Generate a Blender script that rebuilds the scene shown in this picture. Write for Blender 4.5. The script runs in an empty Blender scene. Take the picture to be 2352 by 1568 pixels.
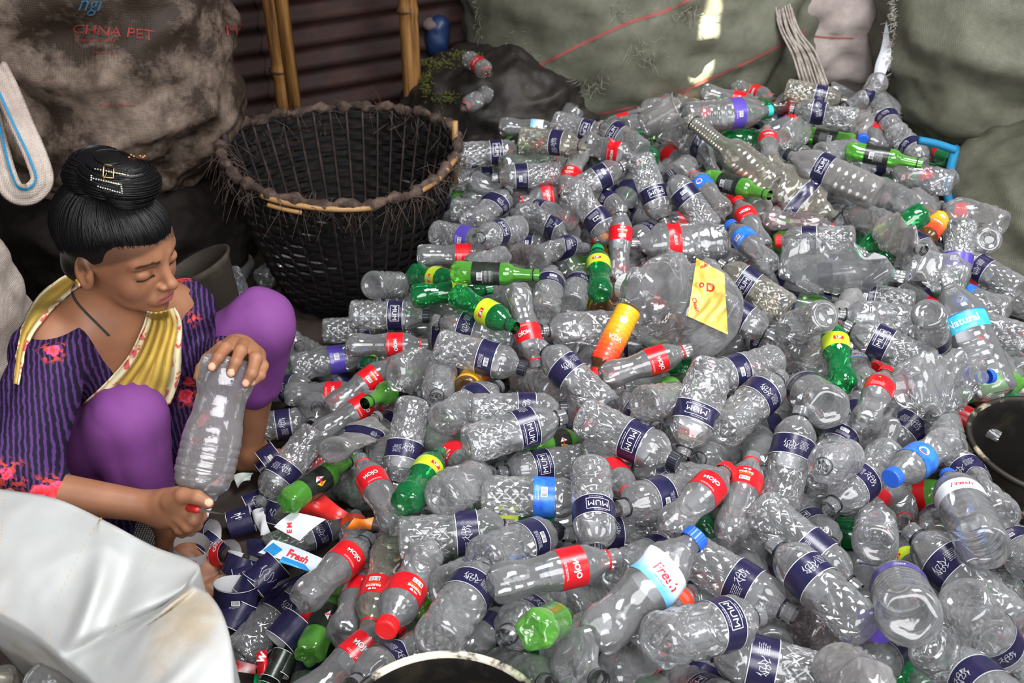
import bpy, bmesh, math, random
import numpy as np
from mathutils import Vector, Matrix, Euler
from mathutils.bvhtree import BVHTree
from mathutils import noise as mn

# ------------------------------------------------------------------ camera, light, exposure
sc = bpy.context.scene
COL = sc.collection
CAM = np.array([0.0, 0.0, 1.5])
PITCH = math.radians(35)
FWD = np.array([0, math.cos(PITCH), -math.sin(PITCH)])
UPV = np.array([0, math.sin(PITCH), math.cos(PITCH)])
cam_data = bpy.data.cameras.new('camera')
cam_data.sensor_width = 36
cam_data.lens = 35
cam_data.clip_start = 0.05
cam_data.dof.use_dof = True
cam_data.dof.focus_distance = 1.8
cam_data.dof.aperture_fstop = 6.3
cam = bpy.data.objects.new('camera', cam_data)
cam.location = CAM
cam.rotation_euler = (math.radians(90) - PITCH, 0, 0)
COL.objects.link(cam)
sc.camera = cam

world = bpy.data.worlds.new('world')
sc.world = world
world.use_nodes = True
world.node_tree.nodes['Background'].inputs[0].default_value = (0.80, 0.87, 1.0, 1)
world.node_tree.nodes['Background'].inputs[1].default_value = 0.11

def area(name, loc, target, sx, sy, power, color=(1, 1, 1), spread=180):
    l = bpy.data.lights.new(name, 'AREA')
    l.shape = 'RECTANGLE'; l.size = sx; l.size_y = sy
    l.energy = power; l.color = color; l.spread = math.radians(spread)
    o = bpy.data.objects.new(name, l)
    o.location = loc
    o.rotation_euler = (Vector(target) - Vector(loc)).to_track_quat('-Z', 'Y').to_euler()
    COL.objects.link(o)
    return o
area('roof_opening_light', (0.9, 1.5, 3.2), (0.75, 2.0, 0.3), 1.4, 1.1, 125, (0.98, 0.98, 1.0))
area('yard_daylight', (0.5, -1.4, 2.7), (0.2, 2.0, 0.4), 3.6, 1.9, 165, (0.98, 0.98, 1.0))
area('side_opening_light', (2.9, 1.0, 2.2), (0.6, 2.0, 0.2), 0.9, 1.2, 24, (0.95, 0.98, 1.0))
spot = bpy.data.lights.new('sun_gap', 'SPOT')
spot.energy = 4500; spot.color = (1.0, 0.93, 0.72); spot.spot_size = math.radians(2.6); spot.spot_blend = 0.25; spot.shadow_soft_size = 0.01
spot_o = bpy.data.objects.new('sun_gap', spot)
COL.objects.link(spot_o)

sc.view_settings.view_transform = 'Standard'
sc.view_settings.look = 'None'
sc.view_settings.exposure = 0.14
sc.view_settings.gamma = 1.0
sc.view_settings.use_curve_mapping = False
sc.cycles.max_bounces = 8
sc.cycles.diffuse_bounces = 3
sc.cycles.glossy_bounces = 3
sc.cycles.transmission_bounces = 4
sc.cycles.transparent_max_bounces = 20
sc.cycles.caustics_reflective = False
sc.cycles.caustics_refractive = False
sc.cycles.sample_clamp_indirect = 4

# ------------------------------------------------------------------ small helpers
def at(u, v, d):
    """A world point seen at (u, v) of the 2352x1568 survey frame at depth d from the viewpoint."""
    return CAM + d * (FWD + np.array([(u - 1176) / 2287.0, 0, 0]) - (v - 784) / 2287.0 * UPV)

def tag(o, label=None, cat=None, group=None, kind=None):
    if label: o['label'] = label
    if cat: o['category'] = cat
    if group: o['group'] = group
    if kind: o['kind'] = kind
    return o

def link(name, me, mats=(), parent=None, loc=None):
    o = bpy.data.objects.new(name, me)
    COL.objects.link(o)
    if me is not None:
        for m in mats:
            if m.name not in [x.name for x in me.materials if x]: me.materials.append(m)
    if parent: o.parent = parent
    if loc is not None: o.location = loc
    return o

def empty(name, loc=(0, 0, 0)):
    o = bpy.data.objects.new(name, None)
    o.empty_display_size = 0.05
    o.location = loc
    COL.objects.link(o)
    return o

def mesh(verts, faces, smooth=True, mats=None):
    me = bpy.data.meshes.new('m')
    me.from_pydata([tuple(map(float, v)) for v in verts], [], [tuple(int(i) for i in f) for f in faces])
    if mats is not None: me.polygons.foreach_set('material_index', mats)
    if smooth: me.polygons.foreach_set('use_smooth', [True] * len(me.polygons))
    me.update()
    return me

class MB:
    """collects shapes into one mesh"""
    def __init__(s): s.v = []; s.f = []; s.m = []
    def add(s, v, f, m=0):
        n = len(s.v); s.v += [tuple(p) for p in v]; s.f += [tuple(i + n for i in q) for q in f]; s.m += [m] * len(f); return s
    def build(s, name, mats, parent=None, smooth=True):
        o = link(name, mesh(s.v, s.f, smooth, s.m), mats if isinstance(mats, (list, tuple)) else [mats], parent)
        return o

def tube(pts, radii, n=8, caps=True):
    pts = [Vector(p) for p in pts]
    if not hasattr(radii, '__len__'): radii = [radii] * len(pts)
    V = []; Fc = []
    up = Vector((0, 0, 1)); prev = None
    for i, p in enumerate(pts):
        t = (pts[min(i + 1, len(pts) - 1)] - pts[max(i - 1, 0)])
        if t.length < 1e-9: t = Vector((0, 0, 1))
        t.normalize()
        if prev is None:
            a = t.cross(up)
            if a.length < 1e-3: a = t.cross(Vector((1, 0, 0)))
        else:
            a = prev - t * prev.dot(t)
            if a.length < 1e-6: a = t.orthogonal()
        a.normalize(); prev = a; b = t.cross(a)
        for k in range(n):
            q = 2 * math.pi * k / n
            V.append(p + (a * math.cos(q) + b * math.sin(q)) * radii[i])
    for i in range(len(pts) - 1):
        for k in range(n):
            k2 = (k + 1) % n
            Fc.append((i * n + k, i * n + k2, (i + 1) * n + k2, (i + 1) * n + k))
    if caps:
        Fc.append(tuple(range(n))[::-1]); Fc.append(tuple((len(pts) - 1) * n + k for k in range(n)))
    return V, Fc

def box(c, s, R=None):
    c = Vector(c); V = []
    for x in (-.5, .5):
        for y in (-.5, .5):
            for z in (-.5, .5):
                p = Vector((x * s[0], y * s[1], z * s[2]))
                V.append(c + (R @ p if R is not None else p))
    return V, [(0, 1, 3, 2), (4, 6, 7, 5), (0, 4, 5, 1), (2, 3, 7, 6), (0, 2, 6, 4), (1, 5, 7, 3)]

def spline(P, n):
    """Catmull-Rom through P -> n points"""
    P = [np.array(p, float) for p in P]
    Q = [2 * P[0] - P[1]] + P + [2 * P[-1] - P[-2]]
    out = []
    for k in range(n):
        t = k / (n - 1) * (len(P) - 1); i = min(int(t), len(P) - 2); u = t - i
        a, b, c, d = Q[i:i + 4]
        out.append(.5 * ((2 * b) + (-a + c) * u + (2 * a - 5 * b + 4 * c - d) * u * u + (-a + 3 * b - 3 * c + d) * u ** 3))
    return out

def vnoise(p, s=1.0, seed=0):
    """smooth value noise, p (N,3) -> -1..1"""
    p = np.asarray(p, float) * s + seed * 17.13
    i = np.floor(p).astype(np.int64); f = p - i; f = f * f * (3 - 2 * f)
    def h(ix, iy, iz):
        n = (ix * 374761393 + iy * 668265263 + iz * 2147483647 + seed * 974711) & 0x7fffffff
        n = ((n ^ (n >> 13)) * 1274126177) & 0x7fffffff
        return ((n ^ (n >> 16)) & 0xffff) / 32767.5 - 1
    r = 0
    for dx in (0, 1):
        for dy in (0, 1):
            for dz in (0, 1):
                w = (f[:, 0] if dx else 1 - f[:, 0]) * (f[:, 1] if dy else 1 - f[:, 1]) * (f[:, 2] if dz else 1 - f[:, 2])
                r = r + w * h(i[:, 0] + dx, i[:, 1] + dy, i[:, 2] + dz)
    return r

def fbm(p, s=1.0, o=3, seed=0):
    r = 0; a = 1
    for k in range(o):
        r = r + a * vnoise(p, s * 2 ** k, seed + k); a *= .5
    return r

# ------------------------------------------------------------------ materials
def new_mat(name):
    m = bpy.data.materials.new(name); m.use_nodes = True
    nt = m.node_tree; nt.nodes.clear()
    out = nt.nodes.new('ShaderNodeOutputMaterial')
    return m, nt, out

class NT:
    def __init__(s, nt): s.nt = nt
    def n(s, t, **kw):
        x = s.nt.nodes.new(t)
        for k, v in kw.items():
            if k.startswith('i_'):
                key = k[2:].replace('_', ' ')
                s.set(x, key, v)
            else: setattr(x, k, v)
        return x
    def set(s, x, key, v):
        inp = x.inputs[int(key)] if key.isdigit() else x.inputs[key]
        if isinstance(v, bpy.types.NodeSocket): s.nt.links.new(v, inp)
        else: inp.default_value = v
    def l(s, a, b): s.nt.links.new(a, b)
    def coord(s, scale=(1, 1, 1), kind='Object'):
        t = s.n('ShaderNodeTexCoord'); m = s.n('ShaderNodeMapping'); m.inputs['Scale'].default_value = scale
        s.l(t.outputs[kind], m.inputs['Vector']); return m.outputs['Vector']
    def noise(s, vec, scale, detail=4, rough=.5, dist=0):
        x = s.n('ShaderNodeTexNoise'); s.l(vec, x.inputs['Vector']); x.inputs['Scale'].default_value = scale
        x.inputs['Detail'].default_value = detail; x.inputs['Roughness'].default_value = rough; x.inputs['Distortion'].default_value = dist
        return x.outputs['Fac']
    def ramp(s, fac, stops):
        x = s.n('ShaderNodeValToRGB'); s.l(fac, x.inputs['Fac'])
        e = x.color_ramp.elements
        while len(e) < len(stops): e.new(.5)
        for a, (p, c) in zip(e, stops):
            a.position = p; a.color = (*c, 1) if len(c) == 3 else c
        return x.outputs['Color']
    def mix(s, fac, a, b, mode='MIX'):
        x = s.n('ShaderNodeMix', data_type='RGBA', blend_type=mode)
        for sock, v in ((x.inputs[0], fac), (x.inputs[6], a), (x.inputs[7], b)):
            if isinstance(v, bpy.types.NodeSocket): s.l(v, sock)
            else: sock.default_value = v if not isinstance(v, tuple) or len(v) == 4 else (*v, 1)
        return x.outputs[2]
    def math(s, op, a, b=0.0, c=None, clamp=False):
        x = s.n('ShaderNodeMath', operation=op, use_clamp=clamp)
        for i, v in enumerate((a, b) if c is None else (a, b, c)):
            if isinstance(v, bpy.types.NodeSocket): s.l(v, x.inputs[i])
            else: x.inputs[i].default_value = v
        return x.outputs[0]
    def bump(s, h, strength=.3, dist=.01):
        x = s.n('ShaderNodeBump'); s.l(h, x.inputs['Height']); x.inputs['Strength'].default_value = strength; x.inputs['Distance'].default_value = dist
        return x.outputs['Normal']

def principled(name, color, rough=.6, spec=.5, bump=None, metal=0, noise_col=None, extra=None):
    """color: rgb tuple; noise_col: (rgb2, scale, lo, hi); bump: (scale, strength, dist)"""
    m, nt, out = new_mat(name); k = NT(nt)
    b = k.n('ShaderNodeBsdfPrincipled')
    b.inputs['Roughness'].default_value = rough; b.inputs['Specular IOR Level'].default_value = spec; b.inputs['Metallic'].default_value = metal
    b.inputs['Base Color'].default_value = (*color, 1)
    vec = k.coord()
    if noise_col:
        c2, s_, lo, hi = noise_col
        k.l(k.ramp(k.noise(vec, s_, 5, .6), [(lo, color), (hi, c2)]), b.inputs['Base Color'])
    if bump: k.l(k.bump(k.noise(vec, bump[0], 4), bump[1], bump[2]), b.inputs['Normal'])
    if extra: extra(k, b, vec)
    k.l(b.outputs[0], out.inputs[0])
    return m

def plastic(name, tint, tr=.9, milk=.10, milkcol=(.75, .77, .8), rough=.09, bump=.05, bscale=60):
    """thin clear bottle wall: see-through, with a reflecting skin and a little haze"""
    m, nt, out = new_mat(name); k = NT(nt)
    vec = k.coord()
    nrm = k.bump(k.noise(vec, bscale, 2, .5), bump, .0025)
    tp = k.n('ShaderNodeBsdfTransparent'); tp.inputs[0].default_value = (*[t * tr for t in tint], 1)
    df = k.n('ShaderNodeBsdfDiffuse'); df.inputs[0].default_value = (*milkcol, 1); k.l(nrm, df.inputs['Normal'])
    tl = k.n('ShaderNodeBsdfTranslucent'); tl.inputs[0].default_value = (*milkcol, 1)
    ad = k.n('ShaderNodeMixShader'); ad.inputs[0].default_value = .5; k.l(df.outputs[0], ad.inputs[1]); k.l(tl.outputs[0], ad.inputs[2])
    lw = k.n('ShaderNodeLayerWeight'); lw.inputs['Blend'].default_value = .25
    mk = k.math('MULTIPLY_ADD', lw.outputs['Facing'], milk * 1.6, milk * .6)
    m1 = k.n('ShaderNodeMixShader'); k.l(mk, m1.inputs[0]); k.l(tp.outputs[0], m1.inputs[1]); k.l(ad.outputs[0], m1.inputs[2])
    gl = k.n('ShaderNodeBsdfGlossy'); gl.inputs['Roughness'].default_value = rough; gl.inputs[0].default_value = (1, 1, 1, 1); k.l(nrm, gl.inputs['Normal'])
    fr = k.n('ShaderNodeFresnel'); fr.inputs['IOR'].default_value = 1.55; k.l(nrm, fr.inputs['Normal'])
    f2 = k.math('MULTIPLY', fr.outputs[0], 1.35, clamp=True)
    m2 = k.n('ShaderNodeMixShader'); k.l(f2, m2.inputs[0]); k.l(m1.outputs[0], m2.inputs[1]); k.l(gl.outputs[0], m2.inputs[2])
    k.l(m2.outputs[0], out.inputs[0])
    return m

PET = {
    'clear': plastic('pet_clear', (.985, .99, 1.0), .95, .26, (.94, .945, .95)),
    'milky': plastic('pet_milky', (.96, .95, .94), .85, .42, (.78, .76, .74), .12),
    'yellow': plastic('pet_yellowed', (1.0, .98, .90), .92, .26, (.88, .84, .72), .1),
    'pink': plastic('pet_pinkish', (1.0, .90, .91), .91, .24, (.84, .73, .73)),
    'green': plastic('pet_green_cast', (.88, .98, .90), .92, .22, (.70, .80, .72)),
    'G': plastic('pet_green', (.22, .85, .40), .90, .34, (.04, .56, .18), .06, .25),
    'M': plastic('pet_lime', (.48, 1.0, .32), .95, .50, (.30, .95, .14), .06, .2),
    'J': plastic('pet_amber', (.95, .62, .30), .85, .30, (.60, .30, .10)),
}
PLASTIC = lambda n, c, r=.35: principled(n, c, r, .5, bump=(300, .08, .001))
CAPM = {'K': PLASTIC('cap_black', (.012, .014, .022)), 'R': PLASTIC('cap_red', (.72, .012, .015)), 'G': PLASTIC('cap_green', (.0, .30, .09)),
        'B': PLASTIC('cap_blue', (.02, .12, .62)), 'W': PLASTIC('cap_white', (.72, .70, .68)), 'T': PLASTIC('cap_teal', (.03, .55, .50))}
RING = {'-': 'K', 'k': 'K', 'r': 'R', 't': 'T', 'B': 'B', 'R': 'R', 'K': 'K', 'G': 'G', 'W': 'W', 'T': 'T'}

def label_mat(name, front, alt=None, axis_grad=None, back=(.62, .62, .63)):
    """printed film: colour outside, plain white inside"""
    m, nt, out = new_mat(name); k = NT(nt)
    vec = k.coord()
    b = k.n('ShaderNodeBsdfPrincipled'); b.inputs['Roughness'].default_value = .28
    col = k.ramp(k.noise(vec, 55, 3), [(.3, front), (.75, alt or tuple(min(1, c * 1.5 + .01) for c in front))])
    if axis_grad:   # list of (z0, rgb) stops along local z in metres
        sx = k.n('ShaderNodeSeparateXYZ'); k.l(vec, sx.inputs[0])
        z0, z1 = axis_grad[0][0], axis_grad[-1][0]
        f = k.n('ShaderNodeMapRange'); k.l(sx.outputs['Z'], f.inputs[0]); f.inputs[1].default_value = z0; f.inputs[2].default_value = z1
        nn = k.math('MULTIPLY_ADD', k.noise(vec, 40, 2), .25, -.12)
        col = k.ramp(k.math('ADD', f.outputs[0], nn), [((z - z0) / (z1 - z0), c) for z, c in axis_grad])
    g = k.n('ShaderNodeNewGeometry')
    c = k.mix(g.outputs['Backfacing'], col, back)
    k.l(c, b.inputs['Base Color'])
    k.l(k.bump(k.noise(vec, 120, 2), .25, .001), b.inputs['Normal'])
    k.l(b.outputs[0], out.inputs[0])
    return m
NAVY = (.010, .013, .046)
LABM = {
    'n': label_mat('label_navy', NAVY, (.026, .018, .062)),
    'r': label_mat('label_red', (.58, .007, .016), (.66, .016, .020)),
    'b': label_mat('label_blue', (.015, .09, .52), (.05, .25, .75)),
    'p': label_mat('label_purple', (.07, .05, .33), None, [(.06, (.02, .22, .55)), (.085, (.08, .05, .34)), (.13, (.10, .06, .38))]),
    'k': label_mat('label_black', (.010, .011, .010), (.03, .04, .03)),
    'y': label_mat('label_lime', (.42, .62, .02), (.62, .72, .04)),
    'f': label_mat('label_white_blue', (.75, .78, .80), None, [(.07, (.02, .20, .62)), (.095, (.15, .50, .80)), (.115, (.78, .80, .83))]),
    'o': label_mat('label_orange', (.80, .16, .01), None, [(.0, (.85, .45, .02)), (.06, (.85, .38, .02)), (.10, (.85, .08, .02)), (.15, (.78, .03, .02))]),
    'a': label_mat('label_turquoise', (.02, .42, .60), (.10, .62, .75)),
    'w': label_mat('label_yellow_sheet', (.82, .60, .03), (.90, .72, .10)),
}
INK = {'white': principled('ink_white', (.80, .80, .80), .4), 'red': principled('ink_red', (.70, .02, .03), .4), 'black': principled('ink_black', (.012, .012, .012), .4),
       'yellow': principled('ink_yellow', (.80, .55, .03), .4), 'navy': principled('ink_navy', NAVY, .4), 'blue': principled('ink_blue', (.02, .14, .55), .4)}
INKS = ['white', 'red', 'black', 'yellow', 'navy', 'blue']
INKL = [INK[k] for k in INKS]
# ------------------------------------------------------------------ lettering helpers
_txt = {}
def text_mesh(s, bold=0.0, shear=0.0):
    """triangulated flat glyphs, unit height, centred"""
    key = (s, bold, shear)
    if key in _txt: return _txt[key]
    cu = bpy.data.curves.new('t', 'FONT'); cu.body = s; cu.size = 1; cu.offset = bold; cu.shear = shear; cu.resolution_u = 3; cu.fill_mode = 'FRONT'
    o = bpy.data.objects.new('t', cu); COL.objects.link(o)
    dg = bpy.context.evaluated_depsgraph_get()
    me = bpy.data.meshes.new_from_object(o.evaluated_get(dg))
    V = np.array([v.co[:2] for v in me.vertices]); Fc = [tuple(p.vertices) for p in me.polygons]
    COL.objects.unlink(o); bpy.data.objects.remove(o); bpy.data.curves.remove(cu); bpy.data.meshes.remove(me)
    lo, hi = V.min(0), V.max(0)
    V = (V - (lo + hi) / 2) / (hi[1] - lo[1])
    _txt[key] = (V, Fc); return _txt[key]

class Flat:
    """flat print laid out in (x, y) metres"""
    def __init__(s): s.v = []; s.f = []; s.m = []
    def poly(s, pts, ink):
        n = len(s.v); s.v += [tuple(p) for p in pts]; s.f.append(tuple(range(n, n + len(pts)))); s.m.append(INKS.index(ink))
    def rect(s, x, y, w, h, ink, seg=1):
        for i in range(seg):
            a = x - w / 2 + w * i / seg; b = a + w / seg
            s.poly([(a, y - h / 2), (b, y - h / 2), (b, y + h / 2), (a, y + h / 2)], ink)
    def frame(s, x, y, w, h, t, ink):
        s.rect(x, y + h / 2, w, t, ink, 4); s.rect(x, y - h / 2, w, t, ink, 4); s.rect(x - w / 2, y, t, h, ink); s.rect(x + w / 2, y, t, h, ink)
    def text(s, t, x, y, h, ink, rot=0, bold=0.0, shear=0.0, wid=1.0):
        V, Fc = text_mesh(t, bold, shear); n = len(s.v)
        c, q = math.cos(rot), math.sin(rot)
        for a, b in V:
            a *= h * wid; b *= h
            s.v.append((x + a * c - b * q, y + a * q + b * c))
        s.f += [tuple(i + n for i in f) for f in Fc]; s.m += [INKS.index(ink)] * len(Fc)
    def barcode(s, x, y, w, h, rnd):
        s.rect(x, y, w, h, 'white', 2)
        k = x - w * .42
        while k < x + w * .42:
            t = rnd.choice((.0004, .0006, .0009)); s.rect(k, y + h * .05, t, h * .74, 'black'); k += t + rnd.choice((.0005, .0008))
    def lines(s, x, y, w, n, dy, ink, rnd, vertical=False):
        for i in range(n):
            k = x - w / 2
            while k < x + w / 2:
                l = rnd.uniform(.0015, .005)
                if vertical: s.rect(x + i * dy, y + (k - x) + l / 2, .0005, l, ink)
                else: s.rect(k + l / 2, y - i * dy, l, .0005, ink)
                k += l + .001
    def scrawl(s, x, y, w, h, ink, rnd, n=26, t=.0006):
        px, py = x - w / 2, y
        for i in range(n):
            a = i / n * 2 * math.pi * 3.2
            qx = x - w / 2 + w * i / n + math.sin(a * 1.7) * w * .08; qy = y + math.sin(a) * h / 2 * rnd.uniform(.3, 1)
            dx, dy = qx - px, qy - py; L = math.hypot(dx, dy) + 1e-9; nx, ny = -dy / L * t / 2, dx / L * t / 2
            s.poly([(px - nx, py - ny), (qx - nx, qy - ny), (qx + nx, qy + ny), (px + nx, py + ny)], ink); px, py = qx, qy

# ------------------------------------------------------------------ heap shape (for what lies beneath)
def sm01(t): t = np.clip(t, 0, 1); return t * t * (3 - 2 * t)
def heap(x, y):
    h = .30 * sm01((x + .62) / .62)
    h = h + .10 * sm01((y - 1.9) / .9) * sm01((x + .25) / .5)
    h = h - .05 * sm01((1.5 - y) / .5)
    h = h - .22 * sm01((x - 1.0 - (y - 1.9) * .25) / .45)
    h = h * (1 - sm01((y - 3.05) / .35) * .9)
    h = h * (1 - .55 * sm01((y - 2.15) / .5) * sm01((-.1 - x) / .3))
    return np.maximum(h, 0) + .02 * np.sin(x * 9 + 1) * np.sin(y * 8)

# floor
def floor_extra(k, b, vec):
    n = k.noise(vec, 6, 8, .65)
    k.l(k.ramp(n, [(.3, (.018, .012, .009)), (.55, (.045, .031, .024)), (.8, (.085, .062, .05))]), b.inputs['Base Color'])
    k.l(k.bump(k.noise(vec, 60, 8, .7), .5, .01), b.inputs['Normal'])
M_FLOOR = principled('packed_earth', (.04, .03, .02), .75, .4, extra=floor_extra)
nx, ny = 90, 90
gx = np.linspace(-3.2, 3.6, nx); gy = np.linspace(-1.5, 5.8, ny)
V = [(x, y, 0) for y in gy for x in gx]
Pn = np.array(V, float); Pn[:, 2] = .006 * fbm(Pn, 4, 3, 3)
V = Pn
Fc = [(j * nx + i, j * nx + i + 1, (j + 1) * nx + i + 1, (j + 1) * nx + i) for j in range(ny - 1) for i in range(nx - 1)]
tag(link('floor', mesh(V, Fc), [M_FLOOR]), kind='structure')

# corrugated rusty back wall: sheets side by side, each its own piece
def rust_extra(k, b, vec):
    n = k.noise(vec, 3.5, 8, .7, .5); n2 = k.noise(vec, 14, 6, .7)
    c = k.ramp(n, [(.25, (.012, .006, .005)), (.5, (.034, .013, .010)), (.68, (.06, .025, .020)), (.85, (.07, .065, .062))])
    c = k.mix(k.ramp(n2, [(.45, (0, 0, 0)), (.7, (1, 1, 1))]), c, (.018, .013, .012, 1))
    k.l(c, b.inputs['Base Color']); k.l(k.bump(n2, .4, .01), b.inputs['Normal'])
M_RUST = principled('rusty_tin', (.1, .05, .04), .7, .3, extra=rust_extra)
def wall_y(x): return 3.42 + .5 * (x + .3)
wall = empty('wall_back', (0, 0, 0)); tag(wall, kind='structure')
xs0 = -2.4
for si in range(7):
    w = .82; xa = xs0 + si * .80; xb = xa + w
    V = []; Fc = []; nzz = 150; nxx = 6
    for i in range(nzz + 1):
        z = -.02 + 2.35 * i / nzz
        for j in range(nxx + 1):
            x = xa + (xb - xa) * j / nxx
            V.append((x, wall_y(x) + .018 * math.sin(z / .076 * 2 * math.pi) + (.006 if si % 2 else 0) + .01 * math.sin(x * 3 + z * 2), z + .03 * math.sin(si * 2.1) * 0))
    for i in range(nzz):
        for j in range(nxx): a = i * (nxx + 1) + j; Fc.append((a, a + 1, a + nxx + 2, a + nxx + 1))
    link('corrugated_sheet', mesh(V, Fc), [M_RUST], wall)
# side wall; unseen roof, its left half extended forward to shade the basket
M_DARK = principled('sooty_boards', (.03, .024, .02), .85, .2, bump=(12, .5, .02), noise_col=((.07, .05, .04), 5, .4, .8))
wl = empty('wall_left', (0, 0, 0)); tag(wl, kind='structure')
for i in range(24):
    y = -.6 + i * .14; v, f = box((-2.05 + .004 * (i % 3), y, 1.15), (.03, .13, 2.4)); MB().add(v, f).build('board', M_DARK, wl, False)
roof = empty('roof', (0, 0, 0)); tag(roof, kind='structure')
for i in range(7):
    xa = -2.4 + i * .8; V = []; Fc = []; n = 60
    for j in range(n + 1):
        x = xa + .82 * j / n; zz = 2.32 + .018 * math.sin(x / .076 * 2 * math.pi) + (.004 if i % 2 else 0)
        V += [(x, 1.75 if x < .45 else 2.75, zz - .05), (x, 5.4, zz + .25)]
    for j in range(n): Fc.append((2 * j, 2 * j + 2, 2 * j + 3, 2 * j + 1))
    link('roof_sheet', mesh(V, Fc), [M_RUST], roof)

# bamboo posts
def bamboo_extra(k, b, vec):
    v2 = k.coord((18, 18, 1.2))
    n = k.noise(v2, 3, 6, .6)
    c = k.ramp(n, [(.3, (.05, .022, .009)), (.5, (.24, .11, .03)), (.7, (.40, .21, .07))])
    k.l(c, b.inputs['Base Color']); k.l(k.bump(n, .3, .005), b.inputs['Normal'])
M_BAM = principled('bamboo', (.3, .2, .08), .55, .4, extra=bamboo_extra)
M_NODE = principled('bamboo_node', (.05, .03, .012), .7, .3)
def bamboo(loc, r, nodes, lab):
    root = empty('bamboo_post', loc); tag(root, lab, 'post', 'bamboo posts before the tin wall')
    pts = []; rad = []
    z = 0.0
    while z < 2.3:
        d = min(abs(z - q) for q in nodes); pts.append((.004 * math.sin(z * 3), 0, z)); rad.append(r * (1 + .10 * math.exp(-(d / .012) ** 2) - .05 * math.exp(-((d - .03) / .015) ** 2))); z += .012
    v, f = tube(pts, rad, 20); MB().add(v, f).build('culm', M_BAM, root)
    for q in nodes:
        v, f = tube([(0, 0, q - .004), (0, 0, q), (0, 0, q + .004)], [r * 1.08, r * 1.13, r * 1.08], 20); MB().add(v, f).build('node', M_NODE, root)
    return root
bamboo((-.685, 2.90, 0), .036, [.14, .46, .80, 1.1, 1.45, 1.8], 'thick split bamboo post standing behind the basket and the brown sack')
p2 = bamboo((-.335, 3.20, 0), .031, [.2, .545, .93, 1.25, 1.6, 1.95], 'paler bamboo post standing between the basket and the dark mound')
v, f = tube([(-.655, 2.868, 0), (-.653, 2.866, 1.2), (-.66, 2.87, 2.3)], .02, 10); MB().add(v, f).build('split_strip', M_BAM, None)
o = bpy.data.objects['split_strip']; o.parent = bpy.data.objects['bamboo_post']; o.matrix_parent_inverse = Matrix.Translation((.685, -2.90, 0))

# ------------------------------------------------------------------ sack cloth
def sack_mat(name, base, dirt, clean=None, dirt_lo=.45, dirt_hi=.75, scale=5, weave=900, rough=.6, dirtmax=1.0):
    m, nt, out = new_mat(name); k = NT(nt); vec = k.coord()
    n = k.noise(vec, scale, 8, .65, .3); n2 = k.noise(vec, scale * 5, 6, .7)
    f = k.math('MULTIPLY_ADD', n2, .35, k.math('MULTIPLY', n, .75))
    stops = [(.30, clean or tuple(min(1, c * 1.15) for c in base)), (dirt_lo, base), (dirt_hi, dirt)]
    c = k.ramp(f, stops)
    b = k.n('ShaderNodeBsdfPrincipled'); b.inputs['Roughness'].default_value = rough; b.inputs['Specular IOR Level'].default_value = .35
    w1 = k.n('ShaderNodeTexWave', bands_direction='Z'); w1.inputs['Scale'].default_value = weave / 10; w1.inputs['Distortion'].default_value = .6; k.l(vec, w1.inputs['Vector'])
    w2 = k.n('ShaderNodeTexWave', bands_direction='X'); w2.inputs['Scale'].default_value = weave / 10; w2.inputs['Distortion'].default_value = .6; k.l(vec, w2.inputs['Vector'])
    h = k.math('MULTIPLY', w1.outputs['Fac'], w2.outputs['Fac'])
    c = k.mix(k.math('MULTIPLY', h, .12), c, tuple(x * .6 for x in base) + (1,))
    k.l(c, b.inputs['Base Color'])
    hh = k.math('MULTIPLY_ADD', n2, 2.0, h)
    k.l(k.bump(hh, .35, .002), b.inputs['Normal'])
    k.l(b.outputs[0], out.inputs[0])
    return m
M_GREEN = sack_mat('sack_grey_green', (.160, .163, .118), (.072, .074, .052), (.215, .215, .163))
M_PINK = sack_mat('sack_pinkish', (.50, .43, .40), (.26, .21, .19), (.58, .52, .48))
M_BROWN = sack_mat('sack_grimy_brown', (.27, .20, .155), (.030, .018, .011), (.44, .35, .29), .42, .60, 5)
M_TAN = sack_mat('sack_tan', (.42, .36, .31), (.16, .11, .09), (.55, .49, .44), .5, .75)
M_GREEN2 = sack_mat('sack_olive', (.10, .10, .07), (.04, .04, .028), (.14, .14, .10))
M_RSTR = principled('stripe_red', (.30, .085, .075), .7, .2)
M_FIB = principled('loose_fibres', (.27, .26, .20), .7, .2)
M_PALEF = principled('pale_fibres', (.62, .58, .52), .7, .2)

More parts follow.
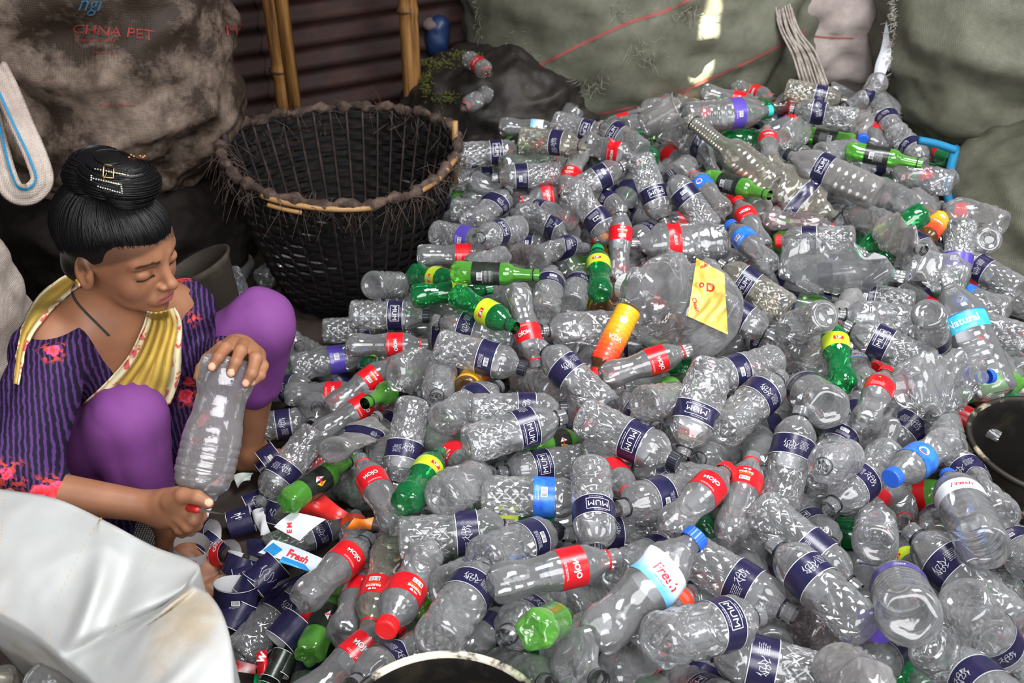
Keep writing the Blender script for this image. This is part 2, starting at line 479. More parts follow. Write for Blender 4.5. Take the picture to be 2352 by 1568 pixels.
def sack(name, lab, c, r, mat, pw=2.3, folds=.03, creases=(), seed=1, nu=150, nv=90, rot=0, sag=.0, fold_s=3.0):
    """a stuffed sack: super-ellipsoid with sag, folds and creases"""
    u = np.linspace(0, 2 * math.pi, nu, endpoint=False); v = np.linspace(-math.pi / 2, math.pi / 2, nv)
    U, W = np.meshgrid(u, v)
    e = 2 / pw
    sg = lambda x, p: np.sign(x) * np.abs(x) ** p
    X = sg(np.cos(W), e) * sg(np.cos(U), e); Y = sg(np.cos(W), e) * sg(np.sin(U), e); Z = sg(np.sin(W), e)
    P = np.stack([X.ravel() * r[0], Y.ravel() * r[1], Z.ravel() * r[2]], 1)
    P[:, :2] *= (1 + sag * (-P[:, 2:3] / r[2]))
    N = P / np.array(r) ** 2; N /= np.linalg.norm(N, axis=1)[:, None] + 1e-9
    Q = P.copy()
    rid = 1 - np.abs(fbm(Q * np.array([1, 1, 2.2]), fold_s, 3, seed))
    d = folds * (rid - .6) + folds * .35 * fbm(Q, 14, 3, seed + 4)
    for (p, q, w, dep) in creases:       # pressed-in lines, p,q relative to centre in units of r
        p = np.array(p) * r; q = np.array(q) * r; t = np.clip(((P - p) @ (q - p)) / ((q - p) @ (q - p)), 0, 1)
        dist = np.linalg.norm(P - (p + t[:, None] * (q - p)), axis=1); d -= dep * np.exp(-(dist / w) ** 2)
    P = P + N * d[:, None]
    if rot:
        cc, ss = math.cos(rot), math.sin(rot); P[:, 0], P[:, 1] = P[:, 0] * cc - P[:, 1] * ss, P[:, 0] * ss + P[:, 1] * cc
    Fc = [(j * nu + i, j * nu + (i + 1) % nu, (j + 1) * nu + (i + 1) % nu, (j + 1) * nu + i) for j in range(nv - 1) for i in range(nu)]
    P[:, 2] = np.maximum(P[:, 2], -c[2] + .003)
    o = link(name, mesh(P, Fc), [mat], None, c)
    tag(o, lab, 'sack')
    return o

def bvh_of(o):
    me = o.data; M = o.matrix_world if o.parent else Matrix.Translation(o.location)
    return BVHTree.FromPolygons([M @ v.co for v in me.vertices], [tuple(p.vertices) for p in me.polygons])

def on_surface(bv, u, v, lift=.001, default=3.3):
    d = Vector(at(u, v, 1) - CAM); L = d.length
    h = bv.ray_cast(Vector(CAM), d.normalized())
    if h[0] is None: return Vector(at(u, v, default)), Vector((0, -1, 0))
    n = h[1]
    if n.dot(d) > 0: n = -n
    return h[0] + n * lift, n

def child_keep(o, parent):
    o.parent = parent; o.matrix_parent_inverse = (Matrix.Translation(parent.location)).inverted()
    return o

def ribbon(bv, pts, w, lift=.0012, n=40, wob=0):
    S = spline([(a, b, 0) for a, b in pts], n); V = []; Fc = []
    C3 = [on_surface(bv, p[0], p[1], lift) for p in S]
    for i, (p, nn) in enumerate(C3):
        t = (C3[min(i + 1, n - 1)][0] - C3[max(i - 1, 0)][0]).normalized(); s = t.cross(nn).normalized()
        ww = w * (1 + wob * math.sin(i * 2.3))
        V += [p - s * ww / 2, p + s * ww / 2]
    for i in range(n - 1): Fc.append((2 * i, 2 * i + 1, 2 * i + 3, 2 * i + 2))
    return V, Fc

def fibres(bv, spots, name, mat, parent, rnd, r=.0012):
    m = MB()
    for (u, v, du, dv, cnt, ln) in spots:
        for i in range(cnt):
            a, b = u + rnd.gauss(0, du), v + rnd.gauss(0, dv)
            p, n = on_surface(bv, a, b, .004); d = Vector((rnd.gauss(0, 1), rnd.gauss(0, .5), rnd.gauss(-.4, 1))).normalized()
            L = ln * rnd.uniform(.5, 1.4); pts = [p, p + d * L * .35 + n * .012 * rnd.random(), p + d * L * .7 + n * .008 * rnd.random() + Vector((rnd.gauss(0, .004), 0, rnd.gauss(0, .004))), p + d * L + n * .002]
            vv, ff = tube(pts, [r, r, r * .8, r * .4], 4); m.add(vv, ff)
    o = m.build(name, mat); o['kind'] = 'stuff'
    return child_keep(o, parent)

rnd = random.Random(5)
A = sack('bulging_sack', 'great grey-green sack with faded red stripes bulging over the back of the heap', (.46, 3.48, .53), (.63, .42, .58), M_GREEN, 2.15, .03, [((.2, -.95, -.2), (.75, -.7, .35), .05, .03), ((.62, -.8, -.5), (.85, -.55, .3), .04, .04)], 3)
bvA = bvh_of(A)
sp_t = on_surface(bvA, 1622, 105)[0]
spot_o.location = sp_t + Vector((.12, -.22, 1.5)); spot_o.rotation_euler = (sp_t - spot_o.location).to_track_quat('-Z', 'Y').to_euler()
for pts in ([(1185, 205), (1215, 165), (1280, 130), (1360, 90), (1450, 50), (1520, 28), (1600, -8)], [(1375, 262), (1430, 250), (1520, 232), (1620, 185), (1700, 150), (1790, 105), (1850, 70)]):
    v, f = ribbon(bvA, pts, .010, .002); child_keep(MB().add(v, f).build('woven_stripe', M_RSTR), A)
fibres(bvA, [(1475, 120, 22, 14, 34, .05), (1370, 190, 16, 10, 30, .04), (1420, 25, 10, 10, 18, .04), (1580, 25, 16, 8, 30, .04), (1100, 60, 4, 40, 30, .03), (1190, 120, 18, 30, 24, .02), (1320, 222, 18, 8, 14, .03), (1180, 190, 10, 8, 10, .02)], 'frayed_fibres', M_FIB, A, rnd, .0007)
Bk = sack('pinkish_sack', 'dusty pinkish-white sack wedged between the two big green sacks', (1.27, 3.60, .57), (.48, .34, .56), M_PINK, 2.3, .045, [], 8, rot=.3, fold_s=2.4)
bvB = bvh_of(Bk)
v, f = ribbon(bvB, [(1850, 78), (1890, 85), (1960, 88)], .005, .002); child_keep(MB().add(v, f).build('woven_stripe', M_RSTR), Bk)
Cc = sack('stacked_sack', 'tall olive-green sack stacked uppermost beside the pinkish sack', (1.65, 3.06, .62), (.52, .44, .50), M_GREEN, 2.5, .035, [((-.2, -1, .1), (.6, -.9, -.5), .06, .02)], 12, fold_s=2.0)
bvC = bvh_of(Cc)
fibres(bvC, [(2058, 40, 3, 30, 70, .018), (2046, 120, 3, 30, 60, .016), (2035, 190, 3, 20, 40, .014)], 'frayed_edge', M_PALEF, Cc, rnd, .0006)
Dd = sack('lower_sack', 'dark olive sack underneath the stacked one, tied with blue twine', (1.76, 2.50, .14), (.56, .40, .30), M_GREEN2, 2.4, .03, [((-.8, -.6, .3), (.4, -.8, -.3), .05, .02)], 15)
M_BLUE = principled('blue_twine', (.01, .17, .33), .6, .3, bump=(200, .6, .003))
bvD = bvh_of(Dd)
tw = MB()
for pts, w in (([(2110, 322), (2150, 330), (2195, 345)], .022), ([(2198, 345), (2185, 400), (2180, 440), (2190, 480)], .026)):
    S = spline([(a, b, 0) for a, b in pts], 24); P3 = []
    for s_ in S:
        p, n = on_surface(bvD, s_[0], s_[1], .006, 2.62); q, n2 = on_surface(bvC, s_[0], s_[1], .006, 9)
        if (q - Vector(CAM)).length < (p - Vector(CAM)).length: p = q
        P3.append(p)
    vv, ff = tube(P3, w / 2, 8); tw.add(vv, ff)
tag(tw.build('blue_twine', M_BLUE), 'flat blue plastic twine hanging from the stacked sack over the lower one', 'twine')
# bundle of woven cord between the great sack and the pinkish sack
m = MB(); base = [(1790, -30, 3.13), (1800, 25, 3.12), (1815, 75, 3.12), (1845, 125, 3.10), (1872, 200, 3.05)]
M_CORD = principled('grey_cord', (.36, .32, .28), .8, .2, noise_col=((.16, .13, .11), 40, .4, .7))
for j in range(22):
    off = [(rnd.uniform(-1, 1), rnd.uniform(-1, 1)) for _ in base]; ox = (j / 21 - .5) * 44
    S = spline([at(u + ox * (.75 + .2 * i) * .9 + off[i][0] * 2.5, v + off[i][1] * 6, d + .012 * math.sin(j * 2.2 + i)) for i, (u, v, d) in enumerate(base)], 26)
    vv, ff = tube(S, .0034, 5); m.add(vv, ff)
m.build('cord_bundle', M_CORD); tag(bpy.data.objects['cord_bundle'], 'frayed bundle of grey woven cords hanging between the great sack and pinkish sack', 'rope')
# white liner slipping out beside the stacked sack
pts = [(2075, -20), (2052, 40), (2040, 110), (2024, 150), (2012, 200)]
V = []; Fc = []
S = spline([(a, b, 0) for a, b in pts], 20)
for i, s_ in enumerate(S):
    w = 10 + 16 * math.sin(i / 19 * math.pi) + 6
    V += [at(s_[0] - w / 2, s_[1], 3.00), at(s_[0] + w * .6, s_[1] + 3, 2.98), at(s_[0] + w * .6, s_[1] + 3, 3.02), at(s_[0] - w / 2, s_[1], 3.02)]
for i in range(19):
    for k in range(4): k2 = (k + 1) % 4; Fc.append((4 * i + k, 4 * i + k2, 4 * i + 4 + k2, 4 * i + 4 + k))
tag(MB().add(V, Fc).build('white_liner', principled('liner_white', (.62, .64, .70), .5)), 'strip of white plastic liner showing along the stacked sack edge', 'liner')

# brown sack behind the woman
Br = sack('grimy_sack', 'tall grimy brown woven sack with faded red print behind the woman', (-1.10, 2.50, .72), (.395, .27, .46), M_BROWN, 2.5, .06, [((-.7, -.8, .7), (-.2, -1, -.3), .05, .05), ((-.9, -.7, .3), (-.4, -.9, -.7), .05, .05), ((-.3, -1, .55), (.6, -.9, .35), .05, .02)], 21, fold_s=2.6)
bvBr = bvh_of(Br)
Lo = sack('shade_filler_sack', 'added dark brown sack filling the shadow under the tall grimy one', (-1.10, 2.52, .13), (.34, .30, .22), principled('sack_shade_dark', (.009, .0065, .005), .8, .2, bump=(30, .5, .01)), 2.3, .05, [], 23)  # added near-black sack standing in for the shadow below the grimy one
def decal(bv, txt, u, v, hpx, rot, mat, parent, name='lettering', bold=.0, shear=0, wid=1.0, lift=.002):
    V2, Ff = text_mesh(txt, bold, shear); c, s = math.cos(rot), math.sin(rot)
    V3 = [on_surface(bv, u + (a * hpx * wid * c + b * hpx * s), v - (b * hpx * c - a * hpx * wid * s), lift)[0] for a, b in V2]
    o = MB().add(V3, Ff).build(name, mat); return child_keep(o, parent) if parent else o
M_REDP = principled('faded_red_print', (.30, .05, .045), .8, .1)
M_BLUP = principled('blue_marker', (.04, .12, .20), .8, .1)
decal(bvBr, 'CHNA PET', 262, 72, 22, .10, M_REDP, Br, bold=.0, lift=.004, wid=1.25)
decal(bvBr, 'ME', 540, 68, 22, -.12, M_REDP, Br, bold=.0, lift=.004, wid=1.2)
decal(bvBr, 'company limited', 220, 94, 8, .05, M_REDP, Br, lift=.004, wid=1.6)
decal(bvBr, 'recycling', 240, 122, 7, .03, M_REDP, Br, lift=.004, wid=1.6)
decal(bvBr, 'made in factory', 270, 240, 7, .0, M_REDP, Br, lift=.004, wid=1.7)
decal(bvBr, 'ngi', 208, 12, 42, .06, M_BLUP, Br, lift=.004, shear=.3)
Tn = sack('tan_sack', 'pale stained woven sack at the edge behind the woman', tuple(at(-115, 745, 2.02)), (.150, .13, .26), M_TAN, 2.4, .02, [], 31)
# looped carrying strap hanging at the edge
def strap_loop():
    S = spline([at(u, v, d) for u, v, d in [(-14, 150, 1.74), (15, 205, 1.73), (48, 280, 1.72), (84, 360, 1.71), (98, 415, 1.71), (70, 447, 1.70), (30, 440, 1.70), (5, 390, 1.71), (-18, 300, 1.73), (-30, 250, 1.74)]], 70)
    V = []; Fc = []; C2 = []
    for i, p in enumerate(S):
        t = S[min(i + 1, 69)] - S[max(i - 1, 0)]; t /= np.linalg.norm(t)
        vdir = CAM - p; vdir /= np.linalg.norm(vdir); s = np.cross(t, vdir); s /= np.linalg.norm(s)
        tw = .5 * math.sin(i / 69 * 3.1); s = s * math.cos(tw) + vdir * math.sin(tw); n = np.cross(s, t)
        w = .021
        for k in range(9):
            q = k / 8 * 2 - 1; V.append(p + s * q * w + n * (.002 * math.cos(q * 9)))
        C2.append((p, s, n))
    for i in range(69):
        for k in range(8): a = i * 9 + k; Fc.append((a, a + 1, a + 10, a + 9))
    o = MB().add(V, Fc).build('strap_loop', M_TAN); md = o.modifiers.new('solid', 'SOLIDIFY'); md.thickness = .003
    tag(o, 'hanging beige woven strap loop with a blue edge stripe', 'strap')
    V = []; Fc = []
    for i, (p, s, n) in enumerate(C2):
        V += [p + s * .012 + n * .0045, p + s * .016 + n * .0045]
    for i in range(69): Fc.append((2 * i, 2 * i + 1, 2 * i + 3, 2 * i + 2))
    MB().add(V, Fc).build('blue_stripe', M_BLUE, o)
strap_loop()

def zplane(u, v, z):
    d = at(u, v, 1) - CAM; return CAM + d * ((z - CAM[2]) / d[2])

# white sack at the front corner
def white_sack():
    E = spline([at(*p) for p in [(-120, 1105, 1.42), (0, 1125, 1.41), (130, 1148, 1.38), (250, 1203, 1.34), (350, 1256, 1.31), (452, 1297, 1.27), (440, 1340, 1.21), (480, 1368, 1.18), (512, 1420, 1.15), (530, 1500, 1.11), (537, 1660, 1.05)]], 150)
    I = spline([at(*p) for p in [(-140, 1340, 1.30), (-40, 1390, 1.27), (40, 1430, 1.25), (90, 1465, 1.23), (140, 1505, 1.20), (190, 1545, 1.17), (230, 1590, 1.13), (250, 1640, 1.10), (262, 1690, 1.08), (270, 1740, 1.05), (280, 1800, 1.02)]], 150)
    E = np.array(E); I = np.array(I); rows = []
    # outside skirt from the floor up to the rim
    for q in (0, .3, .6, .85):
        R = E.copy(); c = E.mean(0); R[:, 2] = E[:, 2] * q + .002 * (1 - q); R[:, :2] = E[:, :2] + (c[:2] - E[:, :2]) * (.10 * (1 - q)); rows.append(R)
    rows.append(E * 1.0 - np.array([0, 0, .004])); rows.append(E)
    nv = 46
    for j in range(1, nv + 1):
        t = j / nv; R = E * (1 - t) + I * t
        s = np.linspace(0, 1, 150)
        bul = .030 * math.sin(t * math.pi) * np.ones(150)
        # flap edges and folds
        fold = .024 * np.exp(-((s - .63 + .20 * t) / .013) ** 2) * math.sin(min(1, t * 1.6) * math.pi) ** .5
        fold -= .032 * np.exp(-((s - .595 + .18 * t) / .022) ** 2) * math.sin(t * math.pi) ** .5
        fold += .020 * np.exp(-((s - .30 - .12 * t) / .025) ** 2) * math.sin(t * math.pi) - .018 * np.exp(-((s - .36 - .12 * t) / .03) ** 2) * math.sin(t * math.pi)
        fold += .016 * np.exp(-((s - .84 + .03 * t) / .03) ** 2) * t
        R = R + ((CAM - R) / np.linalg.norm(CAM - R, axis=1)[:, None]) * (bul + fold)[:, None]
        rows.append(R)
    for q in (.03, .08, .16, .26):
        R = I.copy(); R[:, 2] -= q; R[:, 0] += q * .3; rows.append(R)
    P = np.concatenate(rows)
    rid = 1 - np.abs(fbm(P, 6, 3, 9)); nrm = (CAM - P) / np.linalg.norm(CAM - P, axis=1)[:, None]
    amt = np.repeat(np.array([.2, .3, .5, .5, .3, .3] + [1.0] * nv + [.5] * 4), 150) * .012
    P = P + nrm * ((rid - .6) * amt + .0025 * fbm(P, 24, 2, 4) * (amt > .01))[:, None]
    n = 150; Fc = [(j * n + i, j * n + i + 1, (j + 1) * n + i + 1, (j + 1) * n + i) for j in range(len(rows) - 1) for i in range(n - 1)]
    m, nt, out = new_mat('white_woven'); k = NT(nt); vec = k.coord()
    b = k.n('ShaderNodeBsdfPrincipled'); b.inputs['Roughness'].default_value = .45
    n1 = k.noise(vec, 7, 6, .6)
    c = k.ramp(n1, [(.25, (.43, .45, .44)), (.55, (.40, .40, .385)), (.68, (.34, .29, .22)), (.85, (.24, .18, .125))])
    k.l(c, b.inputs['Base Color'])
    w = k.n('ShaderNodeTexWave', bands_direction='Z'); w.inputs['Scale'].default_value = 240; w.inputs['Distortion'].default_value = .8; k.l(vec, w.inputs['Vector'])
    w2 = k.n('ShaderNodeTexWave', bands_direction='X'); w2.inputs['Scale'].default_value = 240; w2.inputs['Distortion'].default_value = .8; k.l(vec, w2.inputs['Vector'])
    k.l(k.bump(k.math('ADD', w.outputs['Fac'], w2.outputs['Fac']), .10, .0008), b.inputs['Normal'])
    k.l(b.outputs[0], out.inputs[0])
    o = MB().add(P, Fc).build('white_sack', m)
    md = o.modifiers.new('s', 'SOLIDIFY'); md.thickness = .0015
    return tag(o, 'open white woven sack with soft folds and brown stains at the front corner', 'sack')
WS = white_sack()
bvW = BVHTree.FromPolygons([v.co for v in WS.data.vertices], [tuple(p.vertices) for p in WS.data.polygons])
M_STITCH = principled('brown_stitch', (.45, .30, .16), .8, .1)
for pts in ([(12, 1135), (5, 1220), (-5, 1300)], [(232, 1190), (190, 1260), (150, 1340), (118, 1430), (112, 1480)], [(362, 1262), (325, 1330), (285, 1390), (255, 1470), (232, 1535)]):
    S = spline([(a, b_, 0) for a, b_ in pts], 46); mbs = MB()
    for i in range(0, 45, 2):
        p, n = on_surface(bvW, S[i][0], S[i][1], .0008, 1.3); q, n = on_surface(bvW, S[i + 1][0], S[i + 1][1], .0008, 1.3)
        v, f = tube([p, q], .0011, 4); mbs.add(v, f)
    st = mbs.build('stitch_line', M_STITCH, WS); st['kind'] = 'stuff'

# ------------------------------------------------------------------ wicker basket
def basket():
    c = at(778, 338, 2.62); root = empty('wicker_basket', (c[0], c[1], 0))
    tag(root, 'wide dark woven wicker basket with a frayed bound rim, empty', 'basket')
    M_W = principled('wicker_dark', (.004, .0035, .0038), .75, .25, noise_col=((.014, .011, .011), 26, .45, .75), bump=(60, .4, .003))
    M_STK = principled('wicker_stake', (.022, .014, .012), .6, .4, noise_col=((.07, .045, .035), 18, .5, .8))
    M_RIM = principled('rim_binding', (.045, .030, .024), .85, .2, noise_col=((.15, .105, .08), 30, .42, .72), bump=(90, .8, .006))
    M_CANE = principled('split_cane', (.36, .20, .075), .5, .4, noise_col=((.16, .08, .03), 14, .5, .8))
    M_HAIR = principled('frayed_twine', (.10, .072, .058), .9, .1)
    ztop = c[2]
    def R(z, a):
        q = z / ztop; return (.185 + .118 * q ** .75) * (1 + .018 * math.sin(a * 3 + 1) + .01 * math.sin(a * 5))
    def zt(a): return ztop + .016 * math.sin(a * 2 + .6) - .014 * math.cos(a)
    ns = 40; nr = 27; seg = 160
    for j in range(nr):
        V = []; Fc = []; hh = ztop / nr * .86
        for i in range(seg):
            a = 2 * math.pi * i / seg; z = (j + .6) / nr * zt(a); w = .0055 * math.cos(ns / 2 * a + math.pi * (j % 2))
            r = R(z, a) + w; r2 = R(z + hh, a) + w; th = .0018
            for (rr, zz) in ((r - th, z - hh / 2), (r + th, z - hh / 2), (r2 + th, z + hh / 2), (r2 - th, z + hh / 2)): V.append((rr * math.cos(a), rr * math.sin(a), zz))
        for i in range(seg):
            i2 = (i + 1) % seg
            for k in range(4): k2 = (k + 1) % 4; Fc.append((i * 4 + k, i2 * 4 + k, i2 * 4 + k2, i * 4 + k2))
        MB().add(V, Fc).build('weave_strand', M_W, root, False)
    for i in range(ns):
        a = 2 * math.pi * (i + .5) / ns * 1.0; pts = []
        for k in range(12): z = .01 + (zt(a) - .015) * k / 11; pts.append((R(z, a) * math.cos(a), R(z, a) * math.sin(a), z))
        v, f = tube(pts, .0045, 5); MB().add(v, f).build('stake', M_STK, root)
    V = [(0, 0, .012)]; n = 48
    for k in range(n): a = 2 * math.pi * k / n; V.append((.19 * math.cos(a), .19 * math.sin(a), .012))
    MB().add(V, [(0, 1 + k, 1 + (k + 1) % n) for k in range(n)]).build('base', M_W, root)
    # rim hoop, bound with twine
    pts = []; rad = []
    for k in range(181):
        a = 2 * math.pi * k / 180; rr = R(ztop, a) + .004; pts.append((rr * math.cos(a), rr * math.sin(a), zt(a) + .004 * math.sin(a * 17))); rad.append(.0125 + .004 * math.sin(a * 31) + .003 * math.sin(a * 57 + 1))
    v, f = tube(pts, rad, 10); MB().add(v, f).build('rim', M_RIM, root)
    def arc(a0, a1, dr, dz, r, nm='cane_strip'):
        pts = []
        for k in range(24): a = a0 + (a1 - a0) * k / 23; rr = R(ztop, a) + dr; pts.append((rr * math.cos(a), rr * math.sin(a), zt(a) + dz))
        v, f = tube(pts, r, 6); MB().add(v, f).build(nm, M_CANE, root)
    arc(math.radians(244), math.radians(292), .014, -.006, .0075); arc(math.radians(247), math.radians(262), .018, -.022, .006)
    arc(math.radians(318), math.radians(332), .013, .0, .007); arc(math.radians(338), math.radians(350), .012, .004, .007)
    arc(math.radians(20), math.radians(32), .010, .006, .005)
    rn = random.Random(3); m = MB()
    for i in range(520):
        a = math.radians(rn.choice([rn.uniform(190, 360), rn.uniform(0, 360)])); rr = R(ztop, a) + rn.uniform(-.01, .018); z = zt(a) + rn.uniform(-.02, .012)
        p = Vector((rr * math.cos(a), rr * math.sin(a), z)); L = rn.uniform(.02, .085)
        d = Vector((rn.gauss(0, .5), rn.gauss(0, .5), rn.gauss(-.6, .5))).normalized()
        q = [p, p + d * L * .4 + Vector((rn.gauss(0, .006), rn.gauss(0, .006), 0)), p + d * L + Vector((0, 0, -L * .3))]
        v, f = tube(q, [.0011, .0009, .0005], 3, False); m.add(v, f)
    o = m.build('frayed_twine', M_HAIR, root); o['kind'] = 'stuff'
    for i in range(17):
        a = math.radians(rn.uniform(15, 200)); rr = R(ztop, a); z = zt(a) - rn.uniform(.02, .05)
        p = Vector((rr * math.cos(a), rr * math.sin(a), z)); d = Vector((-math.cos(a) * rn.uniform(.1, .7), -math.sin(a) * rn.uniform(0, .5), rn.uniform(-.9, .8)))
        d.normalize(); L = rn.uniform(.06, .12)
        v, f = tube([p, p + d * L * .5, p + d * L + Vector((rn.gauss(0, .01), 0, 0))], [.0028, .0024, .0014], 5); MB().add(v, f).build('broken_stake', M_STK, root)
    v, f = tube([(-.285, -.02, ztop - .03), (-.288, -.03, ztop + .07)], .011, 6); MB().add(v, f).build('upright_stick', M_STK, root)
    v, f = tube([(.30, .05, ztop - .13), (.305, .055, ztop + .05)], .008, 6); MB().add(v, f).build('upright_stick', M_CANE, root)
    return root
basket()

# ------------------------------------------------------------------ buckets
def grime_extra(col, dirt, lo, hi, sc_=9):
    def fn(k, b, vec):
        n = k.noise(vec, sc_, 8, .7, .4)
        k.l(k.ramp(n, [(0, dirt), (lo, dirt), (hi, col), (1, col)]), b.inputs['Base Color'])
    return fn
def bucket(name, c, R, Hh, lab, mat, inner, taper=.82, bands=3):
    root = empty(name, (c[0], c[1], max(0, c[2] - Hh))); tag(root, lab, 'bucket')
    n = 96; P = []
    h0 = min(Hh, c[2])
    prof_ = [(R * taper, 0), (R * taper + .004, .004)]
    for k in range(30):
        z = .004 + (h0 - .004) * k / 29; r = R * (taper + (1 - taper) * z / h0)
        for bz in range(bands): r += .0045 * math.exp(-((z - (h0 - .018 - bz * .024)) / .003) ** 2)
        prof_.append((r, z))
    prof_ += [(R + .007, h0 - .006), (R + .008, h0), (R + .005, h0 + .004), (R - .001, h0 + .003), (R - .003, h0 - .002)]
    def lathe(pr):
        V = [(r * math.cos(2 * math.pi * k / n), r * math.sin(2 * math.pi * k / n), z) for r, z in pr for k in range(n)]
        return V, [(i * n + k, i * n + (k + 1) % n, (i + 1) * n + (k + 1) % n, (i + 1) * n + k) for i in range(len(pr) - 1) for k in range(n)]
    v, f = lathe(prof_); MB().add(v, f).build('shell', mat, root)
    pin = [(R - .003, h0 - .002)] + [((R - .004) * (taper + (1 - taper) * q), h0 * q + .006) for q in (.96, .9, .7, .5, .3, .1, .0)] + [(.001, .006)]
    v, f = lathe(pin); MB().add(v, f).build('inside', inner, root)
    for s in (-1, 1):
        v, f = box((s * (R + .012), 0, h0 - .02), (.014, .03, .03)); MB().add(v, f).build('handle_lug', mat, root, False)
    return root
M_CREAM = principled('grimy_cream', (.5, .44, .34), .5, .4, extra=grime_extra((.60, .54, .43), (.012, .010, .008), .47, .54, 11))
M_RUSTB = principled('grimy_bucket', (.3, .25, .18), .55, .4, extra=grime_extra((.42, .36, .25), (.012, .009, .006), .54, .66, 16))
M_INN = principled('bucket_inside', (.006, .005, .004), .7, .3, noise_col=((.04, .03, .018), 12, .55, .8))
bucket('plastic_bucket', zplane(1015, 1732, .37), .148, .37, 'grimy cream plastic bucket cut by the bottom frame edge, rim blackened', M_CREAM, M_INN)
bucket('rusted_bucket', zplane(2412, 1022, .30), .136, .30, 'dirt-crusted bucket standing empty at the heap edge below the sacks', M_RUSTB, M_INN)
# small dark old pot behind her shoulder
M_OLD = principled('old_tin', (.03, .023, .017), .7, .3, noise_col=((.08, .062, .046), 12, .5, .8))
def old_tin():
    c = zplane(462, 640, .36); root = empty('old_tin', (c[0], c[1], 0)); tag(root, 'dull brown open-topped tin standing behind her shoulder', 'tin')
    n = 40; V = []; Fc = []
    for (r, z) in ((.075, 0), (.072, .2), (.062, .38), (.066, .40), (.060, .40), (.055, .36), (.05, .02), (.001, .02)):
        for k in range(n): a = 2 * math.pi * k / n; V.append((r * math.cos(a) * 1.1, r * math.sin(a), z + .03 * math.cos(a) * (z > .3)))
    for i in range(7):
        for k in range(n): k2 = (k + 1) % n; Fc.append((i * n + k, i * n + k2, (i + 1) * n + k2, (i + 1) * n + k))
    MB().add(V, Fc).build('shell', M_OLD, root)
old_tin()

# dark mound and junk in the back corner
M_MOUND = principled('dusty_tarp', (.014, .011, .009), .6, .4, noise_col=((.05, .042, .03), 6, .5, .8), bump=(20, .6, .01))
mo = sack('dark_mound', 'dark mossy tarpaulin mound behind the basket', (-.03, 3.22, .16), (.34, .30, .27), M_MOUND, 2.1, .05, [], 41)
mo['category'] = 'mound'
bvM = bvh_of(mo)
fibres(bvM, [(1000, 150, 20, 6, 120, .007), (982, 195, 6, 14, 120, .007), (1030, 225, 16, 6, 100, .007), (1060, 130, 24, 5, 90, .007)], 'moss', principled('moss', (.11, .115, .035), .9, .1), mo, rnd, .0014)
bl = sack('blue_bundle', 'crumpled dark blue bag tucked behind the paler bamboo post', tuple(at(1005, 85, 3.45)), (.045, .05, .075), principled('dark_blue_bag', (.010, .028, .09), .45, .5), 2.2, .02, [], 51)
bl['category'] = 'bag'
v, f = tube([at(995, 0, 3.5), at(995, 60, 3.48)], .002, 4); o = MB().add(v, f).build('hanging_cord', M_STITCH); child_keep(o, bl)
bl2 = sack('grey_rag', 'small dusty grey rag on the blue bag', tuple(at(998, 50, 3.42)), (.045, .04, .022), principled('grey_rag', (.16, .12, .11), .9, .1), 2, .02, [], 52); bl2['category'] = 'rag'

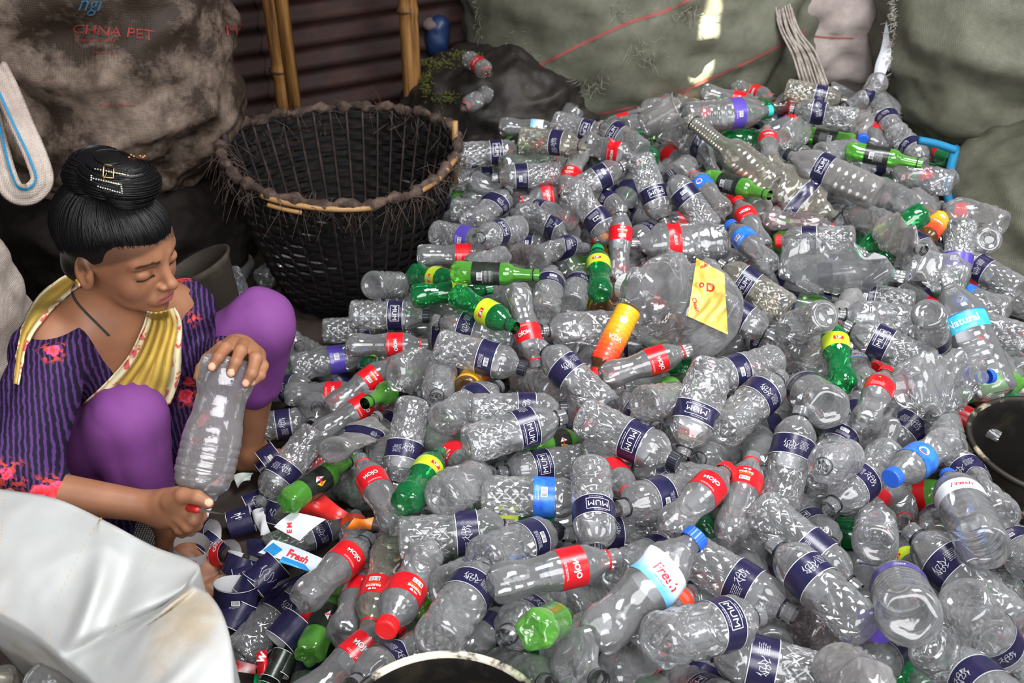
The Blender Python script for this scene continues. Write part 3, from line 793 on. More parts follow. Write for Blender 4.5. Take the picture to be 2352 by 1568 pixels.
# ------------------------------------------------------------------ what lies under the sorted bottles
def under_heap():
    rn = random.Random(11); m = MB(); cnt = 0
    BX = [(zplane(1015, 1732, .37), .19), (zplane(2412, 1022, .30), .18), (np.array([-.46, 2.44]), .34), (np.array([.5, 3.48]), .42), (np.array([1.76, 2.5]), .50), (np.array([1.6, 3.06]), .45), (np.array([-.03, 3.22]), .35)]
    while cnt < 460:
        x = rn.uniform(-.62, 1.5); y = rn.uniform(.85, 3.2); h = float(heap(x, y))
        if h < .05: continue
        z = h - rn.uniform(.065, .17)
        if z < .02: z = rn.uniform(.02, .04)
        if any((x - b_[0]) ** 2 + (y - b_[1]) ** 2 < r_ ** 2 for b_, r_ in BX): continue
        cnt += 1
        R = rn.choice((.028, .033, .033)); L = R * 5.6; ax = Vector((rn.gauss(0, 1), rn.gauss(0, 1), rn.gauss(0, .3))).normalized()
        q = ax.to_track_quat('Z', 'Y'); n = 12
        prf = [(.6, 0), (.97, .04), (1, .3), (1, .47), (1, .67), (.9, .78), (.42, .9), (.4, 1)]
        mt = rn.choices((0, 1, 2), (8, .6, .4))[0]; lb = rn.choices((3, 4, 0), (6, 2, 3))[0]
        V = [q @ Vector((r * R * (1 + .1 * math.sin(3 * k + cnt)) * math.cos(2 * math.pi * k / n), r * R * math.sin(2 * math.pi * k / n), (zz - .5) * L)) + Vector((x, y, z)) for r, zz in prf for k in range(n)]
        base = len(m.v)
        for i in range(len(prf) - 1):
            for k in range(n):
                m.f.append(tuple(base + t for t in (i * n + k, i * n + (k + 1) % n, (i + 1) * n + (k + 1) % n, (i + 1) * n + k))); m.m.append(lb if (i == 3 and lb) else mt)
        m.v += [tuple(p) for p in V]
        m.f.append(tuple(base + k for k in range(n))); m.m.append(mt)
    o = m.build('buried_bottles', [PET['clear'], PET['G'], PET['M'], LABM['n'], LABM['r']])
    tag(o, 'dim lower layers of clear bottles filling the heap below', 'bottles', kind='stuff')
    # added core under the heap; its grey sets how dark the gaps look
    nx, ny = 120, 130; gx = np.linspace(-.62, 1.6, nx); gy = np.linspace(.6, 3.4, ny); X, Y = np.meshgrid(gx, gy)
    Z = heap(X, Y) - .20; P = np.stack([X.ravel(), Y.ravel(), np.zeros(nx * ny)], 1)
    Z = Z.ravel() + .022 * fbm(P, 18, 3, 2) 
    P[:, 2] = np.maximum(Z, .004)
    keep = [(j * nx + i, j * nx + i + 1, (j + 1) * nx + i + 1, (j + 1) * nx + i) for j in range(ny - 1) for i in range(nx - 1)]
    keep = [f for f in keep if max(P[k, 2] for k in f) > .012 and all((P[f[0], 0] - b_[0]) ** 2 + (P[f[0], 1] - b_[1]) ** 2 > (r_ - .02) ** 2 for b_, r_ in BX)]
    mm = principled('heap_core', (.24, .24, .26), .4, .6, noise_col=((.04, .04, .04), 30, .4, .6), bump=(70, .9, .01))
    o = MB().add(P, keep).build('heap_core', mm)
    tag(o, 'added grey core of packed plastic filling the bottom of the heap', 'scrap', kind='stuff')
under_heap()

# ------------------------------------------------------------------ other finds on the heap
def on_heap(u, v, off=0.0):
    d = at(u, v, 1) - CAM; t = .8
    while t < 4.5:
        p = CAM + d * t
        if p[2] <= max(float(heap(p[0], p[1])), 0) + off: return p, t
        t += .008
    return p, t
def cup():
    a = np.array(on_heap(1478, 290, .05)[0]); b = np.array(on_heap(1568, 258, .10)[0])
    ax = b - a; ax[2] += .02; ax /= np.linalg.norm(ax); q = Vector(ax).to_track_quat('Z', 'Y'); n = 40; V = []; Fc = []
    for z, r in ((0, .001), (0, .034), (.003, .036), (.05, .041), (.10, .046), (.108, .047), (.110, .050), (.112, .048)):
        for k in range(n): an = 2 * math.pi * k / n; V.append(q @ Vector((r * math.cos(an) * (1 + .15 * z / .11), r * math.sin(an) * (1 - .1 * z / .11), z)) + Vector(a))
    for i in range(7):
        for k in range(n): k2 = (k + 1) % n; Fc.append((i * n + k, i * n + k2, (i + 1) * n + k2, (i + 1) * n + k))
    tag(MB().add(V, Fc).build('plastic_cup', PET['milky']), 'milky plastic cup tipped on its side under the great sack, rim outward', 'cup')
cup()

def sheet(pts, name, mat, lab, cat='wrapper', cur=.01, nu=14, nv=10, ink=None, text=None, group=None, seed=1, thick=.0006):
    """thin film with four corner points (world), curled"""
    A_, B_, C_, D_ = [np.array(p, float) for p in pts]
    V = []; Fc = []
    nrm = np.cross(B_ - A_, D_ - A_); nrm /= np.linalg.norm(nrm)
    flip = nrm @ (CAM - A_) < 0
    if flip: nrm = -nrm
    for j in range(nv + 1):
        for i in range(nu + 1):
            s, t = i / nu, j / nv
            p = A_ * (1 - s) * (1 - t) + B_ * s * (1 - t) + C_ * s * t + D_ * (1 - s) * t
            w = cur * (math.sin(s * math.pi) + .5 * math.sin(t * 5 + s * 4 + seed)); V.append(p + nrm * w)
    for j in range(nv):
        for i in range(nu): a = j * (nu + 1) + i; Fc.append((a, a + 1, a + nu + 2, a + nu + 1))
    if flip: Fc = [f[::-1] for f in Fc]
    o = MB().add(V, Fc).build(name, mat); tag(o, lab, cat, group)
    if text:
        bv = BVHTree.FromPolygons([Vector(x) for x in V], Fc)
        for (tx, s, t, hh, ik, rot, bold) in text:
            V2, Ff = text_mesh(tx, bold, 0); ex = (B_ - A_) / np.linalg.norm(B_ - A_); ey = np.cross(nrm, ex)
            c0 = A_ * (1 - s) * (1 - t) + B_ * s * (1 - t) + C_ * s * t + D_ * (1 - s) * t; cr_, sr = math.cos(rot), math.sin(rot); V3 = []
            for a, b in V2:
                p = c0 + ex * (a * cr_ - b * sr) * hh + ey * (a * sr + b * cr_) * hh
                h = bv.ray_cast(Vector(p + nrm * .2), Vector(-nrm)); V3.append((h[0] + Vector(nrm) * .0009) if h[0] else Vector(p + nrm * .01))
            MB().add(V3, Ff).build('lettering', INK[ik], o)
    return o
WHT = label_mat('film_white', (.74, .74, .75), (.68, .68, .70), back=(.6, .6, .6))
BOTTLES = r"""
W|n|-|2|clear|1.00|1.072,2.824,0.454|1.93,0.88,-0.59|crumpled clear bottle leaning against the frayed edge of the upper green sack
W|n|-|0|yellow|1.00|0.813,2.852,0.417|-2.09,1.42,-2.45|yellowed bottle, navy label, base toward woman, a bottle-length past the topmost cola bottle
C|r|-|1|pink|1.00|0.947,2.920,0.346|-1.52,-0.89,1.80|half-buried dented pinkish waisted clear bottle, red label, a bottle-length past the topmost cola bottle
W|n|-|1|clear|1.05|0.938,2.558,0.441|-1.50,-0.86,1.16|dented clear bottle, navy label, neck toward woman, a bottle-length behind the giant black-capped bottle
W|n|-|0|clear|1.00|1.095,2.870,0.377|-2.03,1.00,2.85|half-buried clear bottle, navy label, neck downhill, a bottle-length beside the upper green sack, woman's side
C|r|-|1|clear|1.00|1.060,2.634,0.320|1.09,1.27,2.75|half-buried dented waisted clear bottle, red label, neck uphill, a bottle-length past the giant black-capped bottle
C|0|B|2|milky|1.00|1.022,2.786,0.381|-1.99,-1.32,-2.95|half-buried crumpled milky unlabelled waisted bottle, blue cap, a bottle-length behind the giant black-capped bottle
M|k|-|0|clear|1.00|0.962,2.613,0.351|-1.72,1.45,0.93|half-buried lime bottle, black label, neck toward woman, just behind the giant black-capped bottle
M|k|-|0|clear|1.00|0.905,2.501,0.380|1.60,-0.72,1.14|bright lime bottle with black barcode label pointing at the upper green sack
W|n|-|0|clear|1.00|1.091,2.666,0.365|-2.48,1.43,2.42|half-buried clear bottle, navy label, neck downhill, well in front of the upper green sack
C|r|-|0|clear|1.00|0.687,2.439,0.368|0.43,-1.43,-2.14|half-buried waisted clear bottle, red label, neck uphill, just past the ribbed funnel bottle
V|n|K|0|milky|1.00|0.929,2.280,0.356|1.39,-0.71,-2.15|biggest clear bottle, black cap and navy label, near the ribbed funnel bottle
W|0|-|2|clear|0.90|0.740,2.542,0.397|-1.69,-0.38,-0.66|half-buried crumpled unlabelled clear bottle, neck uphill, a bottle-length behind the giant black-capped bottle
W|0|-|1|clear|1.00|0.812,2.565,0.327|1.87,-0.75,-3.12|mostly buried dented unlabelled clear bottle, just beside the giant black-capped bottle, woman's side
C|b|B|2|clear|0.95|0.827,2.711,0.333|1.79,-0.16,-3.06|crumpled waisted clear bottle, blue cap, between the ribbed funnel bottle and the topmost cola bottle
W|0|-|1|clear|1.00|1.180,2.423,0.317|1.58,-0.16,-2.13|half-buried dented unlabelled clear bottle, a bottle-length behind the green-capped bottle by the loose curl
W|0|-|1|clear|1.00|1.088,2.286,0.283|1.63,-0.49,-3.09|half-buried dented unlabelled clear bottle, neck uphill, just past the green-capped bottle by the loose curl
W|0|-|0|clear|1.00|0.828,2.490,0.372|-1.74,-0.61,-0.93|half-buried unlabelled clear bottle, base toward woman, close behind the giant black-capped bottle
C|0|B|0|clear|0.95|1.007,3.776,0.027|0.20,-1.50,-2.07|mostly buried unlabelled waisted clear bottle, blue cap, neck uphill, just past the topmost cola bottle
C|r|-|0|clear|1.00|0.552,2.787,0.434|-1.67,-0.43,-1.94|crimson-banded cola bottle resting topmost against the great green sack
C|r|-|0|clear|0.95|0.712,3.068,0.344|-1.45,-0.39,-2.66|half-buried waisted clear bottle, red label, base toward woman, close past the topmost cola bottle
V|p|T|0|clear|0.97|0.463,2.549,0.451|1.59,-0.68,1.81|water bottle with purple and blue label and teal cap at the heap's back
G|0|-|1|clear|0.95|0.692,2.884,0.351|1.35,-0.48,-0.69|half-buried dented unlabelled green bottle, neck toward woman, close in front of the topmost cola bottle
G|0|-|1|clear|0.95|0.772,2.824,0.361|1.70,-0.53,-2.54|half-buried dented unlabelled green bottle, neck toward woman, close past the topmost cola bottle
C|0|R|0|yellow|1.00|0.498,2.883,0.364|-1.36,-0.17,-2.84|half-buried yellowed unlabelled waisted bottle, red cap, base toward woman, just past the plastic cup
C|0|R|0|clear|0.90|0.717,3.061,0.298|1.32,-0.70,-0.49|mostly buried unlabelled waisted clear bottle, red cap, close beside the topmost cola bottle, woman's side
W|0|-|1|clear|0.95|0.526,2.921,0.332|1.45,-0.69,-1.10|mostly buried dented unlabelled clear bottle, neck toward woman, close past the great green sack
W|n|-|0|clear|1.00|0.312,2.664,0.374|-2.37,1.24,-1.33|half-buried clear bottle, navy label, base toward woman, close beside the great green sack, woman's side
V|n|-|2|clear|0.90|0.422,2.622,0.404|1.95,-0.09,0.69|crumpled large clear bottle, navy label, neck downhill, just past the plastic cup
T|0|-|0|yellow|1.00|0.660,2.289,0.378|1.23,-0.37,-2.27|grimy ribbed funnel-necked bottle lying near the back of the heap
W|n|-|1|clear|1.00|0.349,2.470,0.387|1.43,-0.47,-2.43|dented clear bottle, navy label, neck uphill, just beside the plastic cup, woman's side
W|n|-|0|clear|1.00|0.120,2.691,0.382|-1.70,-0.57,-1.91|half-buried clear bottle, navy label, a bottle-length beside the great green sack, woman's side
C|f|-|0|clear|1.00|-0.036,2.763,0.340|1.61,-0.57,1.41|half-buried waisted clear bottle, white-and-blue label, well beside the great green sack, woman's side
W|n|-|0|yellow|1.00|0.025,2.492,0.418|1.30,1.49,0.95|yellowed bottle with a faded navy label near the basket end of the heap
J|o|-|0|clear|0.90|0.233,2.625,0.321|1.85,-0.50,-2.95|mostly buried orange bottle, orange label, a bottle-length beside the great green sack, woman's side
G|0|G|0|clear|1.00|0.376,2.495,0.352|1.67,-1.22,3.10|green bottle with green cap standing neck-up at the heap's back
C|r|-|2|clear|1.00|0.193,2.514,0.402|-1.68,-0.35,-2.09|crumpled waisted clear bottle, red label, a bottle-length beside the plastic cup, woman's side
M|k|-|0|clear|0.90|-0.002,2.800,0.279|-1.40,-0.56,-2.91|mostly buried lime bottle, black label, neck downhill, well beside the great green sack, woman's side
C|r|R|0|clear|0.95|0.021,2.466,0.311|2.36,-1.53,2.47|half-buried waisted clear bottle, red label, red cap, neck uphill, well behind the crosswise green bottle
C|0|-|0|green|1.00|-0.028,2.435,0.367|-1.70,-0.13,-1.00|half-buried unlabelled waisted clear bottle, base toward woman, well beside the great green sack, woman's side
C|r|-|0|milky|1.00|0.187,2.497,0.381|1.91,0.49,-0.16|milky waisted bottle, red label, neck downhill, well beside the plastic cup, woman's side
W|n|-|0|clear|1.00|0.139,2.295,0.348|1.25,-0.14,2.03|clear bottle, navy label, base toward woman, well beside the plastic cup, woman's side
W|n|-|0|clear|1.07|0.321,2.321,0.441|-2.81,-0.81,-1.58|clear bottle, navy label, neck downhill, a bottle-length in front of the plastic cup
W|n|-|0|clear|1.00|0.125,2.407,0.355|-1.66,1.31,1.59|clear bottle, navy label, neck toward woman, well behind the crosswise green bottle
W|0|-|2|clear|1.00|0.148,2.691,0.286|1.33,-0.40,-0.37|mostly buried crumpled unlabelled clear bottle, well beside the great green sack, woman's side
W|0|-|0|clear|1.00|0.421,2.331,0.385|-2.00,-0.98,0.00|unlabelled clear bottle, base facing out, just in front of the plastic cup
C|0|K|0|clear|0.95|0.474,2.666,0.287|1.45,-1.06,-0.27|mostly buried unlabelled waisted clear bottle, black cap, just in front of the plastic cup
C|b|-|0|clear|1.00|0.517,2.167,0.367|1.36,-0.87,-2.66|waisted clear bottle, blue label, neck uphill, just in front of the ribbed funnel bottle
W|n|K|0|clear|1.02|0.484,2.134,0.337|0.48,0.95,2.84|clear bottle, navy label, black cap, a bottle-length beside the ribbed funnel bottle, woman's side
M|k|-|0|clear|1.00|0.508,2.361,0.366|1.42,-0.70,0.81|lime bottle with a black label amid clear ones behind the red-capped cola bottle
C|r|R|0|clear|1.00|0.596,2.067,0.323|1.06,-1.14,-2.49|red-capped cola bottle with red label, midway up the heap behind the jug
W|0|-|0|milky|1.00|0.627,2.247,0.333|1.95,-0.95,2.85|milky unlabelled bottle, base facing out, a bottle-length in front of the ribbed funnel bottle
G|0|-|1|clear|1.00|0.744,2.617,0.345|1.59,-0.68,-1.93|half-buried dented unlabelled green bottle, neck toward woman, close past the ribbed funnel bottle
V|n|-|2|yellow|0.95|0.660,2.401,0.386|2.46,1.10,1.73|crumpled yellowed large bottle, navy label, close beside the giant black-capped bottle, woman's side
C|r|-|1|clear|1.00|0.763,2.414,0.247|-1.29,-0.68,2.28|mostly buried dented waisted clear bottle, red label, neck downhill, a bottle-length behind the yellow-tinted bottle
C|0|-|1|pink|1.00|0.636,2.243,0.313|-1.55,-0.74,-1.98|dented pinkish unlabelled waisted clear bottle, a bottle-length in front of the giant black-capped bottle
W|n|R|0|clear|1.05|0.828,2.113,0.322|-2.12,1.30,0.84|clear bottle, navy label, red cap, just beside the flattened sheet bottle, woman's side
W|0|-|1|clear|1.00|0.951,2.189,0.310|1.73,-0.31,-2.68|half-buried dented unlabelled clear bottle, close beside the green-capped bottle by the loose curl, woman's side
V|0|-|0|clear|0.95|1.044,2.240,0.317|1.66,-0.43,-2.82|half-buried unlabelled large clear bottle, just behind the green-capped bottle by the loose curl
G|y|G|0|clear|1.05|0.990,2.133,0.385|2.14,-0.64,-1.62|green soft-drink bottle with green cap, beside the loose curl of milky plastic
J|o|-|0|clear|0.95|1.094,2.263,0.297|1.38,-1.22,-0.41|half-buried orange bottle, orange label, neck downhill, just past the green-capped bottle by the loose curl
W|n|-|1|clear|1.00|0.957,2.187,0.311|1.57,-0.41,0.22|half-buried dented clear bottle, navy label, just past the green-capped bottle by the loose curl
W|0|-|3|milky|0.95|0.876,2.088,0.368|-1.38,-0.43,-2.99|milky torn bottle curling over the green soft-drink bottle
V|0|t|3|clear|1.00|0.623,1.996,0.338|-1.55,-0.35,-1.93|long flattened clear bottle with a teal ring, squashed into a sheet
W|0|-|2|clear|1.00|1.025,1.916,0.329|1.61,-0.70,-2.15|crumpled unlabelled clear bottle, a bottle-length past the green-capped bottle by the loose curl
W|p|-|0|clear|1.00|1.059,2.077,0.389|2.31,0.07,-0.23|clear bottle, purple label, neck downhill, a bottle-length past the green-capped bottle by the loose curl
W|0|-|1|clear|1.00|1.208,2.164,0.333|1.70,-0.75,-2.57|half-buried dented unlabelled clear bottle, well past the green-capped bottle by the loose curl
W|0|-|0|clear|1.00|1.137,2.082,0.338|2.24,0.54,-2.95|half-buried unlabelled clear bottle, base facing out, well past the green-capped bottle by the loose curl
W|n|-|0|clear|1.00|1.189,1.976,0.262|-1.46,-0.78,0.54|half-buried clear bottle, navy label, neck toward woman, a bottle-length behind the turquoise-labelled bottle
W|b|-|1|clear|1.00|1.141,1.913,0.247|-1.75,1.33,0.60|half-buried dented clear bottle, blue label, neck toward woman, just behind the turquoise-labelled bottle
W|0|-|0|clear|1.00|1.319,2.036,0.155|1.68,-0.32,-2.48|mostly buried unlabelled clear bottle, neck toward woman, a bottle-length past the turquoise-labelled bottle
W|0|-|0|clear|1.00|1.164,1.813,0.232|1.60,-0.41,-2.21|half-buried unlabelled clear bottle, neck toward woman, close past the turquoise-labelled bottle
V|a|-|0|clear|1.02|0.980,1.586,0.257|0.83,-0.68,-2.35|large bottle with turquoise label, on the heap's bucket side
W|n|-|0|clear|1.00|0.912,1.901,0.271|-2.43,1.56,0.35|half-buried clear bottle, navy label, neck toward woman, just past the flattened sheet bottle
C|0|-|0|milky|1.00|0.781,1.919,0.281|1.22,-1.26,-0.22|half-buried milky unlabelled waisted bottle, neck downhill, just in front of the flattened sheet bottle
W|0|-|1|clear|1.00|0.861,1.741,0.323|1.42,-0.63,-1.55|dented unlabelled clear bottle, neck toward woman, a bottle-length past the slender green bottle
W|0|-|1|clear|0.95|0.902,1.866,0.226|1.99,-0.81,2.76|mostly buried dented unlabelled clear bottle, neck uphill, a bottle-length past the slender green bottle
W|n|-|0|clear|1.02|0.813,1.627,0.430|-2.80,-0.50,0.09|clear bottle, navy label, base facing out, just beside the turquoise-labelled bottle, woman's side
W|n|-|0|clear|1.05|0.839,1.601,0.319|1.36,-0.82,-2.02|clear bottle, navy label, neck toward woman, just past the slender green bottle
G|y|-|0|clear|1.00|0.641,1.527,0.321|0.11,-1.36,-1.78|slender green bottle, lime label, lying on the slope behind the white wrapped bottle
W|0|-|0|clear|1.02|0.616,1.635,0.418|2.34,-0.16,-2.98|unlabelled clear bottle, base facing out, just beside the slender green bottle, woman's side
W|0|-|1|clear|1.00|0.622,1.627,0.301|1.89,-0.65,2.88|half-buried dented unlabelled clear bottle, neck uphill, just beside the slender green bottle, woman's side
W|n|-|0|yellow|1.07|0.615,1.852,0.288|1.25,-0.36,-2.09|yellow-tinted clear bottle with navy label beside the yellow jug wrapper
W|n|-|0|clear|1.07|0.417,1.876,0.319|-2.14,1.19,-2.78|clear bottle, navy label, base toward woman, just in front of the yellow-tinted bottle
W|n|-|1|clear|1.00|0.591,1.705,0.241|-1.79,-0.48,0.44|half-buried dented clear bottle, navy label, a bottle-length beside the slender green bottle, woman's side
C|r|-|2|clear|1.00|0.182,2.409,0.290|1.49,-0.38,-1.22|half-buried crumpled waisted clear bottle, red label, neck toward woman, well past the crosswise green bottle
W|n|-|0|clear|1.00|0.153,2.204,0.327|-1.74,-0.58,0.98|clear bottle, navy label, neck toward woman, well past the crosswise green bottle
W|n|-|1|clear|1.12|0.146,2.240,0.397|2.11,-0.17,0.58|dented clear bottle, navy label, neck downhill, well in front of the plastic cup
W|n|-|1|clear|1.00|0.203,2.396,0.308|1.51,-0.45,0.55|half-buried dented clear bottle, navy label, base toward woman, well in front of the plastic cup
J|o|-|0|clear|0.95|0.263,2.152,0.269|1.95,-0.68,-3.08|mostly buried orange bottle, orange label, neck toward woman, well beside the big jug, woman's side
C|r|k|0|clear|1.00|0.248,1.979,0.287|0.85,0.30,2.80|upright-lying clear cola bottle, red barcode label, directly behind the jug's neck
W|n|-|0|clear|1.00|0.397,2.284,0.272|-1.47,-0.09,2.45|half-buried clear bottle, navy label, neck downhill, a bottle-length behind the big jug
V|r|-|1|clear|0.90|0.517,2.097,0.325|1.51,-0.79,-1.41|dented large clear bottle, red label, neck toward woman, a bottle-length behind the big jug
W|n|-|1|clear|1.00|0.488,2.145,0.290|1.98,-0.86,-1.78|half-buried dented clear bottle, navy label, neck toward woman, just behind the big jug
C|b|B|0|clear|1.02|0.582,1.924,0.355|-0.24,1.49,1.68|small water bottle with a bright blue barcode label, blue ring, behind the jug
W|n|-|2|clear|1.05|0.015,2.230,0.330|1.88,-0.09,0.93|crumpled clear bottle, navy label, neck downhill, well past the crosswise green bottle
W|n|-|0|clear|1.00|-0.061,2.237,0.240|1.53,-0.32,1.38|half-buried clear bottle, navy label, base toward woman, a bottle-length past the crosswise green bottle
W|n|-|2|clear|1.02|0.057,1.977,0.333|1.69,-0.28,2.26|crumpled clear bottle, navy label, base toward woman, well behind the orange juice bottle
G|y|G|0|clear|1.00|0.195,1.857,0.323|1.22,-1.35,-2.83|green bottle with green cap standing beside the jug's white cap
J|o|-|0|yellow|1.00|0.200,1.864,0.280|2.26,-1.02,2.54|half-buried orange bottle, orange label, base facing out, just behind the orange juice bottle
J|o|R|0|clear|1.02|0.245,1.733,0.372|2.61,-0.91,-1.49|orange juice bottle with red cap and orange sleeve, in front of the jug
Q|w|W|1|clear|1.00|0.415,1.672,0.383|1.86,-0.60,-2.72|large crumpled plastic jug with white neck and yellow wrapper, centre of the heap
W|n|-|0|clear|1.00|0.068,1.751,0.342|1.54,0.28,3.00|clear bottle, navy label, neck uphill, well beside the orange juice bottle, woman's side
C|0|-|0|clear|1.00|0.067,1.746,0.299|-2.27,-0.83,0.42|half-buried unlabelled waisted clear bottle, a bottle-length beside the orange juice bottle, woman's side
W|n|-|0|clear|1.02|0.128,1.826,0.317|-1.91,0.98,-0.49|clear bottle, navy label, base facing out, a bottle-length behind the orange juice bottle
C|r|r|0|clear|1.00|0.010,1.784,0.394|-2.56,-0.78,-2.06|waisted clear bottle, red label, neck downhill, a bottle-length past the crosswise green bottle
W|0|-|1|clear|1.00|0.227,1.759,0.306|1.34,-0.89,-1.09|dented unlabelled clear bottle, neck toward woman, just beside the orange juice bottle, woman's side
W|0|-|1|green|1.00|0.086,1.976,0.278|1.81,-0.18,-2.30|half-buried dented unlabelled clear bottle, neck toward woman, a bottle-length past the crosswise green bottle
W|0|-|1|pink|1.00|0.075,2.047,0.293|1.88,-0.20,-2.61|half-buried dented pinkish unlabelled clear bottle, neck toward woman, a bottle-length past the crosswise green bottle
W|0|-|0|clear|1.00|0.546,2.046,0.280|1.90,-0.33,-3.09|mostly buried unlabelled clear bottle, neck toward woman, close beside the yellow-tinted bottle, woman's side
W|n|-|0|clear|1.00|-0.172,2.539,0.272|-1.62,1.46,-1.51|half-buried clear bottle, navy label, base toward woman, well behind the crosswise green bottle
W|n|-|0|clear|1.00|-0.029,2.736,0.213|-1.48,-0.72,1.87|mostly buried clear bottle, navy label, neck toward woman, well behind the crosswise green bottle
C|b|-|0|clear|0.95|-0.106,2.673,0.180|-1.24,-0.55,-2.88|mostly buried waisted clear bottle, blue label, base toward woman, well behind the crosswise green bottle
W|n|-|1|clear|1.05|-0.105,2.203,0.311|-1.23,1.23,-0.24|dented clear bottle, navy label, neck uphill, well behind the crosswise green bottle
W|n|-|0|clear|1.00|-0.160,2.393,0.255|0.88,1.47,0.66|clear bottle, navy label, base toward woman, well behind the crosswise green bottle
W|0|-|1|clear|1.00|-0.235,2.686,0.102|-1.41,-0.49,-2.42|half-buried dented unlabelled clear bottle, base toward woman, a bottle-length behind the crosswise green bottle
W|n|-|1|clear|1.00|-0.241,2.677,0.088|-1.73,-0.48,-1.91|half-buried dented clear bottle, navy label, base toward woman, a bottle-length behind the crosswise green bottle
W|p|-|0|clear|1.02|-0.196,2.237,0.272|1.41,-0.69,1.07|clear bottle, purple label, base toward woman, just behind the crosswise green bottle
W|n|-|0|clear|1.00|0.019,2.187,0.314|1.23,-0.72,-0.41|clear bottle, navy label, neck toward woman, a bottle-length behind the crosswise green bottle
C|r|-|0|clear|1.00|-0.228,2.093,0.288|1.54,1.27,1.55|waisted clear bottle, red label, base toward woman, just behind the crosswise green bottle
W|0|-|1|clear|0.95|-0.167,2.271,0.166|-1.94,-0.09,-0.30|half-buried dented unlabelled clear bottle, base toward woman, just behind the crosswise green bottle
W|n|K|0|clear|1.00|-0.397,2.093,0.084|-0.89,1.08,-0.43|black-capped clear bottle with navy label on the heap edge below the basket
W|n|-|0|clear|1.00|-0.592,2.799,0.063|1.77,-0.21,1.33|clear bottle on the heap's edge pressed against the basket's shadowed side
W|0|-|0|clear|1.00|-0.644,2.595,0.062|-1.81,-0.69,-0.59|half-buried unlabelled clear bottle, base toward woman, well in front of the wicker basket
W|n|-|0|clear|1.00|-0.763,2.303,0.119|-2.95,-0.95,-1.28|diamond-patterned bottle behind the woman's raised purple knee
W|b|-|0|clear|1.00|-0.808,2.411,0.033|1.51,0.39,0.34|clear bottle with blue label just behind the raised purple knee
W|0|-|0|clear|1.00|-0.324,1.957,0.289|-2.10,-0.22,-0.28|unlabelled clear bottle, base facing out, a bottle-length beside the crosswise green bottle, woman's side
W|0|K|0|clear|1.00|-0.187,2.274,0.153|1.06,-1.00,0.37|half-buried unlabelled clear bottle, black cap, close beside the crosswise green bottle, woman's side
W|0|-|1|clear|1.00|-0.128,2.384,0.082|-1.94,-0.51,-0.07|mostly buried dented unlabelled clear bottle, base toward woman, just behind the crosswise green bottle
G|y|-|0|clear|1.00|-0.241,2.083,0.243|-1.23,-0.37,-2.55|dark green bottle, petalled base toward the basket
G|y|-|0|clear|1.00|-0.227,1.903,0.293|-1.56,-0.39,-1.42|pale green bottle lying crossways, base toward the woman
G|y|-|0|clear|1.02|-0.123,1.806,0.358|-1.53,-0.53,-2.40|green bottle with lime label sloping down below the crosswise green one
M|k|-|0|clear|1.00|-0.132,1.884,0.367|1.50,-0.78,1.47|lime bottle with black barcode label, base toward the woman, behind the crosswise green bottle
C|r|-|0|clear|1.00|-0.183,2.048,0.242|1.81,-0.83,1.90|half-buried waisted clear bottle, red label, base toward woman, close past the crosswise green bottle
C|0|k|0|clear|1.00|-0.020,2.080,0.294|1.25,-0.17,-0.49|unlabelled waisted clear bottle, neck toward woman, just past the crosswise green bottle
W|0|-|1|clear|1.00|-0.061,2.000,0.241|-1.15,-0.74,-2.73|half-buried dented unlabelled clear bottle, base toward woman, a bottle-length past the crosswise green bottle
W|0|-|0|clear|1.00|-0.542,2.072,0.030|-1.29,-0.94,-2.63|half-buried unlabelled clear bottle, neck downhill, close beside the blue-capped bottle by the knee, woman's side
W|n|K|0|clear|1.05|-0.380,1.955,0.209|-1.60,-0.75,-1.56|clear bottle, navy label, black cap, a bottle-length beside the crosswise green bottle, woman's side
W|n|-|0|clear|1.00|-0.650,2.153,0.030|-1.09,1.21,-1.88|clear bottle, navy label, base toward woman, close past the woman's raised knee
W|n|-|0|clear|1.00|-0.479,2.079,0.076|-1.76,1.45,-1.63|half-buried clear bottle, navy label, base toward woman, just past the blue-capped bottle by the knee
W|0|-|0|clear|1.00|-0.593,2.028,0.023|1.09,-0.56,0.13|half-buried unlabelled clear bottle, open neck facing out, just in front of the woman's raised knee
C|r|-|0|clear|1.00|-0.377,1.860,0.189|-1.58,-0.56,-1.55|waisted clear bottle, red label, a bottle-length past the blue-capped bottle by the knee
W|n|-|0|clear|1.05|0.007,1.731,0.285|-1.46,-0.29,1.22|clear bottle, navy label, neck toward woman, just in front of the crosswise green bottle
W|0|-|1|clear|1.00|-0.268,2.069,0.162|-1.41,-0.40,-1.98|half-buried dented unlabelled clear bottle, base toward woman, close beside the crosswise green bottle, woman's side
W|n|-|0|clear|0.95|-0.641,2.723,0.023|-1.19,-0.36,-2.69|mostly buried clear bottle, navy label, base toward woman, well in front of the wicker basket
W|0|-|0|clear|1.00|-0.130,2.035,0.114|1.48,-0.85,-1.24|mostly buried unlabelled clear bottle, neck toward woman, just in front of the crosswise green bottle
W|n|-|2|clear|1.00|-0.115,1.828,0.205|-1.96,-0.19,0.82|half-buried crumpled clear bottle, navy label, a bottle-length in front of the crosswise green bottle
W|0|-|0|clear|1.00|0.017,2.495,0.243|1.52,-0.14,-1.32|half-buried unlabelled clear bottle, neck toward woman, well behind the crosswise green bottle
J|0|-|0|yellow|1.00|-0.120,2.115,0.218|1.90,-0.35,-2.80|mostly buried unlabelled orange bottle, neck toward woman, close behind the crosswise green bottle
W|p|B|0|clear|1.05|-0.528,1.919,0.078|1.56,-0.20,1.88|clear bottle with purple label and blue cap, beside the knee
G|y|-|0|clear|1.00|-0.304,1.995,0.064|1.15,-0.50,-0.04|half-buried green bottle, lime label, neck toward woman, just past the blue-capped bottle by the knee
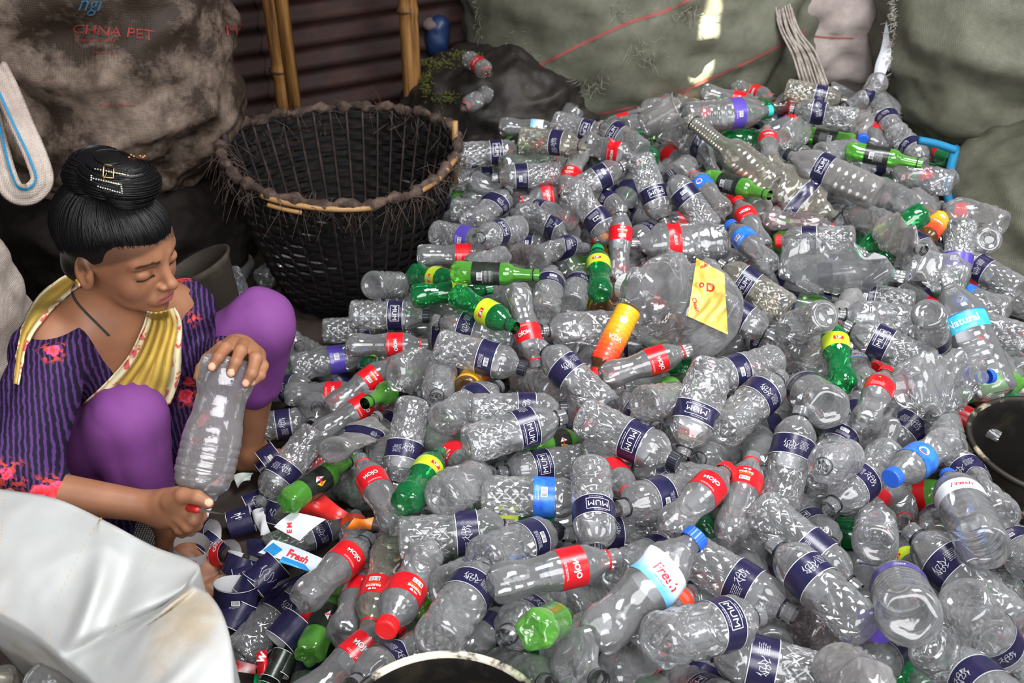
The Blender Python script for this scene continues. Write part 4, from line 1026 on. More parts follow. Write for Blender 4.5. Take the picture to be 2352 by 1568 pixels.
C|r|-|0|clear|1.02|-0.523,1.816,0.080|-1.54,-0.78,-1.60|waisted clear bottle, red label, just in front of the blue-capped bottle by the knee
W|n|-|0|clear|1.00|-0.623,1.902,0.027|-0.54,1.28,-0.84|half-buried clear bottle, navy label, a bottle-length beside the blue-capped bottle by the knee, woman's side
C|r|-|0|clear|1.02|-0.403,1.716,0.115|1.29,-0.24,2.35|waisted clear bottle, red label, neck uphill, just past the blue-capped bottle by the knee
M|k|-|0|clear|1.00|-0.209,1.769,0.164|0.62,1.22,-1.45|lime bottle, black label, neck toward woman, a bottle-length past the folded milky bottle
C|r|R|0|clear|1.05|-0.420,1.630,0.112|-1.40,-0.68,-0.97|red-capped cola bottle with a little amber drink inside, red label, near the woman
W|0|-|0|clear|1.00|-0.147,1.672,0.253|0.18,-1.22,1.39|unlabelled clear bottle, open neck facing out, well behind the dark green lime-labelled bottle
J|o|-|0|clear|1.00|-0.093,1.581,0.278|-2.11,-0.75,0.23|half-buried orange bottle, orange label, base facing out, well in front of the crosswise green bottle
W|n|K|0|clear|1.07|-0.151,1.669,0.323|1.68,-0.61,1.19|clear bottle, navy label, black cap, a bottle-length in front of the crosswise green bottle
W|0|-|2|clear|1.00|-0.247,1.641,0.269|-1.85,-0.29,-0.76|crumpled unlabelled clear bottle, base toward woman, a bottle-length in front of the crosswise green bottle
W|n|-|1|clear|1.05|-0.135,1.445,0.305|2.73,1.41,-2.64|dented clear bottle, navy label, base facing out, well behind the dark green lime-labelled bottle
W|n|K|0|clear|1.02|-0.076,1.463,0.316|-1.60,1.12,-1.56|clear bottle, navy label, black cap, well past the dark green lime-labelled bottle
W|n|-|0|clear|1.05|-0.193,1.528,0.288|-2.10,0.04,2.96|clear bottle, navy label, neck downhill, just behind the dark green lime-labelled bottle
W|n|-|0|clear|1.02|-0.234,1.753,0.094|0.80,1.33,-1.16|half-buried clear bottle, navy label, neck downhill, just past the folded milky bottle
W|n|-|3|milky|1.02|-0.342,1.438,0.239|-2.17,1.06,-0.91|milky half-crushed bottle folded open like a cup
W|n|K|0|clear|1.00|-0.616,1.717,0.051|-1.48,1.33,-1.25|clear bottle with dark cap lying beside the woman's far foot
W|0|-|0|clear|1.00|-0.498,1.860,0.019|-0.93,-0.50,-3.01|mostly buried unlabelled clear bottle, just in front of the blue-capped bottle by the knee
W|n|-|0|clear|1.07|-0.419,1.625,0.127|-1.94,-0.09,2.59|diamond-patterned bottle with half-peeled navy label at the woman's far toes
M|k|-|0|clear|1.02|-0.430,1.370,0.165|-1.81,-0.73,-0.38|lime bottle with black label, open neck, lying beside the bare patch of floor
C|r|-|0|clear|1.05|-0.199,1.233,0.241|1.38,-1.41,-2.49|waisted clear bottle, red label, a bottle-length beside the dark green lime-labelled bottle, woman's side
W|0|-|0|clear|1.00|-0.272,1.581,0.134|-0.57,-1.21,2.35|half-buried unlabelled clear bottle, neck downhill, just past the folded milky bottle
G|y|-|0|clear|1.00|-0.181,1.208,0.321|-1.89,-0.83,-0.03|dark green bottle with lime label, petalled base toward the viewer
C|r|-|0|clear|1.00|-0.162,1.504,0.224|1.37,-0.32,0.61|waisted clear bottle, red label, neck downhill, just past the dark green lime-labelled bottle
W|n|-|0|clear|1.10|-0.081,1.340,0.336|-1.56,-0.42,-1.15|clear bottle, navy label, base toward woman, well past the dark green lime-labelled bottle
W|0|-|1|clear|1.05|-0.120,1.202,0.340|-2.33,-0.93,0.15|dented unlabelled clear bottle, base toward woman, just past the dark green lime-labelled bottle
W|b|-|0|clear|1.05|-0.051,1.254,0.299|1.56,-0.02,1.51|clear bottle, blue label, base toward woman, well past the dark green lime-labelled bottle
W|0|-|0|green|1.00|-0.360,1.551,0.050|-0.77,-0.90,3.05|half-buried unlabelled clear bottle, neck downhill, just past the lime black-labelled bottle
W|n|-|0|clear|1.00|-0.141,1.431,0.171|-1.19,0.04,3.09|half-buried clear bottle, navy label, neck downhill, close in front of the dark green lime-labelled bottle
W|n|-|0|clear|1.00|-0.448,1.603,0.046|-1.68,-0.82,-1.13|mostly buried clear bottle, navy label, close in front of the folded milky bottle
W|0|-|0|clear|1.00|-0.171,1.480,0.193|-2.33,-1.09,0.59|mostly buried unlabelled clear bottle, neck uphill, just behind the dark green lime-labelled bottle
W|0|-|0|clear|1.00|-0.103,1.470,0.231|-2.16,-0.56,-0.04|half-buried unlabelled clear bottle, base toward woman, a bottle-length past the dark green lime-labelled bottle
C|0|-|0|clear|1.00|-0.176,1.308,0.173|2.56,-1.12,2.53|half-buried unlabelled waisted clear bottle, neck uphill, just in front of the dark green lime-labelled bottle
W|n|-|0|clear|1.00|-0.428,1.858,0.024|-1.20,-0.08,3.01|mostly buried clear bottle, navy label, neck downhill, just beside the folded milky bottle, woman's side
C|0|-|0|green|1.00|-0.551,1.896,0.064|-2.02,-1.05,0.51|half-buried unlabelled waisted clear bottle, neck uphill, just in front of the woman's raised knee
W|n|-|0|clear|1.00|-0.146,1.654,0.152|-1.92,0.10,0.39|mostly buried clear bottle, navy label, neck uphill, a bottle-length behind the dark green lime-labelled bottle
W|n|-|0|clear|1.07|0.181,1.485,0.303|-1.25,0.10,0.81|clear bottle, navy label, neck uphill, just beside the orange juice bottle, woman's side
C|r|r|0|clear|1.02|0.177,1.563,0.319|-1.39,-0.40,-1.36|cola bottle with red triangle label lying across in front of the orange juice bottle
G|y|G|0|clear|1.00|0.354,1.663,0.271|1.90,-0.39,-2.99|half-buried green bottle, lime label, green cap, neck uphill, a bottle-length past the orange juice bottle
M|k|-|0|clear|1.00|0.377,1.665,0.227|1.10,-0.26,-0.51|half-buried lime bottle, black label, neck toward woman, a bottle-length behind the middle black-capped bottle
W|n|-|1|clear|1.05|0.211,1.586,0.233|1.20,-0.13,0.44|half-buried dented clear bottle, navy label, base toward woman, close behind the middle black-capped bottle
W|0|-|0|clear|1.00|0.233,1.387,0.394|-2.17,-0.64,-0.32|unlabelled clear bottle, base toward woman, a bottle-length past the middle black-capped bottle
W|n|-|1|clear|1.07|0.371,1.484,0.412|2.72,-0.93,-1.50|dented clear bottle, navy label, neck downhill, a bottle-length past the middle black-capped bottle
W|n|-|0|clear|1.10|0.536,1.635,0.308|1.08,1.40,-1.55|clear bottle, navy label, neck toward woman, well in front of the big jug
W|n|-|0|clear|1.15|0.382,1.392,0.324|-1.41,0.99,-0.63|clear bottle, navy label, neck uphill, well beside the slender green bottle, woman's side
W|n|K|0|clear|1.12|0.128,1.414,0.344|-1.65,-0.73,-2.13|black-capped bottle with navy label framed in white, in the middle of the heap
C|b|-|0|clear|1.00|0.316,1.405,0.268|2.19,-0.67,2.96|mostly buried waisted clear bottle, blue label, neck toward woman, just past the middle black-capped bottle
M|k|-|0|clear|1.00|0.035,1.420,0.264|-2.09,-0.40,-0.48|half-buried lime bottle, black label, a bottle-length beside the middle black-capped bottle, woman's side
W|n|-|0|clear|1.05|0.143,1.416,0.233|1.28,-0.90,-0.93|clear bottle, navy label, neck toward woman, well beside the middle black-capped bottle, woman's side
W|0|-|0|clear|1.00|0.084,1.539,0.243|-2.05,-0.28,-0.55|mostly buried unlabelled clear bottle, a bottle-length beside the middle black-capped bottle, woman's side
W|0|-|0|clear|1.00|0.086,1.546,0.294|2.17,-0.81,-3.07|half-buried unlabelled clear bottle, neck toward woman, well beside the orange juice bottle, woman's side
C|r|-|0|clear|1.05|0.151,1.414,0.269|-1.28,-0.67,-3.05|waisted clear bottle, red label, neck downhill, just in front of the middle black-capped bottle
W|n|-|0|clear|1.12|0.330,1.278,0.296|-0.08,1.31,-2.63|clear bottle, navy label, neck toward woman, a bottle-length in front of the middle black-capped bottle
W|n|K|0|clear|1.05|0.132,1.260,0.362|2.29,-1.37,-0.71|clear bottle, navy label, black cap, a bottle-length in front of the middle black-capped bottle
C|r|R|0|clear|1.07|0.245,1.115,0.359|-1.81,-1.32,-0.45|red-capped cola bottle with red label, one of a crossed pair
C|r|r|0|clear|1.07|0.356,1.154,0.304|1.51,0.57,2.72|uncapped cola bottle, red label, crossing the red-capped one
W|0|-|0|clear|1.00|0.479,1.493,0.224|-0.65,-1.19,2.11|mostly buried unlabelled clear bottle, neck downhill, a bottle-length behind the crossed cola pair
W|0|-|1|clear|1.00|0.430,1.483,0.212|1.00,-0.67,-0.27|half-buried dented unlabelled clear bottle, neck downhill, just behind the crossed cola pair
W|n|-|0|clear|1.05|0.381,1.302,0.272|-1.60,-0.30,1.29|half-buried clear bottle, navy label, neck toward woman, a bottle-length past the middle black-capped bottle
G|0|-|0|clear|1.00|0.467,1.632,0.141|-1.11,-0.48,-2.95|mostly buried unlabelled green bottle, base toward woman, a bottle-length behind the crossed cola pair
W|n|-|0|clear|1.00|0.164,1.389,0.239|-2.69,1.09,-1.57|mostly buried clear bottle, navy label, neck uphill, close beside the middle black-capped bottle, woman's side
G|y|-|0|clear|1.07|-0.123,1.262,0.232|-1.58,-0.61,-1.61|half-buried green bottle, lime label, base toward woman, well past the dark green lime-labelled bottle
W|0|-|1|clear|1.05|0.315,1.734,0.190|1.00,-0.77,-0.25|half-buried dented unlabelled clear bottle, neck toward woman, just in front of the orange juice bottle
C|f|-|0|clear|1.00|0.729,1.525,0.288|-1.98,-1.07,-0.18|bottle with white and blue label between the slender green bottle and a red cap
C|f|-|0|clear|1.00|0.713,1.584,0.283|2.35,-1.19,2.27|mostly buried waisted clear bottle, white-and-blue label, neck uphill, close past the slender green bottle
C|0|R|0|clear|1.00|0.883,1.822,0.201|1.26,-0.61,-0.54|mostly buried unlabelled waisted clear bottle, red cap, neck downhill, just past the slender green bottle
C|r|R|0|clear|1.00|0.632,1.380,0.348|-1.55,0.38,-0.51|red-capped bottle with red glow beneath, beside the white-labelled bottle
V|n|-|0|clear|0.93|0.564,1.386,0.384|-2.15,-0.56,0.26|large clear bottle, navy label, base facing out, just in front of the slender green bottle
G|y|-|0|clear|1.00|0.650,1.531,0.216|2.07,-0.35,3.10|half-buried green bottle, lime label, a bottle-length in front of the slender green bottle
W|n|-|0|clear|1.10|0.459,1.241,0.276|-1.01,0.37,-0.15|clear bottle, navy label, neck uphill, a bottle-length past the crossed cola pair
W|n|-|0|clear|1.05|0.537,1.300,0.297|1.56,0.35,2.54|clear bottle, navy label, neck uphill, well beside the blue-emblem bottle, woman's side
W|n|-|0|clear|1.10|0.869,1.565,0.283|-2.05,0.07,2.11|clear bottle, navy label, neck downhill, just behind the blue-emblem bottle
V|0|B|2|clear|0.90|0.726,1.470,0.366|-1.81,-0.66,-1.01|crumpled clear bottle with blue ring spilling over the rusted bucket's rim
W|0|-|1|clear|1.00|0.850,1.629,0.265|-1.97,-0.48,-0.75|half-buried dented unlabelled clear bottle, base toward woman, just in front of the turquoise-labelled bottle
W|0|-|0|clear|1.05|0.790,1.363,0.303|2.37,-1.21,2.05|unlabelled clear bottle, neck uphill, just behind the blue-emblem bottle
W|0|-|2|clear|1.00|0.714,1.505,0.249|-1.12,-0.73,2.66|crumpled unlabelled clear bottle, neck downhill, just beside the blue-emblem bottle, woman's side
C|b|B|0|clear|1.10|0.780,1.351,0.342|1.08,-1.30,-0.39|bottle with bright blue label and round emblem near the rusted bucket
V|f|B|0|clear|0.90|0.709,1.041,0.389|2.38,-1.23,2.19|clear bottle with white label and blue neck ring facing up
W|n|-|1|clear|1.10|0.813,1.182,0.313|-1.72,-0.54,0.18|dented clear bottle, navy label, neck uphill, a bottle-length in front of the rusted bucket
W|n|-|0|clear|1.12|0.676,1.343,0.315|-1.59,-0.17,2.32|clear bottle, navy label, neck downhill, a bottle-length beside the blue-emblem bottle, woman's side
W|0|-|0|green|1.00|0.566,1.453,0.168|2.52,-1.24,1.82|half-buried unlabelled clear bottle, well past the crossed cola pair
W|0|k|0|clear|1.00|0.574,1.285,0.359|0.95,-0.55,-0.28|unlabelled clear bottle, open neck facing out, well beside the blue-emblem bottle, woman's side
W|0|-|0|clear|1.00|0.557,1.290,0.229|2.29,-1.08,2.24|half-buried unlabelled clear bottle, neck uphill, well past the crossed cola pair
W|0|-|0|clear|1.00|1.134,1.755,0.181|1.96,-0.46,2.87|mostly buried unlabelled clear bottle, neck toward woman, just past the turquoise-labelled bottle
W|0|-|0|clear|1.00|0.956,1.648,0.149|1.10,-0.64,-0.61|half-buried unlabelled clear bottle, neck toward woman, a bottle-length behind the blue-emblem bottle
C|0|-|0|clear|1.00|0.739,1.414,0.177|-0.90,-1.02,2.26|half-buried unlabelled waisted clear bottle, neck downhill, just in front of the blue-emblem bottle
W|n|-|0|clear|1.15|0.407,1.197,0.326|1.71,-0.27,0.65|clear bottle, navy label, base toward woman, well past the crossed cola pair
W|n|-|0|clear|1.05|0.511,1.310,0.214|-1.07,-0.60,2.93|half-buried clear bottle, navy label, neck downhill, well past the crossed cola pair
W|0|-|0|clear|1.07|0.567,1.091,0.348|-3.14,-1.08,1.16|unlabelled clear bottle, base facing out, a bottle-length behind the end-on purple-ringed bottle
W|n|-|0|clear|1.10|0.699,1.148,0.296|-2.15,0.51,-0.79|clear bottle, navy label, base facing out, a bottle-length in front of the blue-emblem bottle
V|p|-|0|clear|0.97|0.532,0.879,0.434|2.33,0.61,-3.01|round-based bottle with purple label ring seen end on
W|n|-|0|clear|1.10|0.511,0.935,0.336|-1.53,0.21,0.56|clear bottle, navy label, neck toward woman, a bottle-length beside the loose purple wrapper, woman's side
W|n|-|0|clear|1.15|0.277,1.139,0.288|-1.58,0.93,-2.30|clear bottle, navy label, base toward woman, a bottle-length in front of the crossed cola pair
W|n|-|0|clear|1.20|0.748,0.972,0.301|-1.52,-0.45,0.45|clear bottle, navy label, neck toward woman, a bottle-length past the end-on purple-ringed bottle
W|n|-|0|clear|1.10|0.842,1.253,0.227|1.16,-0.15,0.05|half-buried clear bottle, navy label, base toward woman, well in front of the rusted bucket
W|n|K|0|clear|1.10|0.504,0.886,0.268|3.06,-1.25,1.05|clear bottle, navy label, black cap, neck uphill, just in front of the loose purple wrapper
W|n|-|0|clear|1.20|0.487,0.899,0.259|-1.55,-0.25,1.26|clear bottle, navy label, neck toward woman, well beside the loose purple wrapper, woman's side
W|0|-|1|clear|1.10|0.686,1.121,0.177|-0.74,-0.83,2.18|dented unlabelled clear bottle, open neck facing out, just in front of the end-on purple-ringed bottle
W|n|-|0|clear|1.12|0.613,0.909,0.434|2.83,0.59,2.74|clear bottle, navy label, base facing out, well past the end-on purple-ringed bottle
W|n|-|0|clear|1.05|0.771,1.108,0.219|-2.70,1.04,-2.09|half-buried clear bottle, navy label, neck uphill, well past the end-on purple-ringed bottle
W|n|-|0|clear|1.15|0.597,0.918,0.327|-0.30,1.16,-1.68|clear bottle, navy label, base toward woman, well past the loose purple wrapper
W|0|-|1|clear|1.05|0.622,0.902,0.229|2.47,-0.84,2.22|half-buried dented unlabelled clear bottle, neck uphill, a bottle-length in front of the loose purple wrapper
W|0|-|0|pink|1.05|0.494,1.003,0.229|2.41,-0.68,2.74|half-buried pinkish unlabelled clear bottle, a bottle-length beside the loose purple wrapper, woman's side
W|n|-|0|clear|1.05|0.728,1.015,0.215|-2.07,0.08,-0.24|half-buried clear bottle, navy label, neck uphill, a bottle-length past the end-on purple-ringed bottle
C|y|-|0|clear|1.00|0.685,1.261,0.167|-1.02,-0.33,2.87|mostly buried waisted clear bottle, lime label, base toward woman, close behind the end-on purple-ringed bottle
C|r|-|0|clear|1.00|0.714,1.249,0.173|2.07,-0.71,2.55|mostly buried waisted clear bottle, red label, neck uphill, a bottle-length behind the end-on purple-ringed bottle
W|0|-|0|clear|1.00|0.558,1.048,0.237|2.26,-0.93,2.23|half-buried unlabelled clear bottle, neck uphill, close behind the loose purple wrapper
W|0|-|0|clear|1.00|0.542,1.011,0.195|2.23,-0.65,2.58|mostly buried unlabelled clear bottle, neck uphill, just beside the loose purple wrapper, woman's side
W|0|-|1|milky|1.05|0.463,0.904,0.301|-0.70,-0.60,2.57|dented milky unlabelled bottle, base toward woman, a bottle-length in front of the loose purple wrapper
W|0|-|1|clear|1.05|0.837,0.971,0.223|2.20,-0.58,2.50|half-buried dented unlabelled clear bottle, neck uphill, well past the end-on purple-ringed bottle
C|r|-|0|clear|1.00|0.727,0.846,0.286|2.38,-0.97,1.97|half-buried waisted clear bottle, red label, neck uphill, well past the end-on purple-ringed bottle
W|0|R|0|clear|1.05|0.790,1.198,0.192|2.16,-0.63,2.59|half-buried unlabelled clear bottle, red cap, neck toward woman, a bottle-length past the end-on purple-ringed bottle
W|n|K|0|clear|1.10|-0.050,1.067,0.340|1.95,-0.26,2.27|clear bottle, navy label, black cap, base toward woman, well past the dark green lime-labelled bottle
C|r|r|0|clear|1.10|-0.030,0.976,0.388|-1.69,-0.76,-1.14|cola bottle with red label lying along in front of the black-capped upright bottle
W|n|-|0|clear|1.07|0.159,1.057,0.318|-2.68,1.14,-1.83|clear bottle, navy label, neck uphill, just behind the twisted blue-capped bottle
C|f|B|1|clear|1.23|0.110,0.897,0.366|-1.17,-0.88,-1.17|twisted clear bottle with blue cap and red lettered white label
W|0|-|0|clear|1.05|0.200,1.085,0.125|0.53,-0.73,0.32|half-buried unlabelled clear bottle, a bottle-length in front of the twisted blue-capped bottle
W|0|-|0|clear|1.05|0.356,1.238,0.174|-1.00,-0.30,-3.02|half-buried unlabelled clear bottle, base toward woman, a bottle-length in front of the crossed cola pair
G|0|-|0|clear|1.05|0.328,1.244,0.215|-2.91,-1.15,0.79|green bottle wedged under the crossed pair of cola bottles
W|n|-|0|clear|1.18|0.194,0.875,0.389|-2.32,-1.09,-0.36|clear bottle with boxed navy label, lying beside the twisted blue-capped one
W|n|-|0|clear|1.10|0.257,0.982,0.154|-0.64,-0.72,2.84|half-buried clear bottle, navy label, base toward woman, well in front of the twisted blue-capped bottle
C|r|-|0|clear|1.10|0.136,0.898,0.287|-2.46,-0.93,0.04|half-buried waisted clear bottle, red label, a bottle-length in front of the twisted blue-capped bottle
C|o|-|0|clear|1.10|0.189,0.941,0.320|-2.49,-1.01,0.26|clear bottle with orange-red label half under the twisted blue-capped one
W|n|-|0|clear|1.07|0.081,1.042,0.255|-2.38,0.98,-1.46|clear bottle, navy label, base toward woman, just beside the twisted blue-capped bottle, woman's side
W|n|-|0|clear|1.07|0.059,1.065,0.255|-1.06,-0.06,2.67|clear bottle, navy label, neck downhill, well past the near bucket rim
M|0|-|0|clear|1.05|0.028,0.824,0.475|-2.47,-0.50,0.21|bright lime petalled base poking up between clear bottles at the heap's front
W|0|-|2|clear|1.07|0.078,0.969,0.269|-0.74,-0.71,2.79|crumpled unlabelled clear bottle, neck downhill, well beside the twisted blue-capped bottle, woman's side
G|0|-|0|clear|1.05|0.028,0.985,0.148|-0.75,-0.40,-3.03|half-buried unlabelled green bottle, base toward woman, well past the near bucket rim
G|0|-|0|clear|1.05|0.012,1.030,0.144|-2.39,-0.80,0.37|mostly buried unlabelled green bottle, neck uphill, well past the near bucket rim
G|0|-|0|clear|1.00|0.205,0.959,0.166|-2.34,-0.73,0.04|mostly buried unlabelled green bottle, neck uphill, a bottle-length in front of the twisted blue-capped bottle
W|0|-|0|clear|1.05|-0.018,0.968,0.207|-0.80,-0.31,-2.90|half-buried unlabelled clear bottle, base toward woman, well past the near bucket rim
W|n|-|0|clear|1.05|0.264,1.225,0.229|-1.33,0.07,1.80|half-buried clear bottle, navy label, neck toward woman, a bottle-length behind the twisted blue-capped bottle
C|r|-|0|clear|1.05|0.353,1.378,0.130|-0.03,1.07,-2.27|half-buried waisted clear bottle, red label, a bottle-length beside the crossed cola pair, woman's side
W|0|-|0|clear|1.05|0.082,1.334,0.096|-0.67,-0.84,2.73|mostly buried unlabelled clear bottle, neck downhill, a bottle-length beside the twisted blue-capped bottle, woman's side
C|b|-|0|clear|1.00|0.074,1.230,0.149|0.90,-0.43,-0.19|mostly buried waisted clear bottle, blue label, well beside the twisted blue-capped bottle, woman's side
C|0|r|0|clear|1.00|0.300,0.998,0.235|2.30,-0.45,3.00|half-buried unlabelled waisted clear bottle, neck toward woman, a bottle-length past the twisted blue-capped bottle
W|0|-|0|green|1.00|0.360,1.096,0.175|2.16,-0.57,-2.90|mostly buried unlabelled clear bottle, neck toward woman, a bottle-length past the twisted blue-capped bottle
W|0|-|0|clear|1.05|0.400,0.979,0.237|2.39,-0.85,2.40|half-buried unlabelled clear bottle, neck uphill, well beside the loose purple wrapper, woman's side
W|n|-|0|clear|1.10|-0.187,1.162,0.287|-1.60,1.31,-1.45|clear bottle, navy label, a bottle-length in front of the dark green lime-labelled bottle
W|0|-|0|clear|1.07|-0.097,1.017,0.331|-2.33,-0.50,0.11|unlabelled clear bottle, base facing out, well behind the near bucket rim
C|r|k|0|clear|1.10|-0.343,1.085,0.225|-1.87,-0.81,-0.23|waisted clear bottle, red label, neck uphill, a bottle-length behind the front lime bottle
W|n|-|0|clear|1.10|-0.479,1.113,0.043|-1.21,1.25,-0.18|clear bottle with navy label closest to the white sack's corner at the front
M|k|K|0|clear|1.05|-0.337,1.047,0.134|-1.98,-0.90,0.20|lime bottle with black label and black cap, petalled base facing the viewer
C|r|r|0|clear|1.07|-0.277,1.050,0.176|1.83,-0.09,3.04|waisted clear bottle, red label, neck uphill, just past the front lime bottle
C|r|-|0|yellow|1.10|-0.216,1.240,0.194|1.52,0.42,-0.10|yellowed waisted bottle, red label, neck downhill, a bottle-length past the front lime bottle
C|r|R|0|clear|1.10|-0.135,1.115,0.309|0.99,1.16,-0.77|waisted clear bottle, red label, red cap, neck downhill, well behind the near bucket rim
C|r|R|0|clear|1.15|-0.323,0.888,0.216|-1.45,-1.24,-0.86|red-capped cola bottle, red triangle label, just behind the near bucket
W|n|-|0|clear|1.12|-0.104,0.880,0.379|-1.86,0.68,-0.53|clear bottle, navy label, neck uphill, a bottle-length behind the near bucket rim
C|0|-|0|clear|1.05|-0.116,0.988,0.274|-2.47,-0.76,0.37|half-buried unlabelled waisted clear bottle, neck uphill, a bottle-length behind the near bucket rim
W|n|-|1|clear|1.10|-0.134,0.992,0.223|-1.01,-0.28,2.41|dented clear bottle, navy label, neck toward woman, just beside the near bucket rim, woman's side
W|n|-|0|clear|1.05|-0.052,1.073,0.108|-2.28,0.78,-0.85|half-buried clear bottle, navy label, neck uphill, a bottle-length past the near bucket rim
W|0|-|0|clear|1.05|-0.122,1.213,0.219|2.19,-0.59,-2.59|half-buried unlabelled clear bottle, a bottle-length in front of the dark green lime-labelled bottle
C|o|-|0|clear|1.00|-0.290,1.243,0.159|-2.65,-1.14,1.15|clear bottle wearing a torn orange wrapper near the discarded labels
W|n|-|0|clear|1.05|-0.481,1.363,0.039|-1.67,1.39,-1.04|mostly buried clear bottle, navy label, just in front of the lime black-labelled bottle
M|0|-|0|clear|1.05|-0.141,1.082,0.214|-2.29,-0.44,-0.04|half-buried unlabelled lime bottle, base toward woman, a bottle-length behind the near bucket rim
C|0|-|0|yellow|1.05|-0.190,1.124,0.117|-2.29,-0.68,0.31|half-buried yellowed unlabelled waisted bottle, neck uphill, a bottle-length behind the near bucket rim
W|0|k|0|clear|1.05|-0.093,0.996,0.201|2.54,-0.71,3.02|half-buried unlabelled clear bottle, neck toward woman, close behind the near bucket rim
W|n|-|0|clear|1.05|0.007,0.965,0.150|-2.25,0.07,0.44|half-buried clear bottle, navy label, neck toward woman, a bottle-length past the near bucket rim
C|0|-|0|clear|1.05|-0.322,1.365,0.015|-0.68,-0.72,-3.12|half-buried unlabelled waisted clear bottle, base toward woman, a bottle-length behind the front lime bottle
W|0|-|0|clear|1.05|-0.232,0.942,0.137|2.89,-1.04,2.00|half-buried unlabelled clear bottle, neck uphill, a bottle-length in front of the front lime bottle
W|n|-|0|clear|1.00|-0.145,2.514,0.361|-1.55,-0.65,-1.46|clear bottle with navy label at the heap's far corner beside the basket rim
C|r|-|0|clear|1.00|-0.135,3.040,0.445|-1.44,-0.84,-2.86|dusty bottle with a red label strip lying on the dark mound
C|0|-|0|clear|1.00|-0.077,2.979,0.355|1.43,-0.48,-0.30|unlabelled waisted clear bottle, neck toward woman, well past the wicker basket
"""
# ------------------------------------------------------------------ bottle shapes
def sstep(a, b, x):
    t = min(1, max(0, (x - a) / (b - a))); return t * t * (3 - 2 * t)
DIM = dict(W=(.178, .033), V=(.27, .044), C=(.185, .028), G=(.185, .028), M=(.195, .0255), J=(.165, .027), T=(.30, .045), Q=(.30, .085))
LZ = dict(W=(.475, .67), V=(.50, .64), C=(.50, .70), G=(.50, .68), M=(.24, .56), J=(.04, .80), T=None, Q=None)
NK = .0125
def prof(t, z, a):
    """radius at height fraction z and angle a"""
    L, R = DIM[t]
    if t == 'W':
        if z < .09: r = R * (.80 + .20 * math.sqrt(max(0, 1 - (1 - z / .09) ** 2)))
        elif z < .72: r = R
        elif z < .90:
            q = (z - .72) / .18; r = NK + (R - NK) * math.cos(q * math.pi / 2) ** .85
        else: r = NK
        if .07 < z < .46:
            u = a / (2 * math.pi) * 10; w = z * L / .0130
            d = max(abs((u + w * .5) % 1 - .5), abs((u - w * .5) % 1 - .5)) * 2
            r -= .0024 * d ** 1.8 * min(1, (z - .07) / .03, (.46 - z) / .02)
        if .72 < z < .86: r += .0008 * math.sin(a * 10)
        if .46 < z < .475 or .67 < z < .69: r -= .0009
    elif t == 'V':
        if z < .06: r = R * (.78 + .22 * math.sqrt(max(0, 1 - (1 - z / .06) ** 2)))
        elif z < .66: r = R
        elif z < .92:
            q = (z - .66) / .26; r = NK + .001 + (R - NK) * math.cos(q * math.pi / 2) ** 1.1
        else: r = NK + .001
        if .08 < z < .47: r -= .0016 * (.5 + .5 * math.cos(z * L / .021 * 2 * math.pi)) ** 4
        if z < .06: r += .002 * math.cos(a * 5) * (1 - z / .06)
    elif t in 'CG':
        P = [(0, .72), (.03, .92), (.08, 1.0), (.15, 1.0), (.24, .90), (.33, .83), (.42, .89), (.50, .985), (.70, .985), (.75, .95), (.82, .74), (.88, .53), (.92, .46), (1.0, .45)]
        for (z0, r0), (z1, r1) in zip(P, P[1:]):
            if z <= z1 + 1e-9: q = (z - z0) / (z1 - z0); r = R * (r0 + (r1 - r0) * (q * q * (3 - 2 * q))); break
        if z < .11: r += R * .10 * (math.cos(a * 5) - .35) * (1 - z / .11)
        if t == 'G' and .2 < z < .48: r -= .0010 * (.5 + .5 * math.sin(a * 12 + z * 30))
    elif t == 'M':
        P = [(0, .75), (.04, .97), (.10, 1.0), (.22, .97), (.57, .97), (.61, 1.0), (.66, .92), (.72, .62), (.80, .52), (.93, .49), (1, .48)]
        for (z0, r0), (z1, r1) in zip(P, P[1:]):
            if z <= z1 + 1e-9: q = (z - z0) / (z1 - z0); r = R * (r0 + (r1 - r0) * q * q * (3 - 2 * q)); break
        if z < .13: r += R * .14 * (math.cos(a * 5) - .35) * (1 - z / .13)
    elif t == 'J':
        if z < .05: r = R * (.82 + .18 * z / .05)
        elif z < .74: r = R - .0011 * (.5 + .5 * math.cos(z * L / .0105 * 2 * math.pi))
        elif z < .90:
            q = (z - .74) / .16; r = NK + .002 + (R - NK - .002) * math.cos(q * math.pi / 2)
        else: r = NK + .002
    elif t == 'T':
        if z < .05: r = R * (.8 + .2 * z / .05)
        elif z < .42: r = R - .001 * (.5 + .5 * math.cos(z * L / .016 * 2 * math.pi))
        elif z < .62: r = R + (.021 - R) * sstep(.42, .62, z)
        else: r = .021 - .003 * (z - .62) / .38 + .0012 * math.cos(z * L / .0085 * 2 * math.pi)
    elif t == 'Q':
        if z < .05: r = R * (.85 + .15 * math.sqrt(z / .05))
        elif z < .66: r = R - .0028 * (.5 + .5 * math.cos(z * L / .045 * 2 * math.pi)) ** 3
        elif z < .90:
            q = (z - .66) / .24; r = .024 + (R - .024) * math.cos(q * math.pi / 2) ** .9
        else: r = .024
        if z < .9: r *= 1 + .06 * math.cos(a * 4) * min(1, z * 10, (.9 - z) * 8)
    # screw threads
    if t in 'WVCGMJ' and z > .93:
        zz = z * L
        r = r + .0006 * (.5 + .5 * math.cos((zz / .0032) * 2 * math.pi + a))
    return r

